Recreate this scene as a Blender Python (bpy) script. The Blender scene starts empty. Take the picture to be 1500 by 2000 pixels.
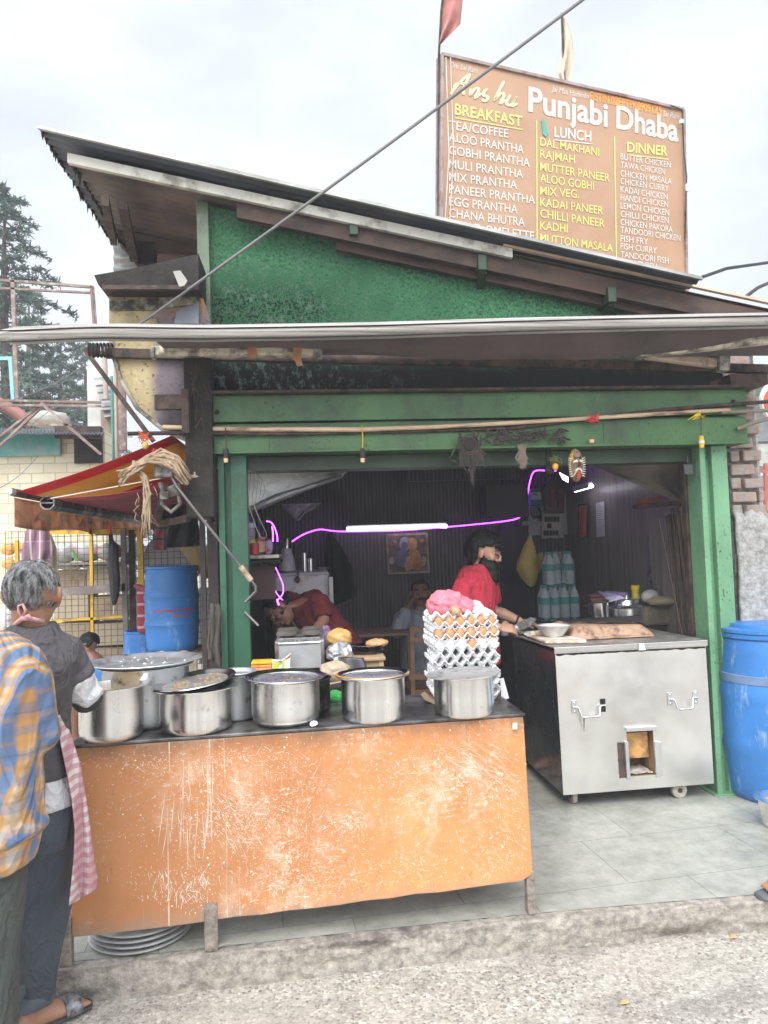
import bpy, bmesh, math, random
from mathutils import Vector, Matrix, noise as mnoise
R_ = math.radians
random.seed(7)
S = bpy.context.scene
COL = S.collection

# ------------------------------------------------------------------ camera, sky, sun, exposure
FPX = 1450.0
CAM_YAW, CAM_PITCH, CAM_ROLL, CAM_H = R_(5.8), R_(2.8), R_(1.9), 1.6
def _basis():
    f = Vector((math.sin(CAM_YAW)*math.cos(CAM_PITCH), math.cos(CAM_YAW)*math.cos(CAM_PITCH), math.sin(CAM_PITCH)))
    r0 = Vector((math.cos(CAM_YAW), -math.sin(CAM_YAW), 0)); u0 = r0.cross(f)
    r = r0*math.cos(CAM_ROLL)-u0*math.sin(CAM_ROLL); u = r0*math.sin(CAM_ROLL)+u0*math.cos(CAM_ROLL)
    return f, r, u
CF, CR, CU = _basis()
CPOS = Vector((0, 0, CAM_H))
cam = bpy.data.objects.new("camera", bpy.data.cameras.new("camera"))
COL.objects.link(cam)
cam.matrix_world = Matrix(((CR.x, CU.x, -CF.x, 0), (CR.y, CU.y, -CF.y, 0), (CR.z, CU.z, -CF.z, CAM_H), (0, 0, 0, 1)))
cam.data.sensor_fit = 'VERTICAL'; cam.data.sensor_height = 24.0; cam.data.lens = 24.0*FPX/2000.0
cam.data.clip_start = 0.05; cam.data.clip_end = 3000
S.camera = cam

SUN_EL, SUN_AZ = R_(46), R_(195)      # azimuth clockwise from +Y; the sun stands behind the camera, veiled by cloud
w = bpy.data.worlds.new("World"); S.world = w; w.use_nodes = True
wt = w.node_tree; wt.nodes.clear()
wo = wt.nodes.new('ShaderNodeOutputWorld'); wb = wt.nodes.new('ShaderNodeBackground'); wb.inputs['Strength'].default_value = 0.14
sky = wt.nodes.new('ShaderNodeTexSky'); sky.sky_type = 'NISHITA'; sky.sun_disc = False
sky.sun_elevation = SUN_EL; sky.sun_rotation = SUN_AZ; sky.altitude = 2000; sky.air_density = 1.0; sky.dust_density = 2.0
tc = wt.nodes.new('ShaderNodeTexCoord')
mp = wt.nodes.new('ShaderNodeMapping'); mp.inputs['Scale'].default_value = (1, 1, 2.2); mp.inputs['Location'].default_value = (0.3, 0.1, 0.4)
wt.links.new(tc.outputs['Generated'], mp.inputs['Vector'])
n1 = wt.nodes.new('ShaderNodeTexNoise'); n1.inputs['Scale'].default_value = 3.2; n1.inputs['Detail'].default_value = 7; n1.inputs['Roughness'].default_value = .55
wt.links.new(mp.outputs['Vector'], n1.inputs['Vector'])
rp = wt.nodes.new('ShaderNodeValToRGB')
rp.color_ramp.elements[0].position = .36; rp.color_ramp.elements[0].color = (4.55, 4.9, 5.5, 1)
rp.color_ramp.elements[1].position = .62; rp.color_ramp.elements[1].color = (5.75, 6.0, 6.4, 1)
wt.links.new(n1.outputs['Fac'], rp.inputs['Fac'])
mxw = wt.nodes.new('ShaderNodeMix'); mxw.data_type = 'RGBA'; mxw.inputs[0].default_value = .93
wt.links.new(sky.outputs['Color'], mxw.inputs[6]); wt.links.new(rp.outputs['Color'], mxw.inputs[7])
# unseen glow added round the veiled sun behind the camera, filling the shop front
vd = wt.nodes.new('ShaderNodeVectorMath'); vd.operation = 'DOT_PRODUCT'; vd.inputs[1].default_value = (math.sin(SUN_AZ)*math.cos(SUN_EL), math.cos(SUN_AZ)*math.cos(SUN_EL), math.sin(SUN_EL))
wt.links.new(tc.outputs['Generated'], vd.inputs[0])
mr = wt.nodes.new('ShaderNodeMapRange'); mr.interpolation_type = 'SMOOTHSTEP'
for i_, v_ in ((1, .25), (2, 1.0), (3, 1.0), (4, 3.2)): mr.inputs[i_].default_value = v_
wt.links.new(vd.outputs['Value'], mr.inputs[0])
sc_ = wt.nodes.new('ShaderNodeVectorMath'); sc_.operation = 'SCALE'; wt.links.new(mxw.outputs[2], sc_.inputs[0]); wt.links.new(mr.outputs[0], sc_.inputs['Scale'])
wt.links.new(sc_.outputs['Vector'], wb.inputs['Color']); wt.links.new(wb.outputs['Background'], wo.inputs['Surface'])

sl = bpy.data.lights.new("sun", 'SUN'); sl.energy = 2.2; sl.angle = R_(35); sl.color = (1, .965, .9)
so = bpy.data.objects.new("sun", sl); COL.objects.link(so)
sd = Vector((math.sin(SUN_AZ)*math.cos(SUN_EL), math.cos(SUN_AZ)*math.cos(SUN_EL), math.sin(SUN_EL)))
so.rotation_euler = sd.to_track_quat('Z', 'Y').to_euler(); so.location = (0, -5, 12)

S.view_settings.view_transform = 'Standard'; S.view_settings.look = 'None'
S.view_settings.exposure = 0.46; S.view_settings.gamma = 1; S.view_settings.use_curve_mapping = False

# ------------------------------------------------------------------ points: a photo pixel on a vertical or a level plane of the place
def _ray(px, py): return CF*FPX + CR*(px-750) - CU*(py-1000)
def at(px, py, Y):
    d = _ray(px, py); return CPOS + d*(Y/d.y)
def on(px, py, Z):
    d = _ray(px, py); return CPOS + d*((Z-CAM_H)/d.z)
def onx(px, py, X):
    d = _ray(px, py); return CPOS + d*(X/d.x)
def onplane(px, py, p0, nrm):
    d = _ray(px, py); return CPOS + d*((p0-CPOS).dot(nrm)/d.dot(nrm))
def V(*a): return Vector(a)

# ------------------------------------------------------------------ mesh builder
class MB:
    def __init__(s): s.v = []; s.f = []; s.m = []; s.mi = 0
    def add(s, vs, fs):
        o = len(s.v); s.v += [Vector(p) for p in vs]; s.f += [tuple(i+o for i in f) for f in fs]; s.m += [s.mi]*len(fs); return s
    def box(s, x0, x1, y0, y1, z0, z1):
        return s.hexa([(x0,y0,z0),(x1,y0,z0),(x1,y1,z0),(x0,y1,z0),(x0,y0,z1),(x1,y0,z1),(x1,y1,z1),(x0,y1,z1)])
    def hexa(s, p):
        return s.add(p, [(0,3,2,1),(4,5,6,7),(0,1,5,4),(1,2,6,5),(2,3,7,6),(3,0,4,7)])
    def obox(s, c, a, b, d):
        c, a, b, d = map(Vector, (c, a, b, d))
        return s.hexa([c-a-b-d, c+a-b-d, c+a+b-d, c-a+b-d, c-a-b+d, c+a-b+d, c+a+b+d, c-a+b+d])
    def bar(s, p, q, wd, hg, up=(0,0,1)):
        p, q = Vector(p), Vector(q); d = (q-p); L = d.length; d.normalize(); up = Vector(up)
        sd_ = d.cross(up)
        if sd_.length < 1e-4: sd_ = d.cross(Vector((1,0,0)))
        sd_.normalize(); u = sd_.cross(d)
        return s.obox((p+q)/2, d*L/2, sd_*wd/2, u*hg/2)
    def prism(s, poly, vec):
        poly = [Vector(p) for p in poly]; vec = Vector(vec); n = len(poly)
        fs = [tuple(range(n-1,-1,-1)), tuple(range(n,2*n))]+[(i,(i+1)%n,n+(i+1)%n,n+i) for i in range(n)]
        return s.add(poly+[p+vec for p in poly], fs)
    def loft(s, secs, n=14, cap=True, closed_ring=True):
        o = []; k = len(secs)
        for c, a, b in secs:
            c, a, b = Vector(c), Vector(a), Vector(b)
            o += [c+a*math.cos(2*math.pi*i/n)+b*math.sin(2*math.pi*i/n) for i in range(n)]
        fs = [(j*n+i, j*n+(i+1)%n, (j+1)*n+(i+1)%n, (j+1)*n+i) for j in range(k-1) for i in range(n)]
        if cap: fs += [tuple(range(n-1,-1,-1)), tuple((k-1)*n+i for i in range(n))]
        return s.add(o, fs)
    def tube(s, pts, r, n=8, flat=1.0, cap=True):
        pts = [Vector(p) for p in pts]; k = len(pts)
        rs = r if isinstance(r, (list, tuple)) else [r]*k
        t0 = (pts[1]-pts[0]).normalized(); a = t0.cross(Vector((0,0,1)))
        if a.length < 1e-3: a = t0.cross(Vector((1,0,0)))
        a.normalize(); secs = []
        for i, p in enumerate(pts):
            t = (pts[min(i+1,k-1)]-pts[max(i-1,0)]).normalized()
            a = (a-t*a.dot(t)); a.normalize(); b = t.cross(a)
            secs.append((p, a*rs[i], b*rs[i]*flat))
        return s.loft(secs, n, cap)
    def lathe(s, prof, c=(0,0,0), n=32, sx=1, sy=1, cap=False, ax=None):
        c = Vector(c); vs = []; k = len(prof)
        e = ax or (Vector((1,0,0)), Vector((0,1,0)), Vector((0,0,1)))
        for r, z in prof:
            vs += [c+e[0]*(r*sx*math.cos(2*math.pi*i/n))+e[1]*(r*sy*math.sin(2*math.pi*i/n))+e[2]*z for i in range(n)]
        fs = [(j*n+i, j*n+(i+1)%n, (j+1)*n+(i+1)%n, (j+1)*n+i) for j in range(k-1) for i in range(n)]
        if cap: fs += [tuple(range(n-1,-1,-1)), tuple((k-1)*n+i for i in range(n))]
        return s.add(vs, fs)
    def ball(s, c, r, n=12, m=8, axes=None):
        rr = Vector(r) if not isinstance(r, (int, float)) else Vector((r, r, r)); c = Vector(c)
        e = axes or (Vector((1,0,0)), Vector((0,1,0)), Vector((0,0,1)))
        P = lambda i, j: c+e[0]*(rr.x*math.sin(math.pi*j/m)*math.cos(2*math.pi*i/n))+e[1]*(rr.y*math.sin(math.pi*j/m)*math.sin(2*math.pi*i/n))+e[2]*(rr.z*math.cos(math.pi*j/m))
        vs = [P(0,0)]+[P(i,j) for j in range(1,m) for i in range(n)]+[P(0,m)]
        fs = [(0,1+i,1+(i+1)%n) for i in range(n)]
        fs += [(1+(j-1)*n+i, 1+j*n+i, 1+j*n+(i+1)%n, 1+(j-1)*n+(i+1)%n) for j in range(1,m-1) for i in range(n)]
        L = len(vs)-1; fs += [(L, 1+(m-2)*n+(i+1)%n, 1+(m-2)*n+i) for i in range(n)]
        return s.add(vs, fs)
    def grid(s, fn, nu, nv, wrap=False):
        vs = [fn(i/nu, j/nv) for j in range(nv+1) for i in range(nu+1)]; W = nu+1
        return s.add(vs, [(j*W+i, j*W+i+1, (j+1)*W+i+1, (j+1)*W+i) for j in range(nv) for i in range(nu)])
    def quad(s, a, b, c, d): return s.add([a,b,c,d], [(0,1,2,3)])
    def jitter(s, amp, freq=6, seed=0):
        s.v = [p+mnoise.noise_vector(p*freq+Vector((seed,seed*2.1,0)))*amp for p in s.v]; return s
    def mesh(s, name, mats, org, smooth=None, normals=True):
        me = bpy.data.meshes.new(name); me.from_pydata([p-org for p in s.v], [], s.f); me.validate()
        if normals:
            b = bmesh.new(); b.from_mesh(me); bmesh.ops.recalc_face_normals(b, faces=b.faces); b.to_mesh(me); b.free()
        for m in (mats if isinstance(mats, (list, tuple)) else [mats]): me.materials.append(m)
        if len(me.polygons) == len(s.m): me.polygons.foreach_set('material_index', s.m)
        if smooth:
            me.shade_smooth()
            if smooth < 179: me.set_sharp_from_angle(angle=R_(smooth))
        return me
    def build(s, name, mats, parent=None, smooth=None, bevel=None, solid=None, sub=None, remesh=None, smoothit=0, normals=True, off=0.0, disp=None):
        org = _base(parent) if parent else s.base()
        me = s.mesh(name, mats, org, None if remesh else smooth, normals); ob = bpy.data.objects.new(name, me); COL.objects.link(ob)
        if parent: ob.parent = parent
        else: ob.location = org
        if remesh:
            md = ob.modifiers.new('r', 'REMESH'); md.mode = 'VOXEL'; md.voxel_size = remesh; md.use_smooth_shade = True
            if smoothit: sm = ob.modifiers.new('s', 'SMOOTH'); sm.iterations = smoothit; sm.factor = .5
        if sub: sb = ob.modifiers.new('u', 'SUBSURF'); sb.levels = sb.render_levels = sub
        if solid: so_ = ob.modifiers.new('t', 'SOLIDIFY'); so_.thickness = solid; so_.offset = off
        if bevel:
            bv = ob.modifiers.new('b', 'BEVEL'); bv.width = bevel; bv.segments = 2; bv.limit_method = 'ANGLE'; bv.angle_limit = R_(40)
        return ob
    def base(s):
        xs = [p.x for p in s.v]; ys = [p.y for p in s.v]
        return Vector(((min(xs)+max(xs))/2, (min(ys)+max(ys))/2, min(p.z for p in s.v)))
def _base(o):
    l = Vector(o.location)
    while o.parent: o = o.parent; l += Vector(o.location)
    return l
def bake(ob):
    """freeze the modifiers of an object into its mesh"""
    dg = bpy.context.evaluated_depsgraph_get(); dg.update()
    me = bpy.data.meshes.new_from_object(ob.evaluated_get(dg)); ob.modifiers.clear(); ob.data = me; return me

def tag(o, label, cat, group=None):
    o['label'] = label; o['category'] = cat
    if group: o['group'] = group
    return o
def struct(o): o['kind'] = 'structure'; return o
def thing(name, label, cat, loc=(0,0,0), group=None):
    o = bpy.data.objects.new(name, None); COL.objects.link(o); o.location = loc; o.empty_display_size = .05
    return tag(o, label, cat, group)
def dup(o, loc=None, rot=None, label=None, parent=None):
    c = o.copy(); COL.objects.link(c)
    if parent: c.parent = parent
    for ch in list(o.children): dup(ch, parent=c)
    if loc is not None: c.location = loc
    if rot is not None: c.rotation_euler = rot
    if label: c['label'] = label
    return c

# ------------------------------------------------------------------ materials
class Mt:
    def __init__(s, name, rough=.6, metal=0.0, spec=None):
        s.mat = bpy.data.materials.new(name); s.mat.use_nodes = True; s.t = s.mat.node_tree
        s.b = s.t.nodes['Principled BSDF']; s.b.inputs['Roughness'].default_value = rough; s.b.inputs['Metallic'].default_value = metal
        if spec is not None: s.b.inputs['Specular IOR Level'].default_value = spec
        s.tc = s.t.nodes.new('ShaderNodeTexCoord').outputs['Object']
    def n(s, typ, **k):
        nd = s.t.nodes.new('ShaderNode'+typ)
        for a, b in k.items(): setattr(nd, a, b)
        return nd
    def put(s, sock, val):
        if isinstance(val, bpy.types.NodeSocket): s.t.links.new(val, sock)
        elif isinstance(val, (tuple, list)): sock.default_value = (*val, 1) if len(sock.default_value) == 4 and len(val) == 3 else val
        else: sock.default_value = val
    def vec(s, scale=(1,1,1), rot=(0,0,0), loc=(0,0,0), v=None):
        m = s.n('Mapping'); s.put(m.inputs['Vector'], v or s.tc); s.put(m.inputs['Scale'], scale); s.put(m.inputs['Rotation'], rot); s.put(m.inputs['Location'], loc)
        return m.outputs['Vector']
    def noise(s, scale=5, detail=4, rough=.55, v=None, dist=0, out='Fac'):
        m = s.n('TexNoise'); s.put(m.inputs['Vector'], v or s.tc); s.put(m.inputs['Scale'], scale); s.put(m.inputs['Detail'], detail); s.put(m.inputs['Roughness'], rough); s.put(m.inputs['Distortion'], dist)
        return m.outputs[out]
    def vor(s, scale=5, v=None, feature='F1', out='Distance', rnd=1):
        m = s.n('TexVoronoi', feature=feature); s.put(m.inputs['Vector'], v or s.tc); s.put(m.inputs['Scale'], scale); s.put(m.inputs['Randomness'], rnd)
        return m.outputs[out]
    def ramp(s, fac, stops, interp='LINEAR'):
        m = s.n('ValToRGB'); m.color_ramp.interpolation = interp; s.put(m.inputs['Fac'], fac); e = m.color_ramp.elements
        while len(e) < len(stops): e.new(.5)
        for x, (p, c) in zip(e, stops):
            x.position = p; x.color = (c, c, c, 1) if isinstance(c, (int, float)) else (*c, 1)
        return m.outputs['Color']
    def mix(s, a, b, fac, mode='MIX'):
        m = s.n('Mix', data_type='RGBA', blend_type=mode); s.put(m.inputs[0], fac); s.put(m.inputs[6], a); s.put(m.inputs[7], b); return m.outputs[2]
    def math(s, op, a, b=0.0, clamp=False):
        m = s.n('Math', operation=op, use_clamp=clamp); s.put(m.inputs[0], a); s.put(m.inputs[1], b); return m.outputs[0]
    def xyz(s, v=None):
        m = s.n('SeparateXYZ'); s.put(m.inputs[0], v or s.tc); return m.outputs
    def bump(s, h, strength=.3, dist=.01):
        m = s.n('Bump'); s.put(m.inputs['Height'], h); m.inputs['Strength'].default_value = strength; m.inputs['Distance'].default_value = dist
        s.t.links.new(m.outputs['Normal'], s.b.inputs['Normal'])
    def col(s, c): s.put(s.b.inputs['Base Color'], c); return s
    def rough(s, c): s.put(s.b.inputs['Roughness'], c); return s
def mul(c, k): return tuple(min(1, x*k) for x in c)

def surf(name, c, rough=.6, metal=0, var=.25, vs=6, stretch=(1,1,1), dirt=None, bump=None, spec=None):
    """a base colour with blotches, optional dirt spots (colour, amount, scale) and bump (scale, strength, distance)"""
    m = Mt(name, rough, metal, spec); v = m.vec(stretch)
    k = m.ramp(m.noise(vs, 6, .6, v), [(.3, mul(c, 1-var)), (.7, mul(c, 1+var))])
    if dirt:
        dc, amt, ds = dirt
        k = m.mix(k, dc, m.ramp(m.noise(ds, 7, .65, m.vec(stretch, loc=(3,7,1))), [(.62-amt*.35, 0), (.72-amt*.2, 1)]))
    m.col(k)
    m.rough(m.ramp(m.noise(vs*2.3, 4, .6, v), [(.3, max(.02, rough-.1)), (.7, min(1, rough+.12))]))
    if bump: m.bump(m.noise(bump[0], 5, .6, v), bump[1], bump[2])
    return m.mat

def cotton(name, c, var=.15, k=1.0):
    """woven cloth with soft creases"""
    m = Mt(name, .92); v = m.vec((1,1,.45), (0,R_(12),0)); n1 = m.noise(6.5, 3, .55, v, .8); n2 = m.noise(15, 3, .6, m.vec((1,1,.6), (0,R_(-25),0)), .6)
    r1 = m.math('ABSOLUTE', m.math('SUBTRACT', n1, .5)); r2 = m.math('ABSOLUTE', m.math('SUBTRACT', n2, .5)); hgt = m.math('ADD', m.math('MULTIPLY', r1, -1.0), m.math('MULTIPLY', r2, -.45))
    m.col(m.ramp(m.noise(9, 5), [(.3, mul(c, 1-var)), (.7, mul(c, 1+var))])); m.bump(m.math('ADD', hgt, m.math('MULTIPLY', m.noise(240, 2), .012)), .9*k, .09); return m.mat

def steel(name, tone=.62, rough=.24, refl_streak=(30, 30, 1.2), dirt=.0):
    m = Mt(name, rough, 1.0)
    s1 = m.noise(1, 5, .6, m.vec(refl_streak)); s2 = m.noise(3.5, 4)
    c = m.ramp(s1, [(.3, mul((tone,)*3, .78)), (.7, mul((tone*1.02, tone, tone*.97), 1.12))])  # dark and light reflection bands are put into the tone by stretched noise
    if dirt: c = m.mix(c, (.10,.075,.05), m.ramp(m.noise(9, 7, .7), [(.66-dirt*.3, 0), (.74-dirt*.15, .8)]))
    m.col(c); m.rough(m.ramp(m.mix(s1, s2, .5), [(.3, rough*.7), (.7, rough*1.5)]))
    m.bump(m.mix(m.noise(2.2, 3), s1, .12), .12, .012)
    return m.mat

def emit(name, c, st):
    m = bpy.data.materials.new(name); m.use_nodes = True; t = m.node_tree; b = t.nodes['Principled BSDF']
    b.inputs['Base Color'].default_value = (.8,.8,.8,1); b.inputs['Emission Color'].default_value = (*c, 1); b.inputs['Emission Strength'].default_value = st
    return m

def translucent(mat, k=.45):
    t = mat.node_tree; b = t.nodes['Principled BSDF']; tr = t.nodes.new('ShaderNodeBsdfTranslucent'); mx = t.nodes.new('ShaderNodeMixShader'); mx.inputs[0].default_value = k
    ln = b.inputs['Base Color'].links
    if ln: t.links.new(ln[0].from_socket, tr.inputs['Color'])
    out = [n for n in t.nodes if n.type == 'OUTPUT_MATERIAL'][0]; t.links.new(b.outputs[0], mx.inputs[1]); t.links.new(tr.outputs[0], mx.inputs[2]); t.links.new(mx.outputs[0], out.inputs['Surface']); return mat

def clear_plastic(name, c=(.75,.9,.9), alpha=.35, rough=.12):
    m = Mt(name, rough); m.col(m.ramp(m.noise(20, 4), [(.3, mul(c, .8)), (.7, c)]))
    m.put(m.b.inputs['Alpha'], m.ramp(m.noise(14, 5, .6), [(.35, alpha*.5), (.65, min(1, alpha*1.5))])); m.bump(m.noise(28, 4), .6, .01)
    return m.mat

def green_paint(name, c, soot=.3, specks=True):
    """thick green gloss paint under soot specks and grease"""
    m = Mt(name, .42)
    k = m.ramp(m.noise(3.5, 6, .6, m.vec((1,1,.6))), [(.25, mul(c, .62)), (.7, mul(c, 1.12))])
    if specks: k = m.mix(k, (.012,.014,.012), m.math('MULTIPLY', m.ramp(m.noise(75, 3, .5, m.vec((1,1,.55))), [(.62, 0), (.66, .85)]), m.ramp(m.noise(5, 5, .6, m.vec(loc=(1,7,3))), [(.42, 0), (.62, 1)])))
    k = m.mix(k, (.02,.018,.015), m.ramp(m.noise(2.1, 8, .7, m.vec(loc=(5,2,8))), [(.62-soot*.4, 0), (.85-soot*.3, .9)]))
    m.col(k); m.bump(m.noise(60, 4), .25, .004); return m.mat
# ================================================================== SETTING: road, kerb, platform, hill
GREEN = (.06, .155, .045)
def road_mat():
    m = Mt('road_aggregate', .85)
    v = m.vec((1,1,.3))
    cell = m.vor(80, v, 'F1', 'Color'); edge = m.vor(80, v, 'DISTANCE_TO_EDGE'); fine = m.noise(190, 4)
    sx = m.n('SeparateColor'); m.put(sx.inputs[0], cell)
    peb = m.ramp(sx.outputs[0], [(0, (.15,.13,.115)), (.25, (.29,.265,.23)), (.7, (.47,.44,.38)), (1, (.66,.62,.55))])
    cem = m.mix((.52,.48,.41), (.37,.34,.29), fine)
    worn = m.ramp(m.noise(1.6, 8, .7), [(.4, 0), (.58, 1)])
    c = m.mix(cem, peb, m.ramp(edge, [(.03, 0), (.11, 1)]))
    c = m.mix(cem, c, m.math('ADD', m.math('MULTIPLY', worn, .55), .4))
    c = m.mix(c, (.13,.12,.105), m.math('MULTIPLY', m.ramp(m.noise(2.2, 9, .72, m.vec((1,2.2,1), loc=(3,1,0))), [(.5, 0), (.72, 1)]), .75))
    m.col(c); m.bump(m.mix(m.ramp(edge, [(0, 0), (.16, 1)]), fine, .3), .55, .006); return m.mat
g = MB(); g.quad((-400,-250,0),(400,-250,0),(400,900,0),(-400,900,0))
struct(g.build('road', road_mat()))

def concrete(name, c=(.375,.335,.285)):
    m = Mt(name, .9); a = m.noise(5, 8, .65); b = m.noise(70, 4)
    k = m.ramp(a, [(.3, mul(c, .5)), (.5, c), (.72, mul(c, 1.5))]); k = m.mix(k, m.ramp(b, [(.35, mul(c,.55)), (.65, mul(c,1.5))]), .3)
    k = m.mix(k, m.ramp(m.noise(26, 10, .78), [(.36, mul(c,.4)), (.5, c), (.64, mul(c,1.6))]), .7); k = m.mix(k, (.07,.06,.05), m.ramp(m.noise(3.1, 9, .72, m.vec((1,1,2.5), loc=(1,4,2))), [(.56, 0), (.68, .8)]))
    k = k if True else m.mix(k, (.05,.042,.035), m.math('MULTIPLY', m.ramp(m.vor(5, m.vec((1,1,1.6)), 'DISTANCE_TO_EDGE'), [(.0, 1), (.012, 0)]), m.ramp(m.noise(4, 3), [(.5, 0), (.6, .8)])))
    m.col(k); m.bump(m.mix(a, m.noise(34, 8, .7), .5), 1.0, .03); return m.mat
CONC = concrete('kerb_concrete')
ZP = .125
def kerb_y(x): return 2.885+.022*x+.012*math.sin(x*2.1)
k = MB()
def kp(u, v):
    x = -1.03+u*5.2; n = mnoise.noise(Vector((x*7, v*2.2, 3)))*.014+mnoise.noise(Vector((x*24, v*6, 1)))*.009+mnoise.noise(Vector((x*60, v*14, 1)))*.004
    y = kerb_y(x)
    und = max(0, min(1, (x-.95)/.4))*max(0, mnoise.noise(Vector((x*3.1, 5, 0)))+.45)
    if v < .30: y += und*.05*(1-v/.30)
    z = ZP*min(1, v/.72)
    if v > .72: y += (v-.72)/.28*.055
    if v == 0: z = -.02
    return Vector((x, y+n, z+(mnoise.noise(Vector((x*15,9,v)))*.004 if v > .6 else 0)))
k.grid(kp, 330, 18)
k.add([(-1.03,2.86,-.02),(-1.03,2.93,ZP),(-1.03,6,ZP),(-1.03,6,-.02)], [(0,1,2,3)])
struct(k.build('kerb', CONC, smooth=180, normals=False))
# loose stones fallen out of the kerb
for i, (px, py, r) in enumerate(((1143,1846,.022),(1182,1843,.011),(1243,1843,.012),(1063,1853,.008))):
    p = on(px, py, 0); b = MB(); b.ball((p.x, p.y, r*.35), (r*1.5, r*.8, r*.55), 12, 8); b.jitter(.005, 40, i)
    tag(b.build('stone', CONC, smooth=180), ('long flat stone broken from the foot of the kerb', 'round pebble of concrete next to the long flat stone at the kerb', 'chip of concrete under the eroded part of the kerb', 'smallest crumb of concrete at the kerb foot by the counter')[i], 'stone', 'stones at the kerb')

def slate_mat():
    m = Mt('slate_slabs', .5); v = m.vec((1,1,1), (0,0,R_(-5)), (.13,.04,0))
    br = m.n('TexBrick', offset=.37, squash=1.0); m.put(br.inputs['Vector'], v); m.put(br.inputs['Scale'], 1)
    for a, b in (('Mortar Size', .0018), ('Mortar Smooth', .2), ('Brick Width', .74), ('Row Height', .47), ('Bias', 0)): m.put(br.inputs[a], b)
    m.put(br.inputs['Color1'], (.30,.31,.265)); m.put(br.inputs['Color2'], (.38,.38,.335)); m.put(br.inputs['Mortar'], (.08,.08,.065))
    a = m.noise(2.2, 8, .68); c = m.mix(br.outputs['Color'], m.ramp(a, [(.32, (.17,.175,.145)), (.52, (.345,.35,.30)), (.72, (.55,.54,.48))]), .55)
    c = m.mix(c, m.ramp(m.noise(9, 9, .75, m.vec((1,1,1), loc=(4,4,0))), [(.36, (.16,.16,.135)), (.5, (.34,.335,.29)), (.66, (.54,.52,.465))]), .42)
    c = m.mix(c, (.075,.072,.058), m.math('MULTIPLY', br.outputs['Fac'], .6))
    c = m.mix(c, (.09,.085,.07), m.ramp(m.noise(30, 6, .7), [(.62, 0), (.75, .5)]))
    c = m.mix(c, (.55,.55,.51), m.ramp(m.noise(90, 3), [(.72, 0), (.76, .8)]))
    m.col(c); m.rough(m.ramp(a, [(.3, .35), (.7, .6)])); m.bump(m.mix(m.noise(30, 6, .6), br.outputs['Fac'], .5), .25, .008); return m.mat
p = MB(); p.add([(-1.02, kerb_y(-1.02)+.05, ZP+.002)]+[(x*.2, kerb_y(x*.2)+.05, ZP+.002) for x in range(-5, 21)]+[(4.15,7.3,ZP+.002),(-1.02,7.3,ZP+.002)], [tuple(range(29))])
struct(p.build('platform', slate_mat(), normals=False))
# ================================================================== THE FOOD STALL BUILDING
bld = thing('food_stall_building', 'low green roadside eatery with sooty gable wall and sloping tin roof', 'building', (.9, 4.12, 0))
M_GP = green_paint('green_post_paint', (.032,.125,.07), .3, False)
M_GP2 = green_paint('green_post_bright', (.155,.34,.185), .2, True)
M_GB = green_paint('green_beam_paint', GREEN, .42)
M_GBD = green_paint('green_beam_grimy', (.035,.08,.035), .55)
M_SOOT = surf('soot_black', (.022,.019,.016), .9, var=.5, vs=8, bump=(50,.8,.01))
M_RUST = surf('rusty_brown_iron', (.08,.05,.038), .8, var=.45, vs=9, dirt=((.02,.017,.014), .5, 12), bump=(60,.4,.006))
M_WOODB = surf('brown_roof_timber', (.085,.05,.036), .75, var=.4, vs=5, stretch=(.4,1,1), dirt=((.02,.016,.014), .45, 6), bump=(30,.3,.006))
def post(px0, px1, mat, lip):
    a = MB(); x0 = at(px0, 1000, 4.12).x; x1 = at(px1, 1000, 4.12).x
    a.box(x0, x1, 4.16, 4.27, ZP, 2.14); xm = x0+(x1-x0)*lip
    a.box(x0-.004, x0+.03, 4.105, 4.16, ZP, 2.139); a.box(xm, x1+.004, 4.115, 4.16, ZP, 2.138)
    a.box(x0-.03, x1+.03, 4.09, 4.29, ZP, ZP+.012)
    return a.build('post', mat, bld, bevel=.004)
post(429, 482, M_GP, .42); post(1371, 1424, M_GP2, .45)
bx = MB(); bx.box(-.505, 2.55, 4.07, 4.20, 2.315, 2.452); bx.box(-.507, 2.552, 4.05, 4.06, 2.31, 2.455); bx.box(-.507,2.552,4.06,4.07,2.31,2.318); bx.box(-.507,2.552,4.06,4.07,2.446,2.455)
ub = bx.build('beam', M_GB, bld, bevel=.003)
b2 = MB()
for px, py in ((424,805),(1432,785)): q = at(px, py, 4.048); b2.ball(q, (.014,.008,.014), 8, 5)
b2.build('bolt', M_SOOT, ub)
bx = MB(); bx.box(-.50, 2.545, 4.065, 4.20, 2.14, 2.30); bx.box(-.502, 2.547, 4.03, 4.065, 2.136, 2.148); bx.box(-.502, 2.547, 4.05, 4.0645, 2.15, 2.29)
for px in (525, 833, 1180): q = at(px, 860, 4.05); bx.box(q.x-.003, q.x+.003, 4.046, 4.0495, 2.15, 2.29)
lb = bx.build('beam', M_GB, bld, bevel=.003); lb['label'] = 'lower green lintel beam'
bx = MB(); bx.box(-.335, 2.28, 4.20, 4.33, 2.055, 2.135); bx.build('lintel', M_GBD, bld, bevel=.004)
fl = MB(); fl.box(-.50, 2.62, 3.99, 4.20, 2.457, 2.47); fl.box(2.43, 2.66, 4.0, 4.25, 2.472, 2.535); fl.build('beam_cap', M_RUST, bld)
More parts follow.
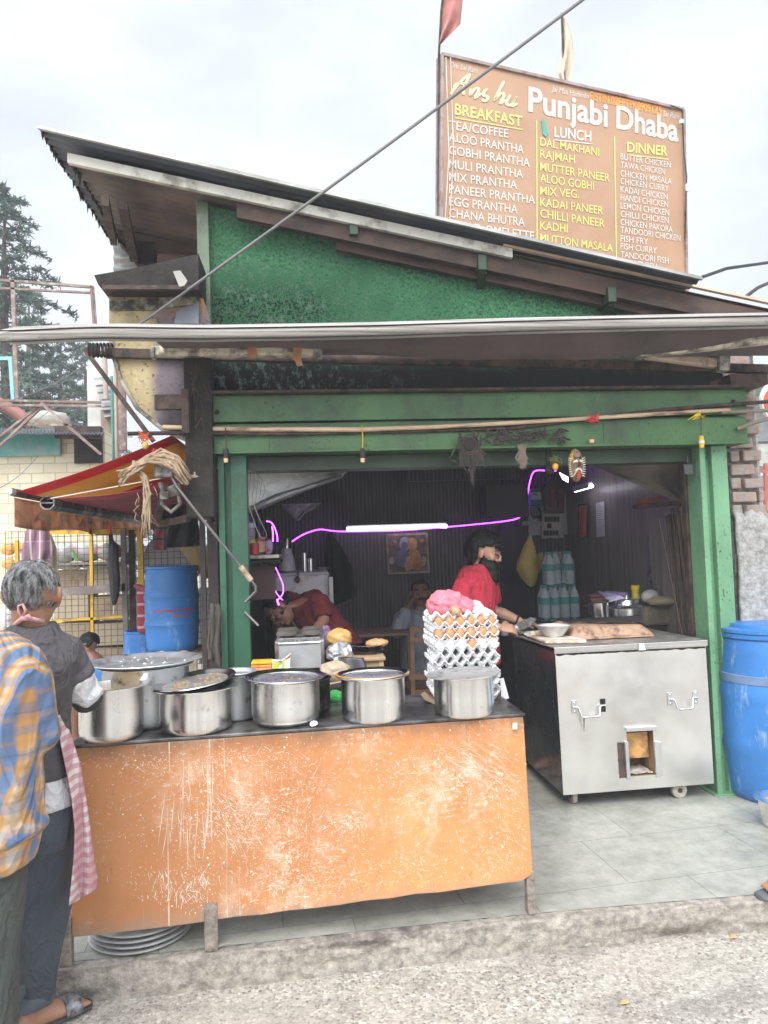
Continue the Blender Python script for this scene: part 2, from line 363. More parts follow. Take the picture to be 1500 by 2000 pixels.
# gable wall, green stucco
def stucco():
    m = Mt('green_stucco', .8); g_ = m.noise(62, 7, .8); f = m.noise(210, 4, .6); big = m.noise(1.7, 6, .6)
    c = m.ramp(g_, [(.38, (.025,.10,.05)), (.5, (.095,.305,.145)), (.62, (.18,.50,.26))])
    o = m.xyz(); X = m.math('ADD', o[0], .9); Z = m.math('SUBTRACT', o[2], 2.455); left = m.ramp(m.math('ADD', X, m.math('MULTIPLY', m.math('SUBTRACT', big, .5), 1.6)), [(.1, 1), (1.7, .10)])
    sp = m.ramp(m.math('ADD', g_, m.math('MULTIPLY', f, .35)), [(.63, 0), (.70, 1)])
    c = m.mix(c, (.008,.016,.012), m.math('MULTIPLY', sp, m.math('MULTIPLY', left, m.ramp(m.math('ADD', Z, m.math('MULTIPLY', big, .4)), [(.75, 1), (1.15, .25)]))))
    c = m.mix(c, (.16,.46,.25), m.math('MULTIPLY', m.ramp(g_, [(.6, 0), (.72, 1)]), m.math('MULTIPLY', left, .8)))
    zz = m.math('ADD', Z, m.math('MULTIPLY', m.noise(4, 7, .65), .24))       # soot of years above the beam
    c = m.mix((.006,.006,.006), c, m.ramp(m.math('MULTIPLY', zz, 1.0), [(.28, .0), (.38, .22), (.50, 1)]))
    c = m.mix(c, (.22,.28,.24), m.math('MULTIPLY', m.ramp(m.noise(22, 8, .8, m.vec((1,1,.7), (0,R_(25),0))), [(.52, 0), (.66, .75)]), m.ramp(m.math('ADD', X, m.math('MULTIPLY', big, .6)), [(.2, 1), (1.0, 0)])))
    m.col(c); m.b.inputs['Specular IOR Level'].default_value = .15; m.bump(m.mix(g_, f, .3), 1.0, .035); return m.mat
YR = 4.06
RA, RB = at(135,312,YR), at(1500,604,YR)
def roofz(x): return RA.z+(RB.z-RA.z)*(x-RA.x)/(RB.x-RA.x)
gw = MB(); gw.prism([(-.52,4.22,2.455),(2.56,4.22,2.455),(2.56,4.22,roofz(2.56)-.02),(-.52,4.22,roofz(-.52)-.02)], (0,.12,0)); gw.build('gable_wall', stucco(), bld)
cp = MB(); x0, x1 = at(386, 500, 4.19).x, at(410, 500, 4.19).x; cp.prism([(x0,4.17,2.3),(x1,4.17,2.3),(x1,4.17,roofz(x1)-.02),(x0,4.17,roofz(x0)-.02)], (0,.2,0))
cp.build('corner_post', green_paint('mossy_post', (.15,.22,.125), .5), bld, bevel=.005)
# roof: two corrugated sheets, timber purlins and brackets
def tin(name, c, dirtc):
    m = Mt(name, .55, .25); v = m.vec((.6,1,1)); k = m.ramp(m.noise(3, 7, .6, v), [(.3, mul(c,.6)), (.7, mul(c,1.3))])
    k = m.mix(k, dirtc, m.ramp(m.noise(2.3, 8, .7, m.vec((.5,1,1), loc=(4,0,2))), [(.5, 0), (.62, .8)])); m.col(k); return m.mat
M_TIN1 = tin('dark_tin_underside', (.09,.10,.12), (.05,.04,.035)); M_TIN2 = tin('brown_tin_underside', (.15,.115,.10), (.03,.028,.026))
M_TIN3 = tin('pale_tin', (.45,.45,.42), (.2,.19,.17))
def sheet(name, mat, x0, x1, y0, y1, zf, amp=.008, pitch=.076, th=.003):
    s = MB(); nv = int((y1-y0)/pitch*6)
    s.grid(lambda u, v: Vector((x0+(x1-x0)*u, y0+(y1-y0)*v, zf(x0+(x1-x0)*u)+amp*math.sin((y1-y0)*v/pitch*2*math.pi))), 30, nv)
    return s.build(name, mat, bld, smooth=180, solid=th, normals=False)
YU = 3.95
UA, UB = at(75,251,YU), at(1370,546,YU)
up_z = lambda x: UA.z+(UB.z-UA.z)*(x-UA.x)/(UB.x-UA.x)
rf = sheet('roof', M_TIN1, UA.x, UB.x, YU, 7.4, up_z); rf['label'] = 'upper dark tin roof sheet'
e = MB(); e.prism([(UA.x,YU-.015,up_z(UA.x)+.012),(UB.x,YU-.015,up_z(UB.x)+.012),(UB.x,YU-.015,up_z(UB.x)-.006),(UA.x,YU-.015,up_z(UA.x)-.006)], (0,.02,0)); e.build('edge_strip', M_TIN3, rf)
sheet('roof', M_TIN2, RA.x, 3.1, YR+.02, 7.3, lambda x: roofz(x)+.012)
e = MB(); xa, xb = RA.x-.006, at(1000,495,YR).x; e.prism([(xa,YR-.015,roofz(xa)+.032),(xb,YR-.015,roofz(xb)+.032),(xb,YR-.015,roofz(xb)-.024),(xa,YR-.015,roofz(xa)-.024)], (0,.032,0))
e.build('roof_trim', surf('cream_trim', (.60,.58,.50), .6, var=.12, vs=5, dirt=((.25,.23,.19), .35, 9)), bld, bevel=.003)
e = MB(); e.prism([(xb-.05,YR-.01,roofz(xb-.05)+.05),(3.1,YR-.01,roofz(3.1)+.05),(3.1,YR-.01,roofz(3.1)+.036),(xb-.05,YR-.01,roofz(xb-.05)+.036)], (0,.03,0)); e.build('edge_strip', surf('orange_lit_edge', (.62,.45,.33), .7, var=.2), bld)  # light on the roof edge is put into the strip's pale orange
for y, hh, mt, xa in ((YR+.025,.11,M_WOODB,-.35),(YR+.085,.15,M_WOODB,.2),(4.9,.09,M_WOODB,RA.x+.05),(5.7,.09,M_WOODB,RA.x+.05)):
    e = MB(); xb = 3.05 if y < 4.3 else -.55; e.prism([(xa,y,roofz(xa)-.004),(xb,y,roofz(xb)-.004),(xb,y,roofz(xb)-hh),(xa,y,roofz(xa)-hh)], (0,.05,0)); e.build('purlin', mt, bld)
for px, py in ((690,462),(938,530),(1188,592)):
    q = at(px, py, 4.12); e = MB(); e.bar((q.x,YR-.005,q.z+.03),(q.x,4.24,q.z+.03),.05,.09); e.bar((q.x+.012,4.10,q.z+.0),(q.x+.02,4.23,q.z-.05),.045,.05); e.build('rafter_end', M_GBD, bld, bevel=.005)
# grime hanging off the left roof ends
ic = MB()
for i in range(150):
    t = random.random(); y = (YU if i % 2 else YR)+.03+t*1.7; x = UA.x+.005 if i % 2 else RA.x; z = (up_z(x)-.008 if i % 2 else roofz(x)); l = random.uniform(.006,.03)*(2.6 if random.random() < .10 else 1)
    ic.tube([(x+.005,y,z+.01),(x+.004,y+random.uniform(-.006,.006),z-l*.5),(x+.003,y,z-l)], [.009,.005,.0015], 5)
ic.build('hanging_grime', M_SOOT, bld)
# pale corrugated wall sheet far under the roof's left end, sooty rafter
s = MB(); s.grid(lambda u, v: at(222+70*u, 448+85*v, 5.2)+Vector((0,.012*math.sin(v*26),0)), 4, 60); s.build('wall_sheet', M_TIN3, bld, smooth=180, solid=.003)
s = MB(); s.prism([at(232,462,4.9), at(300,475,4.9), at(300,520,4.9), at(262,512,4.9)], (0,.1,0)); s.jitter(.03, 6); s.build('sooty_rag', M_SOOT, bld)
s = MB(); s.bar(at(205,390,4.0), at(222,470,4.9), .04, .06); s.bar(at(240,400,4.2), at(262,505,4.9), .05, .05); s.build('rafter', M_RUST, bld)
s = MB(); s.prism([at(182,537,3.9), at(250,526,3.9), at(388,494,3.9), at(388,562,3.9), at(206,560,3.9), at(190,556,3.9)], (0,.35,0)); s.jitter(.008, 9); s.build('side_canopy', M_SOOT, bld)
s = MB(); s.box(at(200,560,3.88).x, at(388,560,3.88).x, 3.87, 3.9, at(300,566,3.88).z, at(300,558,3.88).z); s.build('canopy_lip', M_RUST, bld)
s = MB(); s.prism([at(338,530,3.86), at(352,528,3.86), at(366,548,3.86), at(360,558,3.86), at(350,560,3.86)], (0,.02,0)); s.build('torn_flap', surf('grey_tin_scrap', (.32,.30,.27), .7), bld)
def panel_mat():
    m = Mt('weathered_yellow_panel', .75); o = list(m.xyz()); o[0] = m.math('ADD', o[0], 1.75); o[2] = m.math('SUBTRACT', o[2], 2.22); a = m.noise(6, 8, .65)
    c = m.ramp(a, [(.3, (.36,.27,.13)), (.7, (.52,.43,.25))])
    c = m.mix(c, (.16,.13,.15), m.ramp(m.math('ADD', o[0], m.math('MULTIPLY', a, .12)), [(.07, 0), (.13, 1)]))
    c = m.mix(c, (.03,.026,.022), m.ramp(m.math('SUBTRACT', m.math('ADD', m.math('MULTIPLY', o[0], .5), m.math('MULTIPLY', m.noise(9, 8, .7), .55)), m.math('MULTIPLY', o[2], 1.0)), [(.1, 0), (.42, .92)]))
    c = m.mix(c, (.42,.22,.08), m.math('MULTIPLY', m.ramp(m.math('ABSOLUTE', m.math('SUBTRACT', o[2], .78)), [(.0, 1), (.14, 0)]), m.ramp(o[0], [(-.12, .1), (.03, 1)])))
    c = m.mix(c, (.05,.045,.035), m.ramp(m.noise(55, 4, .6), [(.60, 0), (.66, .9)]))
    c = m.mix(c, (.07,.055,.04), m.ramp(m.noise(4.5, 9, .75, m.vec(loc=(7,1,5))), [(.5, 0), (.72, .75)]))
    m.col(c); m.bump(m.noise(60, 5), .4, .008); return m.mat
curve = [(213,640),(220,690),(236,742),(268,797),(322,842),(372,862),(415,870)]
sp = MB(); sp.prism([at(213,562,4.06), at(390,562,4.06), at(415,640,4.06)]+[at(px,py,4.06) for px, py in reversed(curve)], (0,.03,0)); yp = sp.build('side_panel', panel_mat(), bld)
t = MB(); t.tube([at(px,py,4.05) for px, py in curve], .012, 8); t.build('panel_rim', surf('pale_rim', (.42,.38,.30), .8, dirt=((.05,.045,.04), .5, 9)), yp, smooth=60)
t = MB(); t.prism([at(214,588,4.045), at(388,576,4.045), at(388,592,4.045), at(300,606,4.045), at(214,606,4.045)], (0,.01,0)); t.jitter(.004, 14)
t.build('torn_strip', surf('peeling_strip', (.40,.38,.27), .85, dirt=((.04,.035,.03), .75, 13)), yp)
t = MB(); t.prism([at(345,608,4.042), at(388,590,4.042), at(388,632,4.042), at(340,632,4.042)], (0,.01,0)); t.build('tin_patch', surf('blue_grey_tin', (.22,.24,.27), .5, .3), yp)
s = MB(); x0, x1 = at(362,850,4.0).x, at(415,850,4.0).x
s.box(x0, x1, 3.99, 4.12, at(390,1010,4.0).z, at(390,692,4.0).z); s.jitter(.004, 20)
sc = s.build('steel_column', M_SOOT, bld, bevel=.004)
s = MB(); a, b = at(303,801,3.97), at(366,771,3.97); s.box(a.x, b.x, 3.95, 3.99, a.z, b.z); a, b = at(357,848,3.96), at(370,762,3.96); s.box(a.x, b.x, 3.93, 3.985, a.z, b.z); s.build('bracket', M_RUST, sc, bevel=.004)
for i in range(9):                                   # bits of twine and creeper caught on the column
    q = at(random.uniform(370,412), random.uniform(700,830), 3.975); t = MB(); t.tube([q, q+V(random.uniform(-.03,.03),-.02,-.07), q+V(random.uniform(-.05,.05),-.01,-.15)], .003, 5); t.build('twine', M_RUST, sc)

# interior shell
def ribbed(name, c):
    m = Mt(name, .45); o = m.xyz(); wv = m.math('SINE', m.math('MULTIPLY', m.math('ADD', o[0], o[1]), 2*math.pi/.036))
    k = m.ramp(wv, [(.0, mul(c, .6)), (.6, mul(c, 1.15))]); k = m.mix(k, mul(c,.3), m.ramp(m.noise(3, 7), [(.4, 0), (.75, .8)])); m.col(k); m.bump(wv, .4, .008); return m.mat
def boards(name, c):
    m = Mt(name, .38); o = m.xyz(); fr = m.math('FRACT', m.math('MULTIPLY', o[1], 4.4)); k = m.ramp(m.noise(4, 7, .6, m.vec((1,6,.35))), [(.3, mul(c,.6)), (.7, mul(c,1.35))])
    k = m.mix((.01,.01,.01), k, m.ramp(fr, [(.0, 0), (.03, 1)])); m.col(k); return m.mat
wl = MB(); wl.box(-.9, 3.0, 7.0, 7.1, ZP, 3.2); wl.build('back_wall', ribbed('ribbed_wall_panels', (.105,.092,.08)), bld)
wl = MB(); wl.box(2.46, 2.56, 4.28, 6.99, ZP, 3.0); wl.build('side_wall', boards('dark_wall_boards', (.21,.185,.165)), bld)
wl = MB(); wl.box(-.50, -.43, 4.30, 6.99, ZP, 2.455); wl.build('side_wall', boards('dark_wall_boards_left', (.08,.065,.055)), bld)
cl = MB(); cl.box(-.9, 2.46, 4.34, 6.99, 2.46, 2.5); cl.build('ceiling', surf('smoky_ceiling', (.06,.055,.05), .8, var=.4, vs=3), bld)
# canvas drooping under the ceiling on the right
cv = MB()
def cvp(u, v):
    yy = 4.45+1.6*v; x = .372*yy+(2.455-.372*yy)*u; d = .10*math.sin(math.pi*u)+.34*u*u*(1-.3*v)
    return Vector((x, yy, 2.09+.22*v-d*.9+.02*mnoise.noise(Vector((u*5,v*5,0)))))
CVB = [(1118,902,2.0),(1180,914,2.0),(1235,940,0),(1300,968,0),(1345,986,0),(1366,992,0)]
def cvp(u, v):
    s_ = u*5; i = min(int(s_), 4); t = s_-i; px = CVB[i][0]*(1-t)+CVB[i+1][0]*t; py = CVB[i][1]*(1-t)+CVB[i+1][1]*t
    top = at(px, 884, 4.42); bot = at(px-10*(1-u), py, 4.62); q = top.lerp(bot, v); q.y += .10*math.sin(math.pi*v)*(1+.5*math.sin(u*9))+.02*mnoise.noise(Vector((u*7,v*5,0))); return q
cv.grid(cvp, 30, 16); cv.build('ceiling_cloth', surf('brown_canvas', (.17,.15,.13), .9, var=.35, vs=5, bump=(8,.6,.03)), bld, smooth=180, solid=.004)
# foil faced insulation sagging on the left
def foil_mat(name='crumpled_foil', tone=.75, rough=.3):
    m = Mt(name, rough, .75); m.col(m.ramp(m.noise(9, 6), [(.3, (tone*.75,)*3), (.7, (tone,)*3)])); m.bump(m.mix(m.noise(16, 6, .65, dist=.6), m.vor(13), .4), .9, .03); return m.mat
FOIL = foil_mat()
fo = MB(); A, B, Cc, D = at(476,926,4.36), at(668,928,4.75), at(478,996,4.40), at(480,992,4.42)
fo.grid(lambda u, v: (at(474,915,4.48).lerp(at(680,918,4.62), u)).lerp(at(474,1002,4.40).lerp(at(668,930,4.50), u), v)+Vector((0,0,.012*mnoise.noise(Vector((u*9,v*7,2))))), 26, 14)
fo.build('foil_insulation', surf('silver_insulation', (.88,.86,.82), .55, .0, var=.15, vs=12, bump=(22,.9,.02)), bld, smooth=180, solid=.006)
fo = MB(); fo.tube([at(478,1001,4.385), at(540,974,4.41), at(600,953,4.45), at(668,930,4.49)], [.022,.024,.02,.01], 8); fo.jitter(.012, 30); fo.build('insulation_hem', foil_mat('dark_foil', .3, .35), bld, smooth=180)

# ================================================================== RETRACTABLE AWNING
M_RAIL = Mt('weathered_aluminium_rail', .55, .1); _m = M_RAIL
_o = _m.xyz(); _s = _m.noise(1, 6, .7, _m.vec((1.2,30,90)))
_c = _m.ramp(_s, [(.34, (.15,.13,.115)), (.5, (.33,.305,.275)), (.66, (.52,.49,.455))]); _c = _m.mix(_c, (.07,.06,.05), _m.ramp(_m.noise(22, 8, .7, _m.vec((.4,1,1))), [(.62, 0), (.72, .85)]))
_m.col(_c); _m.bump(_s, .3, .004); M_RAIL = M_RAIL.mat
aw = thing('retractable_awning', 'weathered retractable awning rolled in across the shop front', 'awning', (.6,4.0,2.6))
rail = MB(); n = 40; secs = []
pts = [(-10,656.5),(60,655),(130,651),(213,649),(400,651),(600,648),(750,645),(1000,637),(1250,631),(1500,626),(1620,623)]
def rail_pt(px):
    for (a, ya), (b, yb) in zip(pts, pts[1:]):
        if a <= px <= b: return at(px, ya+(yb-ya)*(px-a)/(b-a), 3.55)
for i in range(n+1):
    px = -8+1600*i/n; q = rail_pt(px); kx = .55 if i == 0 else 1; secs.append((q, Vector((0,.045*kx,0)), Vector((0,0,.040*kx))))
rail.loft(secs, 16); fr = rail.build('front_rail', M_RAIL, aw, smooth=50)
gr = MB()
for dz, dy in ((-.036,-.03),(.010,-.046)): gr.tube([rail_pt(-6+1590*i/30)+V(0,dy,dz) for i in range(31)], .0035, 5)
gr.build('groove', M_SOOT, fr)
fab = MB()
def fabp(u, v):
    a = rail_pt(300+1300*u)+V(0,.02,-.028); b = Vector((a.x, 4.0, 2.66)); q = a.lerp(b, v)
    sag = .075*(math.sin(math.pi*v)**.8)*(0.0+1.0*max(0, min(1, (u-.2)/.3)))*(1+.22*mnoise.noise(Vector((u*5,0,0)))); q.z -= sag
    return q
fab.grid(fabp, 60, 14); fab.build('fabric', translucent(surf('brown_awning_cloth', (.085,.063,.058), .8, var=.3, vs=3, bump=(120,.2,.002)), .12), aw, smooth=180, normals=False)
M_CREAM = surf('cream_arm_paint', (.52,.47,.36), .6, var=.18, vs=8, dirt=((.09,.07,.05), .5, 10), bump=(40,.3,.004))
ar = MB(); ar.bar(at(298,687,3.82), at(622,687,3.82), .05, .05); ar.bar(at(310,683,3.79), at(620,684,3.79), .012, .042); a1 = ar.build('arm', M_CREAM, aw, bevel=.006)
e = MB(); e.bar(at(612,689,3.80), at(630,689,3.80), .06, .058); M_GGR = surf('grimy_grey', (.28,.26,.22), .6, dirt=((.05,.04,.03), .5, 14)); e.build('elbow', M_GGR, a1, bevel=.005); e = MB(); e.bar(at(296,690,3.80), at(304,690,3.80), .06, .06); e.build('shoulder', M_GGR, a1, bevel=.005)
M_TAPE = surf('brown_tape', (.36,.19,.09), .4, var=.3)
for px, py, q in ((492,686,9),(580,690,9)):
    e = MB(); c = at(px, py, 3.775); e.obox(c, (.022,0,0), (0,.006,0), (.004,0,.032)); e.obox(c+V(.006,-.005,-.045 if px > 500 else .0), (.016,0,.004), (0,.004,0), (-.008,0,.022)); e.jitter(.004, 30); e.build('tape', M_TAPE, a1)
ar = MB(); ar.bar(at(1262,692,3.85), at(1402,711,4.0), .05, .055); a2 = ar.build('arm', surf('tan_arm', (.45,.34,.26), .6, var=.2, dirt=((.12,.08,.06), .4, 8)), aw, bevel=.010)
ar = MB(); ar.bar(at(1250,687,3.80), at(1540,655,3.62), .05, .068); ar.bar(at(1265,686,3.768), at(1540,653,3.588), .006, .01); ar.build('arm', M_CREAM, aw, bevel=.010)
e = MB(); e.bar(at(1243,685,3.80), at(1260,684,3.80), .075, .085); M_WCM = surf('worn_cast_metal', (.40,.38,.33), .5, .3, dirt=((.08,.07,.06), .45, 14)); e.build('elbow', M_WCM, aw, bevel=.008); e = MB(); e.bar(at(1398,708,3.98), at(1420,710,3.98), .08, .10); e.build('shoulder', M_WCM, aw, bevel=.008)
tb = MB(); tb.bar(at(206,690,4.04), at(1530,722,4.04), .045, .048); tb.build('torque_bar', M_RUST, aw)
ch = MB()
for i in range(7): ch.tube([at(176+i*7,684,4.0)+V(0,.03*math.cos(a/8*math.pi), .035*math.sin(a/8*math.pi)) for a in range(17)], .006, 5)
ch.build('chain', M_SOOT, aw)

# bamboo pole tied along the beam
bp = MB(); P = [(318,834),(420,838),(700,839),(850,834),(1000,826),(1130,818),(1260,810),(1425,800)]
bp.tube([at(px,py,4.015) for px, py in P], [.013,.013,.013,.012,.012,.012,.012,.011], 10)
tag(bp.build('bamboo_pole', surf('pale_bamboo', (.56,.40,.26), .5, var=.2, vs=6, stretch=(.6,4,4), dirt=((.16,.09,.05), .35, 8)), smooth=60), 'long pale bamboo pole tied along the green beams', 'pole')
bp = MB(); bp.tube([at(250,847,4.0), at(330,846,4.0), at(560,847,4.03), at(800,842,4.035), at(1000,836,4.035), at(1300,800,4.03), at(1520,783,4.03)], .011, 8)
tag(bp.build('iron_pipe', M_RUST, smooth=60), 'dark iron pipe running just behind the bamboo pole', 'pipe')
bp = MB(); bp.tube([at(1408,805,4.02), at(1520,801,4.0)], .011, 8); bp.tube([at(1440,838,4.03), at(1475,825,4.0), at(1520,812,3.95)], .012, 6)
gb = MB(); rdg = random.Random(21)
for i in range(420):
    px, py = rdg.uniform(60,1500), 1850+rdg.uniform(0,150)*rdg.random()+(1-rdg.random())*20; q = on(px, py+ (1500-px)*.075, 0); rr = rdg.uniform(.0015,.006)*(2 if rdg.random() < .05 else 1); gb.ball(q+V(0,0,rr*.3), (rr*1.3, rr, rr*.7), 6, 4)
gb.jitter(.0012, 150); o = tag(gb.build('gravel', CONC), 'loose grit lying along the foot of the kerb', 'gravel'); o['kind'] = 'stuff'
for i, (px, py) in enumerate(((1432,1832),(105,1935),(1220,1960))):
    q = on(px,py,.004); a = MB(); a.prism([q+V(-.018,-.004,0), q+V(-.004,-.012,.006), q+V(.016,-.004,.002), q+V(.012,.010,.008), q+V(-.008,.012,.003)], (0,0,.001)); tag(a.build('dry_leaf', surf('yellowed_leaf', (.50,.36,.16), .8)), ('yellow dry leaf under the eroded end of the kerb','dry leaf near the sandal of the grey haired man','dry leaf alone on the open road')[i], 'leaf', 'dry leaves on the road')
tag(bp.build('conduit', surf('dusty_conduit', (.22,.18,.14), .7), smooth=60), 'dusty conduit leaving the end of the beam past the brick pillar', 'conduit')

# ================================================================== BILLBOARD
Sp0 = at(860, 107, 5.0); a_ = R_(72.4); sdir = Vector((math.sin(a_), math.cos(a_), 0)); snrm = Vector((sdir.y, -sdir.x, 0)); snrm = snrm if snrm.y < 0 else -snrm
SP = lambda px, py, off=0.0: onplane(px, py, Sp0+snrm*off, snrm)
sg = thing('menu_billboard', 'big brown menu billboard with white and yellow lettering on the roof', 'billboard', SP(1100,600))
tl, tr, br_, bl_ = SP(862,107), SP(1334,215), SP(1340,575), SP(860,480)
def sign_mat():
    m = Mt('faded_brown_vinyl', .33); o = m.xyz(); m.col(m.mix(m.ramp(m.noise(2, 5), [(.3, (.37,.215,.125)), (.7, (.44,.265,.155))]), (.46,.31,.24), m.ramp(m.noise(1.3, 7, .7, m.vec((1,1,2))), [(.5, 0), (.8, .5)])))
    m.bump(m.noise(4, 3), .15, .02); return m.mat
b = MB(); b.prism([tl, tr, br_, bl_], -snrm*.05); b.build('board', sign_mat(), sg)
e = MB(); bk = -snrm*.02
for p_, q_ in ((tl, tr), (tr, br_), (tl, bl_)): e.bar(p_+bk, q_+bk, .075, .022, snrm.cross((q_-p_).normalized()))
e.build('frame', surf('sign_frame_steel', (.34,.27,.25), .5, .3, dirt=((.2,.1,.06), .4, 8)), sg)
e = MB(); 
for dx in (9, 18): e.tube([SP(862+dx,112,.015), SP(868+dx,300,.02), SP(860+dx,440,.012)], .004, 5)
e.build('wire', surf('white_wire', (.55,.5,.45), .6), sg)
for d_ in (.25, 1.0, 1.75): pass
def text_mesh(txt, bold=0.0, shear=0.0):
    cu = bpy.data.curves.new('t', 'FONT'); cu.body = txt; cu.size = 1; cu.offset = bold; cu.shear = shear; cu.resolution_u = 3; cu.align_x = 'LEFT'
    o = bpy.data.objects.new('t', cu); COL.objects.link(o); dg = bpy.context.evaluated_depsgraph_get()
    me = bpy.data.meshes.new_from_object(o.evaluated_get(dg)); vs = [v.co.copy() for v in me.vertices]; fs = [tuple(p.vertices) for p in me.polygons]
    bpy.data.objects.remove(o); bpy.data.curves.remove(cu); bpy.data.meshes.remove(me); return vs, fs
def place_text(mb, txt, L, Rr, up, bold=.0, shear=0.0, nrm=None, fit=True):
    """lettering from point L to point Rr (baseline), cap height vector up"""
    vs, fs = text_mesh(txt, bold, shear); x0 = min(v.x for v in vs); x1 = max(v.x for v in vs)
    cap = .70; mb.add([L+(Rr-L)*((v.x-x0)/(x1-x0))+up*(v.y/cap) for v in vs], fs)
def srow(mb, txt, px0, py0, px1, py1, hpx, bold=.008, shear=0, off=.004):
    L, Rr = SP(px0,py0,off), SP(px1,py1,off); up = (SP((px0+px1)/2, (py0+py1)/2-hpx, off)-SP((px0+px1)/2, (py0+py1)/2, off)); place_text(mb, txt, L, Rr, up, bold, shear)
SM, WH, YE, ORN, BF, LN, DN, DIV, HB, HL, HD = [MB() for _ in range(11)]
srow(SM, "Om Sai Ram", 879,131, 933,143, 11, .0, .25); srow(SM, "Jai Maa Hadimba", 1077,178, 1150,193, 11, .0, .25); srow(SM, "Sai Ram", 1295,226, 1326,233, 11, .0, .25)
srow(WH, "Punjabi", 1032,216, 1187,247, 46, .025); srow(WH, "Dhaba", 1204,249, 1325,276, 44, .025)
srow(ORN, "GSTIN.02EPTPK09091Z5", 1151,194, 1292,224, 16, .03)
srow(HB, "BREAKFAST", 888,223, 1020,247, 21, .02); srow(HL, "LUNCH", 1083,267, 1155,276, 20, .02); srow(HD, "DINNER", 1225,296, 1304,304, 19, .02)
for mb, (a0,b0,a1_,b1) in ((HB,(888,229,1021,252)),(HL,(1083,272,1157,280)),(HD,(1225,301,1305,310))): mb.add([SP(a0,b0,.004),SP(a1_,b1,.004),SP(a1_,b1+2,.004),SP(a0,b0+2,.004)], [(0,1,2,3)])
for t_, x1_, yb0, yb1 in (("TEA/COFFEE",993,252,269),("ALOO PRANTHA",1023,275,300),("GOBHI PRANTHA",1035,301,326),("MULI PRANTHA",1022,328,348),("MIX PRANTHA",1010,353,369),("PANEER PRANTHA",1045,377,398),("EGG PRANTHA",1011,401,417),("CHANA BHUTRA",1025,424,442),("BREAD OMELETTE",1043,447,469)): srow(BF, t_, 877,yb0, x1_,yb1, 17, .007)
for t_, x1_, yb0, yb1 in (("DAL MAKHANI",1170,284,305),("RAJMAH",1123,308,319),("MUTTER PANEER",1191,333,355),("ALOO GOBHI",1160,355,371),("MIX VEG.",1131,380,387),("KADAI PANEER",1178,402,419),("CHILLI PANEER",1181,424,444),("KADHI",1109,448,454),("MUTTON MASALA",1197,472,492),("MUTTON CURRY",1180,494,513)): srow(LN, t_, 1055,yb0, x1_,yb1, 16, .008)
for t_, x1_, yb0, yb1 in (("BUTTER CHICKEN",1310,311,328),("TAWA CHICKEN",1299,327,341),("CHICKEN MASALA",1312,344,360),("CHICKEN CURRY",1306,359,374),("KADAI CHICKEN",1304,375,390),("HANDI CHICKEN",1305,391,405),("LEMON CHICKEN",1307,407,421),("CHILLI CHICKEN",1306,423,436),("CHICKEN PAKORA",1314,439,454),("TANDOORI CHICKEN",1329,454,471),("FISH FRY",1266,471,478),("FISH CURRY",1283,486,495),("TANDOORI FISH",1306,502,515),("TROUT FISH",1283,517,527)): srow(DN, t_, 1212,yb0, x1_,yb1, 12, .006)
for a0, b0, a1_, b1 in ((1047,235,1048,475),(1199,266,1203,510)): DIV.add([SP(a0,b0,.004),SP(a0+2.2,b0,.004),SP(a1_+2.2,b1,.004),SP(a1_,b1,.004)], [(0,1,2,3)])
def stroke(mb, pts, w0):                                 # a brush stroke on the board
    q = []; 
    for i in range(len(pts)-1):
        p0, p1, p2, p3 = pts[max(i-1,0)], pts[i], pts[i+1], pts[min(i+2,len(pts)-1)]
        for k_ in range(5):
            t_ = k_/5; q.append(tuple(.5*((2*p1[j])+(-p0[j]+p2[j])*t_+(2*p0[j]-5*p1[j]+4*p2[j]-p3[j])*t_*t_+(-p0[j]+3*p1[j]-3*p2[j]+p3[j])*t_**3) for j in (0,1)))
    q.append(pts[-1]); vs = []
    for i, (x, y) in enumerate(q):
        a, b_ = q[max(i-1,0)], q[min(i+1,len(q)-1)]; dx, dy = b_[0]-a[0], b_[1]-a[1]; l = math.hypot(dx,dy) or 1
        wd = w0*(.62+.38*abs(dx*.35+dy*.94)/l)*(.5 if i in (0,len(q)-1) else 1); nx, ny = -dy/l*wd/2, dx/l*wd/2
        vs += [SP(x-nx, y-ny, .005), SP(x+nx, y+ny, .005)]
    mb.add(vs, [(2*i,2*i+1,2*i+3,2*i+2) for i in range(len(q)-1)])
for st in ([(880,184),(888,172),(901,158),(918,143)],[(918,143),(912,158),(905,173),(906,185)],[(886,169),(897,162),(916,167)],[(920,173),(918,187)],[(918,186),(928,173),(935,175),(928,191),(940,182)],[(952,173),(943,184),(953,190),(948,197),(941,194)],[(985,158),(974,178),(965,197)],[(965,196),(979,182),(984,187),(977,202),(988,195)],[(997,185),(989,201),(998,205),(1009,188)],[(1009,188),(1000,207),(1011,202)]): stroke(YE, st, 6.2)
MWV = surf('white_vinyl_letters', (.62,.57,.51), .4, var=.08); MYV = surf('yellow_vinyl_letters', (.64,.58,.17), .4, var=.1)
for mb_, mt_, nm_ in ((WH,MWV,'title_lettering'),(SM,MWV,'blessing_lettering'),(YE,surf('pale_yellow_vinyl', (.66,.63,.38), .4, var=.15, vs=14),'script_lettering'),(BF,MWV,'menu_column'),(LN,MYV,'menu_column'),(DN,MWV,'menu_column'),(HB,MYV,'menu_heading'),(HL,MWV,'menu_heading'),(HD,MYV,'menu_heading'),(DIV,MYV,'divider')): mb_.build(nm_, mt_, sg, normals=False)
ORN.build('number_lettering', surf('orange_vinyl_letters', (.80,.30,.05), .4, var=.1), sg, normals=False)
e = MB(); e.prism([SP(1057,236,.004),SP(1062,232,.004),SP(1071,262,.004),SP(1066,268,.004),SP(1060,262,.004)], snrm*.003); e.build('torn_sticker', surf('teal_tape', (.08,.30,.27), .5), sg)
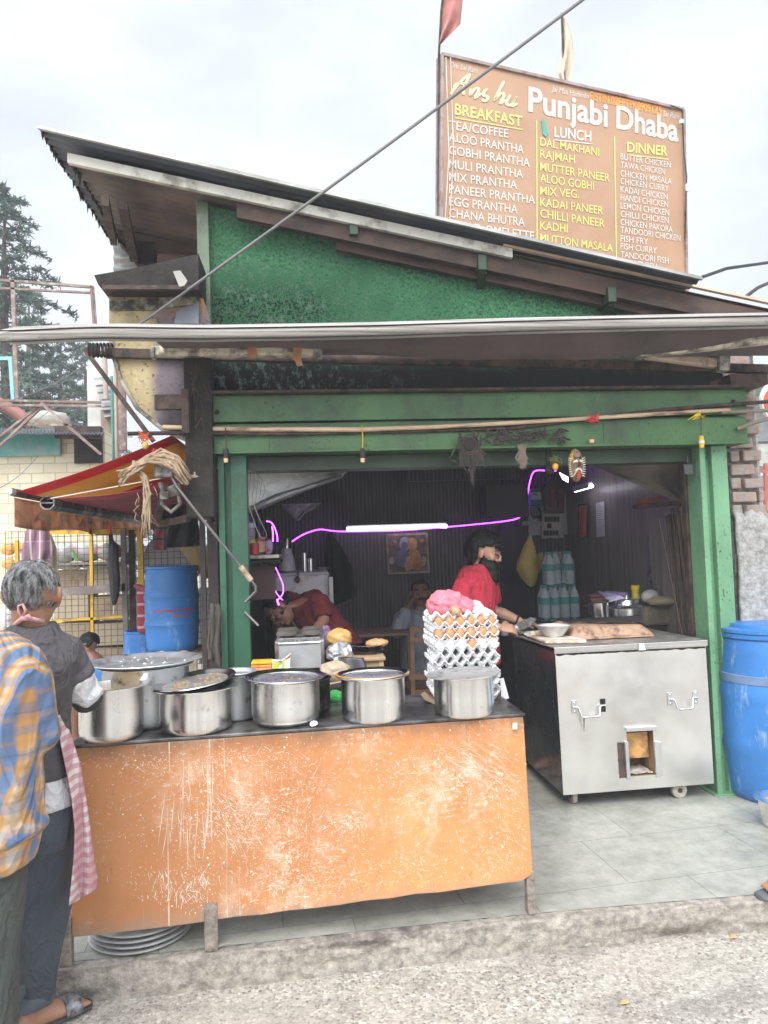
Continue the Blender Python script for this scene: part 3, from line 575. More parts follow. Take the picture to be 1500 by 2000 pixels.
# cable clips and lamp wire at the sign's right side
e = MB(); e.tube([SP(1310,206,.03), SP(1332,214,.05), SP(1336,300,.04), SP(1341,345,.04), SP(1338,470,.03)], .006, 6); lw = e.build('lamp_cable', M_RUST, sg)
e = MB(); e.lathe([(.0,0),(.012,0),(.014,.03),(.010,.06),(.0,.07)], SP(1342,374,.04), 10); e.lathe([(.0,0),(.02,.005),(.022,.03),(.0,.05)], SP(1331,243,.04), 10); e.build('bulb_holder', surf('cream_holder', (.6,.57,.48), .5), lw, smooth=60)

# flags
def flag(label, poly, pole, mat, Y, fold):
    t = thing('flag', label, 'flag', at(*pole[-1], Y)); m_ = MB(); m_.tube([at(*q, Y) for q in pole], .009, 6); m_.build('flag_pole', M_RUST, t)
    f_ = MB(); L, Rt = poly; k = len(L)
    def fp(u, v):
        s_ = v*(k-1); i = min(int(s_), k-2); tt = s_-i
        a = Vector(L[i]).lerp(Vector(L[i+1]), tt); b_ = Vector(Rt[i]).lerp(Vector(Rt[i+1]), tt); q = a.lerp(b_, u); return at(q.x, q.y, Y+fold*math.sin(u*7+v*3)+.02*mnoise.noise(Vector((u*4,v*4,Y))))
    f_.grid(fp, 14, 20); f_.build('cloth', mat, t, smooth=180, solid=.002, normals=False)
flag('faded red pennant on a thin pole at the billboard corner', ([(868,-30),(862,30),(858,85)], [(906,-28),(899,47),(859,88)]), [(872,-60),(862,20),(857,110),(856,440)], surf('faded_red_cloth', (.42,.17,.14), .85, var=.3, vs=9), 5.0, .03)
flag('limp cream pennant hanging from a pole behind the billboard', ([(1096,28),(1098,70),(1094,120),(1088,142),(1098,160)], [(1105,32),(1117,72),(1120,105),(1116,140),(1108,162)]), [(1097,26),(1103,160),(1104,300)], surf('cream_cloth', (.56,.47,.35), .85, var=.2, vs=9), 5.5, .025)

# cables
def cable(name, pts, r, mat, label, cat='cable', sag=0):
    c = MB(); a, b_ = pts[0], pts[-1]
    if len(pts) == 2: pts = [a.lerp(b_, i/20)-V(0,0,sag*math.sin(math.pi*i/20)) for i in range(21)]
    c.tube(pts, r, 7); return tag(c.build(name, mat, smooth=60), label, cat)
M_CAB = surf('grey_cable_sheath', (.20,.195,.19), .7, var=.2, vs=3); M_BLK = surf('black_rubber', (.02,.02,.02), .6)
cable('overhead_cable', [at(1185,-36,2.9), at(272,634,4.02)], .0075, M_CAB, 'grey cable slanting down across the sky and the gable wall', sag=.012)
cable('overhead_cable', [at(1372,541,7.2), at(1420,524,7.4), at(1520,510,8.2)], .018, M_BLK, 'upper black cable leaving the roof corner')
cable('overhead_cable', [at(1456,580,6.6), at(1480,562,6.8), at(1520,545,7.5)], .018, M_BLK, 'lower black cable rising from the low end of the roof')

# ================================================================== BRICK PILLAR ON THE RIGHT
pil = thing('brick_pillar', 'broken brick pillar with grey plaster below beside the right green post', 'pillar', (2.62,4.25,0))
PX0, PX1 = at(1428,950,4.2).x, at(1492,950,4.2).x
c = MB(); c.box(PX0, PX1-.02, 4.22, 4.50, ZP, 2.75); c.jitter(.004, 20); c.build('core', concrete('pillar_mortar', (.24,.215,.19)), pil)
bm_ = surf('old_red_brick', (.31,.20,.16), .9, var=.35, vs=14, dirt=((.30,.27,.24), .6, 16), bump=(60,.8,.008)); z = at(1450,1008,4.2).z
bk = MB(); row = 0
while z < 2.72:
    x = PX0-.04+(.0 if row % 2 else -.09)
    while x < PX1:
        xa, xb = max(x, PX0), min(x+.19, PX1-.012-.01*random.random())
        if xb-xa > .03: d = random.uniform(-.012,.008); bk.box(xa, xb, 4.185+d, 4.24, z, z+.062+random.uniform(-.004,.004))
        x += .205
    z += .082; row += 1
bk.jitter(.006, 25); bk.build('bricks', bm_, pil, bevel=.008)
pl = MB(); pl.grid(lambda u, v: Vector((PX0-.005+(PX1-PX0+.01)*u, 4.168+.012*mnoise.noise(Vector((u*3,v*8,0)))+(.03 if v > .985 else 0), ZP+(at(1460,1000+18*mnoise.noise(Vector((u*5,2,0))),4.17).z-ZP)*v)), 14, 50)
pp = pl.build('plaster', concrete('grey_plaster', (.36,.35,.33)), pil, smooth=180, solid=-.03, normals=False)
tx = MB(); place_text(tx, "CN-273", at(1444,1093,4.155), at(1476,1090,4.155), V(0,0,.022)); place_text(tx, "CH-0596", at(1441,1111,4.155), at(1479,1107,4.155), V(0,0,.022))
for a, b_ in (((1437,1084),(1480,1080)),((1437,1116),(1480,1113)),((1437,1084),(1437,1116)),((1480,1080),(1480,1113))): tx.bar(at(*a,4.155), at(*b_,4.155), .002, .003)
tx.build('chalk_number', surf('dark_chalk', (.16,.155,.15), .9), pp, normals=False)
sb = MB(); sb.box(PX1-.02, PX1+.05, 4.3, 4.5, ZP, 2.75); sb.jitter(.02, 12); sb.build('rubble_edge', CONC, pil)

# distant shop fronts seen past the pillar
ds = thing('distant_shop', 'pale far shop front with railings glimpsed right of the brick pillar', 'shop', (7.5,12,0))
w_ = MB(); a, b_ = at(1440,720,12), at(1700,1010,12); w_.box(a.x, b_.x, 12, 15, 0, a.z); w_.build('wall', surf('pale_wall', (.62,.62,.60), .8), ds)
w_ = MB(); a, b_ = at(1462,742,11.6), at(1700,762,11.6); w_.box(a.x, b_.x, 11.0, 12, b_.z, a.z); w_.build('roof_slab', surf('grey_green_sheet', (.32,.38,.36), .6), ds)
for y0, y1, cc in ((795,860,(.25,.27,.26)),(868,908,(.42,.42,.36)),(930,965,(.22,.24,.28))):
    w_ = MB(); a, b_ = at(1468,y0,11.9), at(1600,y1,11.9); w_.box(a.x, b_.x, 11.88, 11.99, b_.z, a.z); w_.build('window', surf('distant_pane', cc, .2), ds)
w_ = MB()
for py in (920,970,1000): w_.bar(at(1470,py,11.5), at(1600,py-3,11.5), .04, .06)
for px in (1475,1495,1515): w_.bar(at(px,905,11.5), at(px,1000,11.5), .05, .05)
w_.build('railing', surf('red_railing', (.35,.09,.06), .6), ds)
rs = thing('round_sign', 'red round sign with pale rim cut by the right edge of the picture', 'sign', at(1512,800,8))
w_ = MB(); w_.lathe([(0,0),(.25,0),(.25,.05),(0,.05)], at(1522,785,8), 40, ax=(V(1,0,0),V(0,0,1),V(0,-1,0))); w_.build('rim', surf('pale_sign', (.6,.58,.52), .5), rs)
w_ = MB(); w_.lathe([(0,0),(.19,0),(.19,.01),(0,.01)], at(1522,785,7.945), 40, ax=(V(1,0,0),V(0,0,1),V(0,-1,0))); w_.build('disc', surf('red_sign', (.55,.07,.04), .5), rs)
# ================================================================== ORANGE COUNTER
ctr = thing('serving_counter', 'long scratched orange counter on short legs at the kerb edge', 'counter', (-.03,3.1,ZP))
def counter_mat():
    m = Mt('scratched_orange_paint', .45); o = m.xyz()
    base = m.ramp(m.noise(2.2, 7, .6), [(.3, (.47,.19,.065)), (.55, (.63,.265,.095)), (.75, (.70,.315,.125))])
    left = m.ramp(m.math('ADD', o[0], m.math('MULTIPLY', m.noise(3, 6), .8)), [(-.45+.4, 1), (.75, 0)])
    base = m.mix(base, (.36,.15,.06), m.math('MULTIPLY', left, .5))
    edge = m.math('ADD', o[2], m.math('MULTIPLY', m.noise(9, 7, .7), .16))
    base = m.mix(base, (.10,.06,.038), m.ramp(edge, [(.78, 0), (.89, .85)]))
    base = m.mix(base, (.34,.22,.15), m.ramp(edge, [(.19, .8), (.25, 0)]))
    base = m.mix(base, (.09,.045,.03), m.ramp(m.noise(13, 8, .75, m.vec(loc=(2,2,2))), [(.60, 0), (.72, .65)]))
    zone = m.ramp(m.math('ADD', m.noise(2.9, 5, .6, m.vec(loc=(5,0,1.3))), m.math('MULTIPLY', m.math('ABSOLUTE', m.math('ADD', o[0], .12)), -.10)), [(.44, 0), (.60, 1)])
    wv = m.n('VectorMath', operation='MULTIPLY_ADD'); m.put(wv.inputs[0], m.noise(2.6, 3, .5, out='Color')); wv.inputs[1].default_value = (.12,0,.12); m.put(wv.inputs[2], m.tc); wv = wv.outputs[0]
    sc1 = m.ramp(m.noise(48, 9, .8, m.vec((1.2,1,.85), (0,R_(35),0), v=wv)), [(.575, 0), (.62, .9)])
    sc2 = m.ramp(m.noise(1, 6, .7, m.vec((14,1,110), (0,R_(-32),0), v=wv)), [(.60, 0), (.64, .8)])
    sc3 = m.ramp(m.noise(1, 6, .7, m.vec((120,1,16), (0,R_(24),0), (3,0,0), wv)), [(.61, 0), (.65, .8)])
    s = m.math('MULTIPLY', m.math('MAXIMUM', sc1, m.math('MAXIMUM', sc2, sc3)), m.math('ADD', zone, .03))
    s = m.math('MULTIPLY', s, m.ramp(m.noise(60, 5, .7), [(.36, .1), (.52, 1)]))
    drip = m.math('MULTIPLY', m.ramp(m.noise(1, 3, .5, m.vec((75,1,.9), loc=(1,0,0))), [(.62, 0), (.66, .8)]), m.ramp(m.math('ABSOLUTE', m.math('ADD', o[0], .42)), [(.05, 1), (.2, .1), (.4, 0)]))
    s = m.math('MAXIMUM', s, m.math('MULTIPLY', drip, m.ramp(m.noise(18, 5), [(.35, .3), (.6, 1)])))
    smear = m.math('MULTIPLY', m.ramp(m.noise(7, 10, .82, m.vec((1,1,.8), loc=(1,2,9))), [(.47, 0), (.70, .75)]), m.math('ADD', zone, .12))
    base = m.mix(base, (.74,.60,.46), smear)
    c = m.mix(base, (.80,.76,.66), s, 'MIX')
    c = m.mix(c, (.72,.55,.20), m.ramp(m.noise(11, 5, .6, m.vec(loc=(9,3,4))), [(.715, 0), (.73, 1)]))
    m.col(c); m.bump(m.mix(m.noise(30, 6, .7), s, .5), .3, .004); return m.mat
M_CTR = counter_mat()
fp = [V(-.90,2.872,.903), V(.834,2.95,.906)]+[V(.836+.0*i,2.95,.9-.02*i) for i in (1,)]+[V(.846,2.95,.30), V(.842,2.95,.285), V(.80,2.949,.262)]
for i in range(18):
    t_ = i/17; fp.append(V(.76-1.66*t_, 2.948-.078*t_, .259-.036*t_+random.uniform(-.003,.004)))
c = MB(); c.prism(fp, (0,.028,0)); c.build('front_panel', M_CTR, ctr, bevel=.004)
c = MB(); c.prism([(-.905,2.868,.905),(.842,2.946,.909),(.842,3.47,.905),(-.92,3.47,.90)], (0,0,.012)); c.build('worktop', surf('greasy_steel_top', (.20,.19,.185), .38, .5, var=.35, vs=4, dirt=((.03,.028,.026), .6, 5), bump=(30,.2,.004)), ctr, bevel=.003)
c = MB(); c.prism([(.836,2.98,.27),(.836,3.46,.27),(.83,3.46,.90),(.83,2.98,.90)], (-.02,0,0)); c.build('end_panel', M_CTR, ctr)
M_LEG = concrete('mud_spattered_leg', (.27,.23,.19))
# scuffs and scratches through the orange paint
CN = V(-.0449,.99899,0); CP0 = V(-.90,2.872,.5)
def cpt(px, py, off=.0012): return onplane(px, py, CP0-CN*off, CN)
def on_panel(px, py): return 150 < px < 1030 and py > 1463-.068*(px-160)+4 and py < 1824-.118*(px-127)-6
rd = random.Random(17); scr = MB()
def scratch(x, y, ang, L, wd, bend=0.0):
    pts = []; a = ang
    for i in range(6): pts.append((x, y)); x += math.cos(a)*L/5; y += math.sin(a)*L/5; a += bend/5+rd.gauss(0,.10)
    if not all(on_panel(*p) for p in pts): return
    nx, ny = -math.sin(ang), math.cos(ang); vs = []
    for i, (px, py) in enumerate(pts): k = wd*(.15+math.sin(math.pi*min(.97,max(.03,i/5))))*rd.uniform(.5,1.2)/2; vs += [cpt(px-nx*k, py-ny*k), cpt(px+nx*k, py+ny*k)]
    scr.add(vs, [(2*i,2*i+1,2*i+3,2*i+2) for i in range(5)])
def chip(x, y, r):
    if not on_panel(x, y): return
    n_ = rd.randint(5,8); scr.add([cpt(x+r*rd.uniform(.3,1.3)*math.cos(6.283*i/n_), y+r*rd.uniform(.3,1.3)*math.sin(6.283*i/n_)) for i in range(n_)], [tuple(range(n_))])
for cx, cy, sx, sy, n_, ang, sp in ((470,1600,50,22,95,.15,.5),(680,1608,30,16,80,.1,1.2),(560,1650,55,40,80,.7,.6),(600,1730,70,28,130,.05,.5),(520,1555,60,30,60,.2,.7),(420,1580,40,60,70,1.2,.5),(700,1700,50,30,50,-.3,.7),(850,1485,55,22,60,.45,.4),(930,1520,60,35,85,.55,.35),(985,1600,25,70,90,1.05,.4),(820,1690,50,26,45,.5,.5),(300,1490,70,14,55,.05,.8),(480,1480,60,12,45,.1,.6),(750,1530,60,24,40,-.2,.8),(330,1740,60,26,60,1.3,.4),(390,1720,20,55,60,1.45,.25),(260,1600,70,70,40,.8,1.5),(600,1500,160,25,60,.2,.9),(560,1620,260,110,150,.3,1.2),(960,1680,40,30,40,1.1,.5)):
    for i in range(int(n_*2.2)): scratch(rd.gauss(cx,sx), rd.gauss(cy,sy), rd.gauss(ang,sp*1.2), rd.uniform(2,9)*(3.0 if rd.random() < .05 else 1), rd.uniform(.35,1.0), rd.gauss(0,.5))
    for i in range(n_*3): chip(rd.gauss(cx,sx*.9), rd.gauss(cy,sy*.9), rd.uniform(.25,.9)*(2.6 if rd.random() < .05 else 1))
for i in range(34): scratch(rd.gauss(925,40), rd.gauss(1480,22), .42+rd.gauss(0,.10), rd.uniform(35,95), rd.uniform(.3,.6), .35)
for i in range(26): x = rd.choice((322,345,362,372,382,398,408))+rd.gauss(0,4); scratch(x, rd.uniform(1470,1600), 1.57+rd.gauss(0,.03), rd.uniform(40,120), rd.uniform(.4,1.2), 0)
for i in range(40): scratch(rd.uniform(300,410), rd.uniform(1690,1750), 1.57+rd.gauss(0,.35), rd.uniform(10,34), rd.uniform(.5,1.3), 0)
for i in range(50): scratch(rd.uniform(405,470), rd.uniform(1540,1640), .75+rd.gauss(0,.2), rd.uniform(20,50), rd.uniform(.3,.55), .5)
o = scr.build('worn_scratches', surf('bare_cream_undercoat', (.72,.69,.60), .8, var=.12, vs=20), ctr, normals=False); o['kind'] = 'stuff'
for x0, w_, y0 in ((-.945,.045,2.862),(-.43,.05,2.885),(.822,.032,2.952),(-.90,.045,3.4),(.80,.04,3.4)):
    c = MB(); c.box(x0, x0+w_, y0, y0+.045, ZP+.002, .30 if y0 < 3 else .9); c.jitter(.003, 30); c.build('leg', M_LEG, ctr, bevel=.004)
c = MB(); c.tube([on(1008,1498,.0)+V(0,0,.3), on(1010,1500,0)+V(0,0,.3)], .001, 4)
for i, (px, py) in enumerate(((594,1443),(648,1443),(1005,1418))):
    q = at(px, py, 2.936); b = MB(); b.obox(q, (.009,0,0), (0,.004,0), (0,0,.012)); b.jitter(.004, 60, i); b.build('paint_chip', surf('cream_filler', (.75,.68,.50), .8), ctr)
M_PLATE = steel('dull_plate_steel', .45, .2, (8,8,8)); M_DARKPL = surf('greasy_dark_plate', (.42,.42,.45), .3, .7, var=.3, vs=9)
M_ALUP = surf('scuffed_platter', (.55,.55,.54), .4, .35, var=.2, vs=14)
# steel plates stacked under the counter
for i in range(4):
    m_ = MB(); z0 = ZP+.006+i*.02; m_.lathe([(0,.006),(.155,.004),(.19,.014),(.196,.012),(.192,.008),(.155,-.002),(0,0)], (-.70+.006*(i%2),3.08,z0), 40)
    tag(m_.build('steel_platter', M_ALUP, smooth=40), ('lowest of the steel platters stacked under the counter', 'second steel platter from the floor under the counter', 'third steel platter from the floor under the counter', 'topmost steel platter of the stack under the counter')[i], 'platter', 'platters under the counter')
m_ = MB(); m_.lathe([(0,0),(.09,0),(.11,.05),(.115,.05),(.095,-.004),(0,-.004)], (-.72,3.07,ZP+.088), 32)
tag(m_.build('steel_dish', M_PLATE, smooth=40), 'small steel dish on top of the platters under the counter', 'dish')
b = MB(); q = on(408,1858,ZP)
for i in range(4): b.bar(q+V(.01*i,-.01+.006*i,.006+.004*i), q+V(.05+.012*i,.02-.008*i,.008+.006*i), .006, .003)
tag(b.build('twig_litter', surf('grey_twigs', (.3,.28,.24), .9)), 'few grey splinters lying at the middle counter leg', 'litter')
b = MB(); q = on(1040,1535,ZP); b.obox(q+V(.02,.05,.015), (.05,0,0), (0,.03,0), (0,0,.012)); b.build('x', M_LEG) if False else None

# ------------------------------------------------------------------ cooking pots
M_POT = steel('brushed_banded_pot_steel', .88, .27, (16,16,.8), .12); M_POT2 = steel('polished_pot_steel', .88, .20, (22,22,.7), .15); M_ALU = surf('dull_aluminium', (.56,.57,.58), .42, .8, var=.12, vs=8, dirt=((.12,.10,.08), .25, 14), bump=(30,.15,.004))
ZT = .917
def pot(px0, px1, yb, h, mat, label, rim=.022, rnd=.03, tilt=0, n=56):
    q = on((px0+px1)/2, yb, ZT); d = (q-CPOS).dot(CF); r = (px1-px0)/2/FPX*d; r = r/(1-r/d); c_ = V(q.x, q.y+r, ZT)
    t = thing('cooking_pot', label, 'pot', c_, 'cooking pots on the counter')
    m_ = MB(); pr = [(0,0),(r-rnd,0)]+[(r-rnd+rnd*math.sin(a), rnd-rnd*math.cos(a)) for a in (.4,.8,1.2,1.5708)]+[(r,h*.5),(r,h-.006),(r+.004,h),(r+rim,h+.002),(r+rim,h+.005),(r-.002,h+.005),(r-.004,h-.01),(r-.004,.02),(0,.012)]
    m_.lathe(pr, c_, n); m_.build('pot_body', mat, t, smooth=35)
    return t, c_, r
def lid(c_, r, z, label, mat, tilt=(0,0), depth=.012, crumbs=None, n=56, inner=M_DARKPL, name='plate_lid', dish=True):
    t = thing(name, label, 'lid', V(c_.x, c_.y, z), 'lids on the cooking pots')
    m_ = MB(); 
    if dish: pr = [(0,0),(r*.80,0),(r*.90,depth),(r,depth+.004),(r+.002,depth+.001),(r*.9,depth-.004),(r*.80,-.003),(0,-.003)]
    else: pr = [(0,depth),(r*.75,depth*.9),(r*.86,depth*.3),(r,.003),(r,0),(r*.8,0),(0,0)]
    m_.lathe(pr, V(c_.x,c_.y,z), n); m_.build('plate', mat, t, smooth=40)
    if dish:
        m_ = MB(); m_.lathe([(0,.0015),(r*.78,.0015),(r*.80,.003),(r*.78,.0005)], V(c_.x,c_.y,z), n); m_.build('greasy_film', inner, t, smooth=40)
    if crumbs:
        cm, k = crumbs; m_ = MB()
        for i in range(k):
            a, q = random.uniform(0, 6.28), r*.8*math.sqrt(random.random()); p_ = V(c_.x+q*math.cos(a), c_.y+q*math.sin(a), z+.004)
            m_.ball(p_, (random.uniform(.001,.006), random.uniform(.001,.004), .002), 6, 4)
        m_.jitter(.001, 90); o = m_.build('crumbs', cm, t); o['kind'] = 'stuff'
    t.rotation_euler = (tilt[0], tilt[1], 0); return t
M_MIDPL = surf('grey_used_plate', (.50,.49,.47), .35, .7, var=.3, vs=9); M_CRUMB = surf('yellow_food_crumbs', (.50,.27,.06), .6, var=.4, vs=40); M_RICE = surf('rice_grains', (.75,.72,.62), .6)
tb_, cb, rb = pot(187,350,1430,.232, M_ALU, 'tall dull aluminium pot, the largest on the counter, behind the others', .018)
lid(cb, .225, ZT+.241, 'wide aluminium tray covering the tall aluminium pot', M_ALU, crumbs=(M_RICE, 26), inner=M_ALU)
ta_, ca, ra = pot(142,262,1457,.195, M_POT, 'open steel pot of yellow curry against the apron of the grey shirted man', .024, .035)
m_ = MB(); m_.lathe([(0,.17),(ra-.006,.168)], ca, 40); m_.build('curry', surf('yellow_curry', (.42,.27,.07), .35, var=.35, vs=14, bump=(40,.5,.006)), ta_)
tB, cB, rB = pot(303,442,1442,.165, M_POT2, 'steel pot under a tilted plate, second from the man with the apron', .028, .03)
lid(cB, .158, ZT+.180, 'tilted steel plate with rice leftovers on the second steel pot', M_PLATE, (R_(4), R_(-6)), crumbs=(M_CRUMB, 70), inner=M_MIDPL)
tAl, cAl, rAl = pot(418,494,1411,.178, M_ALU, 'narrow aluminium pot half hidden between two steel pots', .012, .012)
lid(cAl, .092, ZT+.178, 'flat aluminium lid on the narrow aluminium pot', M_ALU, crumbs=None, inner=M_ALU)
tC, cC, rC = pot(491,623,1427,.176, M_POT, 'round bottomed steel pot in front of the griddle box', .02, .045)
lid(cC, .160, ZT+.172, 'dark greasy plate with yellow scraps on the round bottomed pot', M_PLATE, (R_(1), R_(1.5)), crumbs=(M_CRUMB, 22))
tC2, cC2, rC2 = pot(566,646,1396,.135, surf('burnt_pot', (.30,.29,.28), .4, .6, var=.3, dirt=((.02,.016,.014), 1.0, 7)), 'small burnt pot peeking out behind the round bottomed pot', .008, .012)
lid(cC2, .078, ZT+.134, 'thin rim lid on the small burnt pot', M_PLATE)
tD, cD, rD = pot(674,798,1417,.17, M_POT2, 'steel pot with a blue dark plate, standing alone left of the egg trays', .018, .018)
lid(cD, .150, ZT+.166, 'dark plate with an orange stained rim on the lone steel pot', M_PLATE, (0,R_(-1)), crumbs=None)
tE, cE, rE = pot(862,978,1406,.155, M_POT2, 'steel pot at the counter corner in front of the egg trays', .010, .014)
lid(cE, .150, ZT+.161, 'flat grey lid on the pot in front of the egg trays', M_ALU, (0,R_(-2.5)), .008, dish=False)
# orange grease on the lone pot lid
m_ = MB(); m_.tube([V(cD.x+.148*math.cos(a/20*6.28), cD.y+.148*math.sin(a/20*6.28), ZT+.182) for a in range(9,21)], .0035, 5); m_.jitter(.003, 60); tag(m_.build('grease_smear', surf('orange_grease', (.62,.25,.05), .3)), 'orange grease smear along the rim of the lone pot', 'grease')
m_ = MB(); q = on(612,1420,ZT); m_.ball(q+V(0,0,.012), (.018,.012,.014), 10, 7); m_.jitter(.012, 50); tag(m_.build('foil_scrap', FOIL, smooth=30), 'crumpled scrap of foil beside the round bottomed pot', 'foil')
m_ = MB(); q = on(655,1372,ZT); m_.ball(q+V(0,.03,.02), (.05,.04,.028), 12, 7); m_.jitter(.01, 30); tag(m_.build('green_scrubber', surf('green_scrub', (.06,.45,.12), .9, bump=(200,1,.01))), 'bright green scrubbing pad between two pots', 'scrubber')

# ------------------------------------------------------------------ egg trays
M_PULP = surf('grey_paper_pulp', (.85,.84,.83), .95, var=.08, vs=30, dirt=((.35,.33,.32), .3, 60), bump=(180,.6,.004))
TW, PT = .288, .048
def tray_mesh(flip):
    m_ = MB(); n = 60; h = .05
    def f(u, v):
        x, y = (u-.5)*TW, (v-.5)*TW; uu = math.cos(2*math.pi*(x/PT+(.5 if flip else 0))); vv = math.cos(2*math.pi*y/PT)
        z = (uu+vv)/4*h+.002*mnoise.noise(Vector((x*40,y*40,flip))); e = max(abs(u-.5), abs(v-.5))
        if e > .488: z = z*.7+.001*mnoise.noise(Vector((x*90,y*90,5)))
        return Vector((x*(1+.015*(e>.49)), y*(1+.015*(e>.49)), z))
    m_.grid(f, n, n); return m_.mesh('egg_tray', M_PULP, Vector((0,0,0)), 180, False)
TM = [tray_mesh(0), tray_mesh(1)]
egc = V(.675, 3.375, 0)
seq = [(0,0,.0),(1,0,.030),(0,0,.052),(1,0,.088),(1,0,.106),(0,0,.14),(1,0,.172),(0,1,.206),(1,0,.243),(0,2,.256),(1,0,.296),(0,3,.308),(1,0,.348)]
tl_ = ['lowest grey egg tray, pressed on the counter', 'egg tray second from the counter', 'egg tray third from the counter', 'egg tray fourth from the counter', 'egg tray fifth from the counter, nested in the one below', 'egg tray sixth from the counter', 'egg tray just under the tray of white eggs', 'egg tray holding the white eggs', 'egg tray covering the white eggs', 'egg tray holding the lower row of brown eggs', 'egg tray covering the lower row of brown eggs', 'egg tray holding the upper row of brown eggs', 'topmost egg tray with the pink net bag on it']
M_EGGB = surf('brown_eggshell', (.50,.23,.10), .5, var=.12, vs=60); M_EGGW = surf('pale_eggshell', (.72,.66,.62), .5, var=.08, vs=60)
em = MB(); 
prof = [(0,0)]+[(.0215*math.sin(math.pi*i/14)*(1-.16*(i/14-.45)), .027-.027*math.cos(math.pi*i/14)) for i in range(1,14)]+[(0,.054)]
em.lathe(prof, (0,0,0), 20); EGM = [em.mesh('egg', M_EGGB, Vector(), 180), None]; EGM[1] = EGM[0].copy(); EGM[1].materials[0] = M_EGGW
for i, (fl_, eg, z) in enumerate(seq):
    o = bpy.data.objects.new('egg_tray', TM[fl_]); COL.objects.link(o); jx, jy = random.uniform(-.007,.007), random.uniform(-.006,.006)
    o.location = (egc.x+jx, egc.y+jy, ZT+.027+z); o.rotation_euler = (R_(random.uniform(-.7,.7)), R_(random.uniform(-1.2,1.2)), R_(random.uniform(-2.5,2.5)))
    md = o.modifiers.new('t', 'SOLIDIFY'); md.thickness = .0025; tag(o, tl_[i], 'egg tray', 'stacked egg trays')
    if eg:
        for a in range(6):
            if fl_ == 1 and a == 5: continue
            x = -TW/2+PT*(a+(.5 if not fl_ else 1)); white = eg == 1 and a != 3
            e = bpy.data.objects.new('egg', EGM[1 if white else 0]); COL.objects.link(e); e.location = (egc.x+jx+x, egc.y+jy-TW/2+PT*.42, ZT+.027+z-.012); e.rotation_euler = (R_(random.uniform(-8,4)), R_(random.uniform(-6,6)), random.random()*6)
            row = {1:'the row of mostly white eggs', 2:'the lower brown egg row', 3:'the upper brown egg row'}[eg]
            nth = ('first','second','third','fourth','fifth','last')[a]
            tag(e, f"{'white' if white else 'brown'} egg, {nth} from left in {row}", 'egg', 'eggs in the stacked trays')
tz = ZT+.027+.348
# pink net bag with potatoes on top
m_ = MB()
def bag(c_, r, sq, seed, n=26, mm=18):
    def f(u, v):
        th, ph = u*2*math.pi, v*math.pi; d = Vector((math.sin(ph)*math.cos(th), math.sin(ph)*math.sin(th), math.cos(ph)))
        return c_+Vector((d.x*r[0], d.y*r[1], d.z*r[2]))*(1+.16*mnoise.noise(d*3.2+Vector((seed,0,0)))+.09*abs(mnoise.noise(d*9+Vector((0,seed,0)))))
    return f
m_.grid(bag(V(.605,3.33,tz+.045), (.085,.08,.065), 1, 3), 60, 40); m_.grid(bag(V(.665,3.34,tz+.03), (.075,.07,.05), 1, 8), 50, 30)
tag(m_.build('pink_bag', surf('pink_net', (.72,.20,.25), .55, var=.22, vs=30, bump=(70,.9,.012)), smooth=180), 'crumpled pink net bag on top of the egg trays', 'bag')
m_ = MB(); m_.grid(bag(V(.735,3.36,tz+.016), (.05,.07,.04), 1, 5), 40, 24); tag(m_.build('white_wrap', surf('pinkish_film', (.78,.66,.68), .35, var=.1, bump=(40,.9,.01)), smooth=180), 'pale film wrap beside the pink net bag', 'wrap')
m_ = MB(); m_.ball(V(.632,3.245,tz+.02), (.032,.026,.024), 16, 10); m_.jitter(.003, 40); tag(m_.build('potato', surf('potato_skin', (.46,.30,.17), .8, var=.25, vs=30, dirt=((.2,.11,.06), .4, 30)), smooth=180), 'pale potato poking out of the pink net bag', 'potato')
m_ = MB(); m_.prism([at(977,1326,3.3), at(983,1324,3.3), at(994,1363,3.3), at(980,1369,3.3)], (0,.004,0)); m_.jitter(.006, 20); tag(m_.build('paper_slip', surf('newsprint', (.62,.62,.62), .9, var=.15, vs=60)), 'torn newspaper corner beside the egg trays', 'paper')
m_ = MB(); m_.prism([at(838,1360,3.24), at(872,1383,3.2), at(850,1378,3.2), at(830,1366,3.24)], (0,.12,.0)); m_.jitter(.006, 25); tag(m_.build('cardboard_scrap', surf('torn_cardboard', (.28,.20,.14), .9)), 'torn cardboard under the egg trays', 'cardboard')

# ------------------------------------------------------------------ prep table with griddle and food behind the counter
pt = thing('prep_table', 'dark low prep table behind the pots', 'table', (-.02,4.0,ZP)); c = MB(); c.box(-.32, .20, 3.66, 4.5, .90, .925); c.build('tabletop', M_RUST, pt)
for x in (-.30,.16):
    for y in (3.68,4.44): c = MB(); c.box(x, x+.03, y, y+.03, ZP, .899); c.build('leg', M_RUST, pt)
gd = thing('griddle_box', 'stainless griddle box with soot on top behind the pots', 'griddle', (-.08,3.95,.925))
M_SHEET = surf('stainless_sheet', (.58,.58,.57), .36, .75, var=.12, vs=4, bump=(4,.15,.02))
g0, g1 = at(538,1309,3.82), at(633,1252,3.82); c = MB(); c.box(g0.x, g1.x, 3.82, 4.25, g0.z, g1.z); c.build('body', M_SHEET, gd, bevel=.004)
c = MB()
for y in (3.85,3.98,4.10,4.2): c.box(g0.x+.02, g1.x-.02, y, y+.05, g1.z+.005, g1.z+.02)
c.box(g0.x, g1.x, 3.83, 3.84, g1.z+.0, g1.z+.012); c.build('grate', steel('tray_steel', .5, .25), gd)
for x in (g0.x+.05, g1.x-.07):
    for k_ in range(2): c = MB(); c.lathe([(0,.03),(.05,.028),(.06,.01),(.03,0)], (x+.01,3.92+k_*.16,g1.z+.02), 14); c.jitter(.006, 40); c.build('burner', surf('burnt_burner', (.10,.085,.07), .8, var=.4), gd, smooth=60)
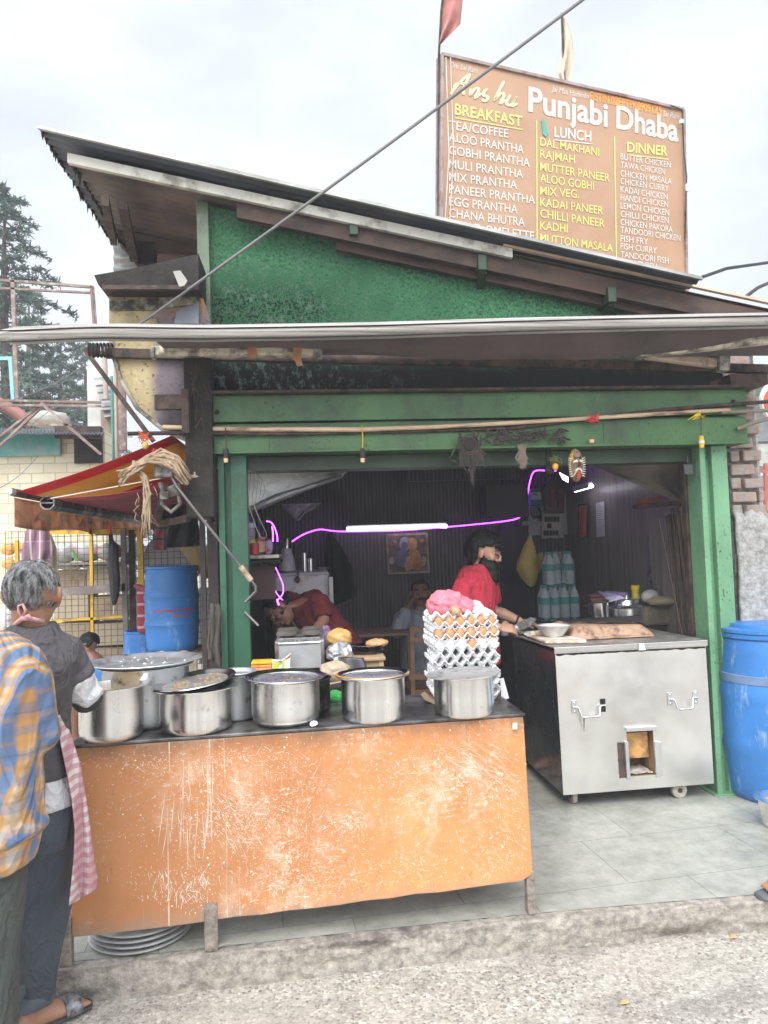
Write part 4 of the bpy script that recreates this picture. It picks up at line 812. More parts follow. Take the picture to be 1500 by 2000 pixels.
c = MB(); c.box(g0.x+.0, g0.x+.018, 3.812, 3.82, g0.z, g1.z); c.box(g1.x-.018, g1.x, 3.812, 3.82, g0.z, g1.z); c.box(g0.x+.02, g1.x-.02, 3.815, 3.82, g1.z-.012, g1.z-.004); c.build('corner_strip', steel('strip', .6, .2), gd)
c = MB(); c.prism([at(487,1326,3.55), at(568,1322,3.55), at(568,1312,3.55), at(487,1314,3.55)], (0,.14,0)); tag(c.build('packet_tray', M_SHEET, bevel=.002), 'small steel tray of spice packets left of the griddle box', 'tray')
for i, (y0, cc) in enumerate(((1311,(.72,.25,.12)),(1305,(.85,.30,.05)),(1299,(.90,.42,.02)))):
    c = MB(); a, b_ = at(490,y0,3.57), at(531,y0-7,3.57); c.box(a.x, b_.x, 3.57, 3.66, a.z, b_.z); c.jitter(.003, 50, i); tag(c.build('spice_packet', surf('orange_packet', cc, .45, var=.25, vs=40), bevel=.003), ('lowest reddish spice packet in the tray', 'middle orange spice packet in the tray', 'top yellow orange spice packet in the tray')[i], 'packet', 'spice packets')
pk = thing('masala_pouch', 'upright white and lime pouch with a red corner before the griddle box', 'pouch', at(550,1312,3.58))
c = MB(); c.prism([at(532,1311,3.57), at(566,1311,3.57), at(568,1276,3.59), at(556,1286,3.58), at(550,1290,3.57), at(531,1289,3.57)], (0,.03,0)); c.build('pouch', surf('white_pouch', (.70,.72,.62), .35, var=.1, vs=20), pk, bevel=.004)
c = MB(); c.prism([at(533,1310,3.566), at(540,1310,3.566), at(545,1294,3.566), at(533,1291,3.566)], (0,.003,0)); c.prism([at(549,1311,3.566), at(553,1311,3.566), at(556,1290,3.568), at(551,1293,3.566)], (0,.003,0)); c.build('lime_print', surf('lime_print', (.52,.62,.05), .4), pk)
c = MB(); c.prism([at(557,1288,3.574), at(568,1277,3.584), at(566,1284,3.582)], (0,.003,0)); c.prism([at(541,1292,3.564), at(550,1290,3.564), at(549,1293,3.564)], (0,.003,0)); c.build('red_print', surf('red_print', (.65,.06,.03), .4), pk)
m_ = MB(); m_.grid(bag(at(655,1312,3.60), (.075,.05,.05), 1, 11), 60, 34); m_.grid(lambda u, v: at(622+68*u, 1334-14*v+3*math.sin(u*6), 3.55+.1*v), 12, 4)
M_BURL = surf('burlap', (.46,.37,.26), .95, var=.2, vs=25, bump=(140,.8,.006)); tag(m_.build('burlap_rag', M_BURL, smooth=180), 'bunched burlap rag behind the pots', 'rag')
wb_ = thing('wooden_box', 'pale plywood box carrying the steel plates behind the counter', 'box', at(720,1320,3.8))
M_PLY = surf('pale_plywood', (.42,.29,.17), .7, var=.25, vs=4, stretch=(1,1,5)); a, b_ = at(668,1400,3.8), at(748,1285,3.8)
c = MB(); c.box(a.x, b_.x, 3.8, 4.2, ZP, b_.z-.012); c.build('side_board', M_PLY, wb_); c = MB(); c.box(a.x-.01, b_.x+.012, 3.78, 4.22, b_.z-.011, b_.z+.008); c.build('top_board', M_PLY, wb_, bevel=.004)
c = MB(); c.box(b_.x-.022, b_.x+.002, 3.79, 3.8, ZP, b_.z-.012); c.build('corner_batten', M_PLY, wb_)
m_ = MB(); m_.grid(lambda u, v: at(660+50*u+12*v, 1284+36*v, 3.76-.03*v)+V(0,.01*math.sin(u*5),0), 10, 8); tag(m_.build('black_sheet', surf('black_poly', (.035,.03,.04), .3), smooth=180, solid=.003), 'black plastic sheet hanging over the plywood box', 'sheet')
q = at(712,1284,3.95)
for i in range(5):
    m_ = MB(); m_.lathe([(0,.004),(.07,.004),(.088,.014),(.091,.013),(.072,0),(0,0)], V(q.x+.01+.003*(i%3),3.95,q.z+.004+i*.012), 32); tag(m_.build('thali_plate', M_PLATE, smooth=40), ('lowest thali plate on the plywood box','second thali plate on the plywood box','third thali plate on the plywood box','fourth thali plate on the plywood box','top thali plate with purple light on its rim')[i], 'plate', 'thali plates on the box')
m_ = MB(); m_.grid(bag(V(q.x+.075,4.02,q.z+.065), (.06,.05,.022), 1, 21), 30, 16); tag(m_.build('flatbread', surf('baked_bread', (.55,.30,.15), .7, var=.3, vs=25), smooth=180), 'browned flatbread on the steel plates', 'bread')
m_ = MB(); m_.grid(bag(at(662,1247,4.05), (.068,.06,.052), 1, 31), 36, 20); tag(m_.build('fried_puri', surf('golden_puri', (.60,.36,.12), .5, var=.18, vs=12), smooth=180), 'big golden puffed puri beside the griddle box', 'bread')
m_ = MB(); m_.grid(bag(at(662,1275,3.85), (.065,.05,.05), 1, 41), 40, 24); m_.jitter(.012, 35); tag(m_.build('foil_bundle', FOIL, smooth=25), 'crumpled foil bundle reflecting purple light beside the plates', 'foil')
m_ = MB(); m_.grid(bag(at(637,1243,4.1), (.03,.03,.06), 1, 51), 24, 20); tag(m_.build('plastic_bag', clear_plastic('purple_film', (.45,.3,.55), .5), smooth=180), 'thin purple plastic bag between the griddle box and the puri', 'bag')

# ================================================================== STEEL STOVE COUNTER
stv = thing('tandoor_stove', 'wheeled stainless steel tandoor stove with a fire hole in front', 'stove', (1.8,4.4,ZP))
def dented():
    m = Mt('dented_stainless', .3, 1.0); a = m.noise(1.6, 4, .5); s_ = m.noise(1, 6, .6, m.vec((1.5,1,60)))
    m.col(m.ramp(m.noise(3, 6, .65), [(.3, (.72,.70,.65)), (.6, (.84,.82,.77)), (.8, (.88,.83,.74))])); m.rough(m.ramp(m.noise(6, 6, .6), [(.3, .30), (.7, .42)])); m.bump(m.noise(1.3, 2, .4), .5, .08); return m.mat
M_DENT = dented(); M_SIDE = surf('dark_side_sheet', (.13,.13,.135), .22, .8, var=.2, vs=3, bump=(2,.2,.04)); M_LIP = steel('lip_steel', .68, .2, (1,1,60))
BL_, BR_, TRr, TLl = V(1.357,4.06,.205), V(2.238,4.068,.21), V(2.232,4.068,.985), V(1.345,4.06,.985)
def sf(u, v): return (BL_.lerp(BR_, u)).lerp(TLl.lerp(TRr, u), v)
ox0, ox1, oz0, oz1 = .435, .612, .095, .425
m_ = MB()
for u0, u1, v0, v1 in ((0,ox0,0,1),(ox1,1,0,1),(ox0,ox1,0,oz0),(ox0,ox1,oz1,1)):
    m_.prism([sf(u0,v0), sf(u1,v0), sf(u1,v1), sf(u0,v1)], (0,.004,0))
m_.build('front_panel', M_DENT, stv)
m_ = MB(); a = V(1.345,4.066,.205); m_.prism([(1.358,4.066,.205),(1.345,4.066,.985),(1.322,4.86,.985),(1.345,4.86,.205)], (.01,0,0)); m_.build('side_panel', M_SIDE, stv)
m_ = MB(); m_.box(1.36, 2.23, 4.30, 4.86, .205, .98); m_.build('inner_case', M_SOOT, stv)
m_ = MB(); m_.prism([(1.335,4.05,1.012),(2.24,4.058,1.012),(2.24,4.87,1.0),(1.31,4.87,1.0)], (0,0,.006)); m_.build('hob_top', surf('floury_steel_top', (.30,.29,.275), .4, .5, var=.3, vs=4, dirt=((.62,.60,.56), .35, 7)), stv)
m_ = MB(); m_.prism([(1.335,4.045,1.018),(2.238,4.053,1.018),(2.238,4.053,.985),(1.335,4.045,.982)], (0,.008,0)); lip = m_.build('front_lip', M_LIP, stv, bevel=.002)
m_ = MB(); q = at(1254,1263,4.04); m_.prism([q+V(-.02,0,-.02), q+V(.022,0,-.02), q+V(.01,0,.018), q+V(-.016,0,.02)], (0,.003,0)); m_.build('white_patch', surf('white_tape', (.75,.74,.70), .6), lip)
m_ = MB(); m_.grid(lambda u, v: sf(.005+.99*u, 1.0-.006-(.012+.010*mnoise.noise(Vector((u*22,1,0))))*v)+V(0,-.0025,0), 60, 2); m_.build('black_sealant', M_SOOT, stv)
for k_, (ux0, ux1, vv) in enumerate(((.10,.29,.615),(.735,.905,.63))):
    h_ = MB(); p0, p1 = sf(ux0, vv)+V(0,-.012,0), sf(ux1, vv)+V(0,-.012,0); dz = V(0,0,-.055)
    h_.tube([p0+V(-.012,0,0), p0+V(.012,0,0), p0+V(.022,-.006,-.006), p0+V(.03,-.02,0)+dz*.9, p0+V(.04,-.022,0)+dz, p1+V(-.04,-.022,0)+dz, p1+V(-.03,-.02,0)+dz*.9, p1+V(-.022,-.006,-.006), p1+V(-.012,0,0), p1+V(.012,0,0)], .006, 8)
    ho = h_.build('handle', steel('handle_steel', .7, .18), stv, smooth=50); ho.name = 'handle'
    for p_ in (p0, p1):
        b_ = MB(); b_.box(p_.x-.014, p_.x+.014, p_.y+.005, p_.y+.0105, p_.z-.038, p_.z+.034); b_.ball(p_+V(0,.004,.022), .006, 8, 5); b_.ball(p_+V(0,.004,-.026), .006, 8, 5)
        b_.build('hinge_plate', M_SHEET if not (k_ == 0 and p_ is p1) else M_SOOT, ho, bevel=.001)
m_ = MB(); q = sf(.148,.54)+V(0,-.035,-.0); m_.tube([q, q+V(.004,.02,-.08)], [.004,.001], 5); m_.build('string', M_SOOT, stv)
# fire hole
fd = MB(); o0, o1, o2, o3 = sf(ox0,oz0), sf(ox1,oz0), sf(ox1,oz1), sf(ox0,oz1)
for a, b_ in ((o0,o1),(o1,o2),(o2,o3),(o3,o0)): fd.add([a, b_, b_+V(0,.2,0), a+V(0,.2,0)], [(0,1,2,3)])
fd.add([o0+V(0,.2,0), o1+V(0,.2,0), o2+V(0,.2,0), o3+V(0,.2,0)], [(0,1,2,3)]); fo_ = fd.build('fire_hole', surf('sooty_brick_lining', (.26,.15,.075), .9, var=.5, vs=9), stv, normals=False)
m_ = MB(); m_.prism([o0+V(.012,.05,.085), o1+V(-.012,.05,.085), o2+V(-.012,.05,-.03), o3+V(.012,.05,-.03)], (0,.03,0)); m_.build('clay_brick', surf('scorched_glow_clay', (.55,.30,.11), .9, var=.35, vs=10, dirt=((.16,.08,.04), .5, 9)), fo_)  # orange fire glow is put into the scorched clay's colour
m_ = MB(); m_.grid(lambda u, v: o0.lerp(o1, .05+.9*u)+V(0,.01+.15*v,.01+.008*mnoise.noise(Vector((u*5,v*5,0)))), 10, 8); m_.build('ash', surf('white_ash', (.50,.45,.40), .95, var=.3, vs=20), fo_)
m_ = MB(); e_ = .012
m_.bar(o3+V(-.01,-.012,.008), o2+V(.012,-.012,.006), .03, .022); m_.bar(o0+V(-.008,-.008,-.012), o3+V(-.008,-.008,-.06), .018, .02); m_.bar(o1+V(.010,-.008,-.012), o2+V(.010,-.008,-.07), .02, .026); m_.bar(o1+V(.03,-.006,-.006), o2+V(.034,-.006,-.075), .008, .014)
m_.build('door_frame', M_SHEET, stv, bevel=.002)
m_ = MB(); m_.grid(lambda u, v: sf(.37+.055*u+.006*mnoise.noise(Vector((v*9,u*2,3))), .09+.25*v)+V(0,-.003,0), 8, 14); m_.build('burnt_weld', M_RUST, stv)
for px, pz, yy, turn in ((1125,.168,4.15,1),(1330,.172,4.12,0),(1400,.168,4.78,0),(1200,.168,4.78,1)):
    x = at(px,1560,4.1).x; wh = MB()
    if turn: ax = (V(0,1,0), V(0,0,1), V(1,0,0))
    else: ax = (V(1,0,0), V(0,0,1), V(0,-1,0))
    wh.lathe([(0,-.014),(.040,-.014),(.044,-.010),(.044,.010),(.040,.014),(.0,.014)], V(x,yy,ZP+.046), 24, ax=ax); wo_ = wh.build('wheel', surf('worn_grey_caster', (.40,.36,.30), .8, var=.3, vs=30), stv, smooth=40)
    hb = MB(); hb.lathe([(0,-.017),(.014,-.017),(.014,.017),(0,.017)], V(x,yy,ZP+.046), 14, ax=ax); hb.build('hub', M_RUST, wo_)
    fk = MB(); fk.box(x-.02, x+.02, yy-.02, yy+.02, .195, .206); fk.bar(V(x,yy+.0185,.2), V(x,yy+.0185,ZP+.046), .02, .004, (0,1,0)); fk.build('fork', M_RUST, wo_)
# on the stove top
ZS = 1.02
def on_top(px, py): return on(px, py, ZS)
bd = MB(); q0, q1 = at(1062,1236,4.22), at(1140,1232,4.16)
bd.prism([(1.335,4.20,ZS),(1.56,4.14,ZS),(1.58,4.20,ZS),(1.50,4.50,ZS),(1.33,4.52,ZS)], (0,0,.02)); bd.jitter(.005, 30); tag(bd.build('wooden_board', surf('floury_wood', (.45,.33,.20), .8, var=.3, vs=6, dirt=((.75,.72,.66), .5, 6)), bevel=.006), 'thick floury wooden board on the stove corner', 'board')
b_ = MB(); q = V(at(1081,1225,4.36).x, 4.36, ZS+.022); b_.lathe([(0,0),(.055,0),(.06,.008),(.098,.062),(.104,.066),(.100,.066),(.094,.058),(.0,.05)], q, 40); b_.jitter(.004, 30); fb = thing('flour_bowl', 'dented foil bowl full of white flour on the board', 'bowl', q)
b_.build('bowl', FOIL, fb, smooth=45); b_ = MB(); b_.lathe([(0,.068),(.06,.066),(.096,.060)], q, 30); b_.jitter(.003, 50); b_.build('flour', surf('white_flour', (.80,.78,.74), .95, var=.04), fb, smooth=180)
fl = MB(); fl.grid(lambda u, v: V(1.34+.24*u+.02*mnoise.noise(Vector((v*6,0,0))), 4.46+.36*v, ZS+.003+.004*mnoise.noise(Vector((u*9,v*9,0)))), 14, 14); ff = fl.build('flour_dust', surf('spilt_flour', (.72,.70,.66), .95, var=.15, vs=20), smooth=180); tag(ff, 'patch of spilt flour on the rolling corner of the stove', 'flour'); ff['kind'] = 'stuff'
for i, (px, py) in enumerate(((1041,1232),(1052,1233))):
    d_ = MB(); q = V(at(px,py,4.5).x, 4.5-.03*i, ZS+.024); d_.ball(q, (.022,.022,.018), 14, 9); tag(d_.build('dough_ball', surf('dough', (.62,.55,.42), .6, var=.06), smooth=180), ('left ball of dough beside the foil bowl', 'ball of dough touching the foil bowl')[i], 'dough')
cl_ = MB(); c0 = V(at(1182,1228,4.50).x, 4.52, ZS+.0)
cl_.prism([(c0.x-.30,4.30,ZS),(c0.x+.22,4.30,ZS),(c0.x+.235,4.75,ZS),(c0.x-.30,4.75,ZS)], (0,0,.012))
def clay(u, v):
    x = -.285+.51*u; y = 4.31+.44*v; e = min(u/.10, (1-u)/.13, v/.16, (1-v)/.1, 1); return V(c0.x+x, y, ZS+.012+.062*math.sin(max(0,e)*math.pi/2)*(1-.1*u)+.004*mnoise.noise(Vector((u*8,v*8,1))))
cl_.grid(clay, 46, 30); tag(cl_.build('clay_hearth', surf('baked_clay', (.46,.30,.20), .95, var=.2, vs=14, dirt=((.20,.11,.07), .45, 16), bump=(60,.7,.006)), smooth=60), 'low tan clay hearth slab on the steel stove', 'hearth')
tw = MB(); tw.prism([(c0.x-.26,4.52,ZS+.085),(c0.x+.17,4.36,ZS+.082),(c0.x+.185,4.40,ZS+.115),(c0.x+.16,4.42,ZS+.112),(c0.x-.26,4.56,ZS+.092)], (0,.02,.002)); tag(tw.build('black_iron_bar', surf('black_iron', (.012,.012,.013), .6)), 'black iron griddle edge lying across the clay hearth', 'griddle')
# rolling pin in the bearded man's hands
rp_a, rp_b = at(1003,1230,4.62), at(1040,1212,4.85); dr = (rp_b-rp_a).normalized()
rpn = MB(); rpn.tube([rp_a-dr*.03, rp_a+dr*.01, rp_a+dr*.02, rp_b-dr*.02, rp_b-dr*.01, rp_b+dr*.04], [.012,.012,.026,.026,.012,.012], 14); tag(rpn.build('rolling_pin', surf('floury_steel_pin', (.22,.22,.22), .5, .4, var=.3, vs=20, dirt=((.6,.58,.55), .4, 20)), smooth=50), 'grey floury rolling pin held by the bearded man', 'rolling pin')
# pots and clutter behind the hearth
bench = MB(); bench.box(1.35, 2.43, 4.95, 5.6, ZP, at(1200,1225,5.0).z); tag(bench.build('back_bench', M_SOOT, bevel=.01), 'dark masonry bench behind the steel stove', 'bench')
ZB = at(1200,1225,5.0).z
def small_pot(px0, px1, py_top, Y, label, mat, domed):
    x = at((px0+px1)/2, 1200, Y).x; r = (px1-px0)/2/FPX*Y; zt = at((px0+px1)/2, py_top, Y).z; t = thing('kitchen_pot', label, 'pot', V(x,Y,ZB), 'pots behind the stove'); m_ = MB()
    h = zt-ZB; m_.lathe([(0,0),(r*.92,0),(r,.02),(r,h-.004),(r+.006,h),(r-.002,h)], V(x,Y,ZB), 36); m_.build('pot_body', mat, t, smooth=40)
    m_ = MB()
    if domed: m_.lathe([(r*1.02,h+.001),(r*.95,h+.012),(r*.72,h+.02),(r*.70,h+.05),(r*.6,h+.062),(.016,h+.066),(.016,h+.084),(0,h+.086)], V(x,Y,ZB), 36)
    else: m_.lathe([(r*1.04,h+.001),(r*1.04,h+.016),(0,h+.024)], V(x,Y,ZB), 36)
    m_.build('lid', mat if domed else M_RUST, t, smooth=40)
    m_ = MB(); m_.tube([V(x-r,Y-.01,ZB+h-.02), V(x-r-.035,Y-.02,ZB+h-.02), V(x-r-.05,Y-.02,ZB+h-.015)], .007, 6); m_.build('handle', M_SOOT, t); return t
small_pot(1150,1190,1176,5.05, 'small steel pot with a dark flat lid behind the clay hearth', M_POT2, False)
small_pot(1192,1258,1186,5.05, 'rounded steel pressure pot with a domed lid behind the clay hearth', M_POT, True)
m_ = MB(); m_.obox(at(1163,1170,5.05), (.055,0,.0), (0,.05,0), (0,0,.012)); m_.obox(at(1160,1163,5.05), (.04,0,.004), (0,.04,0), (0,0,.008)); tag(m_.build('dark_box', surf('maroon_box', (.09,.03,.03), .5), bevel=.003), 'flat maroon box on the small steel pot', 'box')
m_ = MB(); m_.prism([at(1167,1154,5.1), at(1185,1160,5.1), at(1210,1163,5.0), at(1222,1168,5.0), at(1190,1176,5.0), at(1180,1166,5.1)], (0,.006,0)); tag(m_.build('paper_sheet', surf('lilac_paper', (.45,.42,.60), .8)), 'crumpled lilac paper sheet over the pots', 'paper')
m_ = MB(); m_.tube([at(1182,1160,5.2), at(1226,1163,5.12)], .022, 16); tag(m_.build('paper_roll', surf('violet_roll', (.20,.14,.30), .6), smooth=50), 'rolled violet calendar lying above the pots', 'paper roll')
q = at(1242,1170,5.1); j = thing('yellow_jar', 'yellow jar with a yellow lid among the pots', 'jar', q)
m_ = MB(); m_.lathe([(0,0),(.026,0),(.030,.01),(.028,.03),(.024,.05),(.028,.065)], q, 20); m_.build('jar_body', surf('yellow_plastic', (.48,.40,.05), .35, var=.25, vs=30), j, smooth=50); m_ = MB(); m_.lathe([(.031,.066),(.031,.095),(.026,.098),(0,.098)], q, 20); m_.build('jar_lid', surf('yellow_lid', (.62,.46,.02), .35), j, smooth=50)
m_ = MB(); m_.grid(bag(at(1270,1165,5.0), (.06,.05,.045), 1, 61), 40, 24); m_.grid(bag(at(1283,1172,5.0), (.06,.05,.03), 1, 66), 30, 20); tag(m_.build('plastic_bag', surf('grey_film', (.42,.41,.38), .3, var=.25, vs=12, bump=(50,.9,.01)), smooth=180), 'crumpled grey plastic bag on the stone block', 'bag')
m_ = MB(); a, b_ = at(1262,1232,4.95), at(1335,1182,4.95); m_.box(a.x, b_.x, 4.95, 5.3, ZB, b_.z); m_.jitter(.012, 14); tag(m_.build('stone_block', surf('sooty_stone', (.13,.11,.085), .95, var=.4, vs=8, bump=(30,.8,.01)), bevel=.02), 'rough sooty stone block beside the leaning sticks', 'stone')
m_ = MB(); a, b_ = at(1266,1180,4.93), at(1330,1168,4.93); m_.grid(bag((a+b_)/2, (.12,.07,.035), 1, 77), 30, 16); tag(m_.build('sack', surf('olive_sack', (.26,.22,.14), .95, var=.2, bump=(90,.6,.005)), smooth=180), 'folded olive sack on the stone block', 'sack')
# leaning bamboo sticks by the post
for i in range(30):
    f_ = random.random(); px0, px1 = 1300+75*f_+random.uniform(-8,8), 1330+62*f_+random.uniform(-6,6); y0 = random.uniform(985,1015); 
    if i == 0: px0, px1 = 1287, 1338
    if i == 1: px0, px1, y0 = 1307, 1340, 1005
    m_ = MB(); p_ = at(px0, y0, 4.80-.3*f_+random.uniform(-.03,.03)); q = at(px1, 1262, 4.58-.2*f_+random.uniform(-.03,.03)); d = (q-p_); q = p_+d*((ZP+.6-p_.z)/d.z) if d.z < 0 else q
    m_.tube([p_, p_.lerp(q,.5)+V(random.uniform(-.006,.006),0,0), q], random.uniform(.0055,.0095), 6)
    lt = random.random() < .12; tag(m_.build('leaning_stick', surf('pale_stick', (.30,.21,.14), .7) if lt else (M_STK if i else globals().setdefault('M_STK', surf('dark_stick', (.07,.05,.038), .65, var=.4, vs=12))), smooth=60),
        'pale thin stick among the dark ones beside the bright green post' if lt else 'dark thin stick leaning in a bundle beside the bright green post', 'stick', 'pale sticks in the bundle' if lt else 'bundle of leaning sticks')
# inner dark jamb beside right post
m_ = MB(); m_.box(2.27, 2.30, 4.28, 4.33, ZP, 2.05); tag(m_.build('dark_jamb', M_RUST), 'dark rusty jamb behind the bright green post', 'jamb')

# ------------------------------------------------------------------ blue drum on the right, bowl and foot at the edge
def blue_plastic(name, c, worn=.25):
    m = Mt(name, .4); k = m.ramp(m.noise(3, 6, .6), [(.3, mul(c,.75)), (.7, mul(c,1.2))]); k = m.mix(k, (.50,.60,.72), m.ramp(m.noise(1, 7, .7, m.vec((16,16,4))), [(.68-worn*.3, 0), (.80-worn*.25, .55)])); k = m.mix(k, (.55,.60,.66), m.ramp(m.noise(1, 7, .75, m.vec((26,26,5), loc=(2,3,4))), [(.64, 0), (.70, .5)])); k = m.mix(k, (.10,.10,.10), m.ramp(m.noise(7, 8, .7, m.vec(loc=(2,0,2))), [(.62, 0), (.78, .5)])); m.col(k); m.bump(m.noise(60, 3), .05, .003); return m.mat
def drum(label, c_, r, h, mat, grp, open_=False, lidded=False, bulge=.05):
    t = thing('plastic_drum', label, 'drum', c_, grp); m_ = MB(); pr = [(0,.01),(r*.86,.0),(r*.90,.012)]
    for i in range(1, 22): 
        s_ = i/21; b_ = r*(.92+.08*math.sin(math.pi*min(1, s_*1.0))**.5); 
        if .30 < s_ < .36 or .64 < s_ < .70: b_ += .009
        pr.append((b_, h*.96*s_))
    pr += [(r*.90,h*.955),(r*.90,h*.965),(r*.955,h*.97),(r*.955,h*.995),(r*.92,h),(r*.86,h),(r*.85,h*.97)]
    pr += [(r*.85,h*.3),(0,h*.3)] if open_ else [(0,h*.97)]
    m_.lathe(pr, c_, 56); m_.build('drum_body', mat, t, smooth=28)
    if lidded: hp = MB(); hp.lathe([(r*.985,h*.70),(r*1.005,h*.705),(r*1.005,h*.75),(r*.985,h*.755)], c_, 56); hp.build('hoop', surf('dull_blue_hoop', (.16,.24,.40), .6, .2), t, smooth=40)
    if lidded: m_ = MB(); m_.lathe([(r*.97,h+.001),(r*.97,h+.02),(r*.80,h+.026),(r*.78,h+.045),(r*.70,h+.05),(0,h+.05)], c_, 48); m_.build('lid', mat, t, smooth=40)
    return t
M_BLUE = blue_plastic('bright_blue_plastic', (.045,.20,.52), .3)
dc = at(1522,1500,4.08); drum('big bright blue plastic drum beside the brick pillar', V(dc.x,4.08,ZP), .295, .93, M_BLUE, 'blue plastic drums', lidded=True)
q = V(at(1527,1600,3.62).x, 3.62, ZP); t = thing('steel_bowl', 'tall steel bowl with yellow food at the right edge of the picture', 'bowl', q); m_ = MB(); m_.lathe([(0,0),(.08,0),(.095,.02),(.105,.13),(.125,.14),(.125,.144),(.10,.14),(.0,.11)], q, 40); m_.build('bowl', M_POT, t, smooth=40)
m_ = MB(); m_.lathe([(0,.128),(.06,.132),(.098,.126)], q, 24); m_.jitter(.004, 40); m_.build('food', surf('yellow_food', (.55,.38,.10), .6, var=.3, vs=30), t, smooth=180)
# ================================================================== LEFT SIDE: neighbour's awnings, cage, drums, brick building, cedars
YA = 4.4
nb = thing('striped_awning', 'red and yellow striped awning sloping down over the alley', 'awning', (-1.3,6,2))
rail_n, rail_f = at(28,962,YA), at(28,962,YA)+V(0,3.4,0); rol_n = at(337,850,YA); rol_f = rol_n+V(0,3.4,0)
m = Mt('striped_canvas', .75); o = m.xyz(); st = m.ramp(m.math('MULTIPLY', m.math('ADD', o[1], 1.6), .4), [(.0, (.55,.05,.055)), (.10, (.68,.09,.09)), (.102, (.70,.45,.14)), (.50, (.70,.45,.14)), (.502, (.55,.08,.09)), (.95, (.45,.05,.06))], 'LINEAR')
m.col(m.mix(st, (.25,.12,.06), m.ramp(m.noise(4, 7, .65), [(.5, 0), (.8, .5)]))); m.bump(m.noise(6, 4), .2, .01); M_STRIPE = translucent(m.mat, .5)
a = MB(); a.grid(lambda u, v: rail_n.lerp(rol_n, u).lerp(rail_f.lerp(rol_f, u), v)-V(0,0,.015*math.sin(math.pi*u)+.006*math.sin(v*9+u*3)), 14, 24); a.build('canopy', M_STRIPE, nb, smooth=180, solid=.003, normals=False)
a = MB(); a.tube([rail_n-V(0,.03,0), rail_f], .024, 8); a.build('front_rail', surf('grimy_rail', (.16,.13,.11), .6, .3, dirt=((.05,.04,.035), .5, 8)), nb, smooth=40)
a = MB(); a.lathe([(0,0),(.02,0),(.02,.02),(0,.025)], rail_n-V(0,.06,0), 12, ax=(V(1,0,0),V(0,0,1),V(0,-1,0))); a.build('end_cap', surf('pale_cap', (.5,.5,.47), .5), nb, smooth=40)
a = MB(); a.grid(lambda u, v: rail_n.lerp(rail_f, u)+V(.012*math.sin(u*22)*v, 0, -.03-.165*v-.012*math.sin(u*15)*v), 40, 6)
vl = a.build('valance', translucent(surf('orange_valance', (.68,.44,.30), .8, var=.2, vs=6, dirt=((.35,.18,.10), .4, 5)), .5), nb, smooth=180, solid=.003, normals=False)
tx = MB(); place_text(tx, "A R A T", rail_n+V(.006,.25,-.155), rail_n+V(.006,1.9,-.155), V(0,0,.075), .02); place_text(tx, "BHOJAN", rail_n+V(.006,.5,-.075), rail_n+V(.006,2.4,-.075), V(0,0,.03), .02) if False else None
tx.build('lettering', surf('pale_letters', (.62,.55,.38), .8), vl, normals=False)
YB = 4.25
lw2 = thing('maroon_awning', 'faded maroon awning on a dark open ended tube below the striped one', 'awning', (-1,6,2))
t_n = at(92,982,YB); t_f = t_n+V(0,3.6,0); r_n = at(428,922,YB); r_f = r_n+V(0,3.6,0)
a = MB(); a.grid(lambda u, v: t_n.lerp(r_n, u).lerp(t_f.lerp(r_f, u), v)+V(0,0,.02-.04*math.sin(math.pi*u)), 12, 16); a.build('canopy', translucent(surf('faded_maroon_canvas', (.42,.10,.125), .8, var=.35, vs=4, stretch=(1,4,1), dirt=((.20,.09,.09), .4, 5)), .5), lw2, smooth=180, solid=.003, normals=False)
a = MB(); a.bar(t_n+V(.02,.0,.024), r_n+V(0,0,.024), .004, .005); a.build('edge_cord', surf('white_edge_cord', (.6,.55,.5), .6), lw2)
a = MB(); ring = 8; 
def octo(c, r): return [c+V(r*math.cos(2*math.pi*(i+.5)/ring), 0, r*math.sin(2*math.pi*(i+.5)/ring)) for i in range(ring)]
for r in (.042,.034):
    a.add(octo(t_n, r)+octo(t_f, r), [(i,(i+1)%ring,ring+(i+1)%ring,ring+i) for i in range(ring)])
a.add(octo(t_n,.042)+octo(t_n,.034), [(i,(i+1)%ring,ring+(i+1)%ring,ring+i) for i in range(ring)]); a.bar(t_n+V(-.034,.01,0), t_n+V(.034,.01,0), .01, .006)
a.build('front_tube', surf('dark_flaking_tube', (.055,.042,.036), .5, .3, dirt=((.34,.30,.28), .35, 9)), lw2, normals=False)
a = MB(); a.bar(at(288,1030,5.3), at(368,1012,4.3), .03, .04); a.bar(at(303,1032,5.2), at(322,950,4.15), .035, .04); a.build('folding_arm', M_RUST, lw2)
# cast bracket, crank, brace
bk = thing('awning_gearbox', 'grimy cast awning gearbox and hooks on the corner of the sooty column', 'gearbox', at(330,930,3.95))
M_CAST = surf('grimy_cast_iron', (.22,.20,.18), .6, .5, var=.3, dirt=((.05,.04,.035), .5, 12), bump=(50,.5,.006))
a = MB(); q = at(322,920,3.95); a.obox(q, (.048,0,0), (0,.04,0), (0,0,.036)); a.build('gear_case', M_CAST, bk, bevel=.01)
a = MB(); a.tube([at(312,943,3.95), at(320,965,3.94), at(316,985,3.94), at(334,1000,3.95), at(352,985,3.95), at(346,955,3.95)], .012, 8); a.obox(at(342,958,3.95), (.03,0,.01), (0,.02,0), (-.006,0,.028)); a.obox(at(322,968,3.93), (.022,0,.0), (0,.02,0), (0,0,.02)); a.build('hook', M_CAST, bk, smooth=40)
a = MB(); a.bar(at(165,682,4.0), at(300,862,3.98), .022, .022); a.bar(at(190,692,4.0), at(176,676,4.0), .03,.05); tag(a.build('diagonal_brace', M_RUST), 'dark slanting iron brace from the awning end to the sooty column', 'brace')
cr = thing('awning_crank', 'long iron crank rod with a worn wooden grip hanging across the dark green post', 'crank', at(470,1100,3.9))
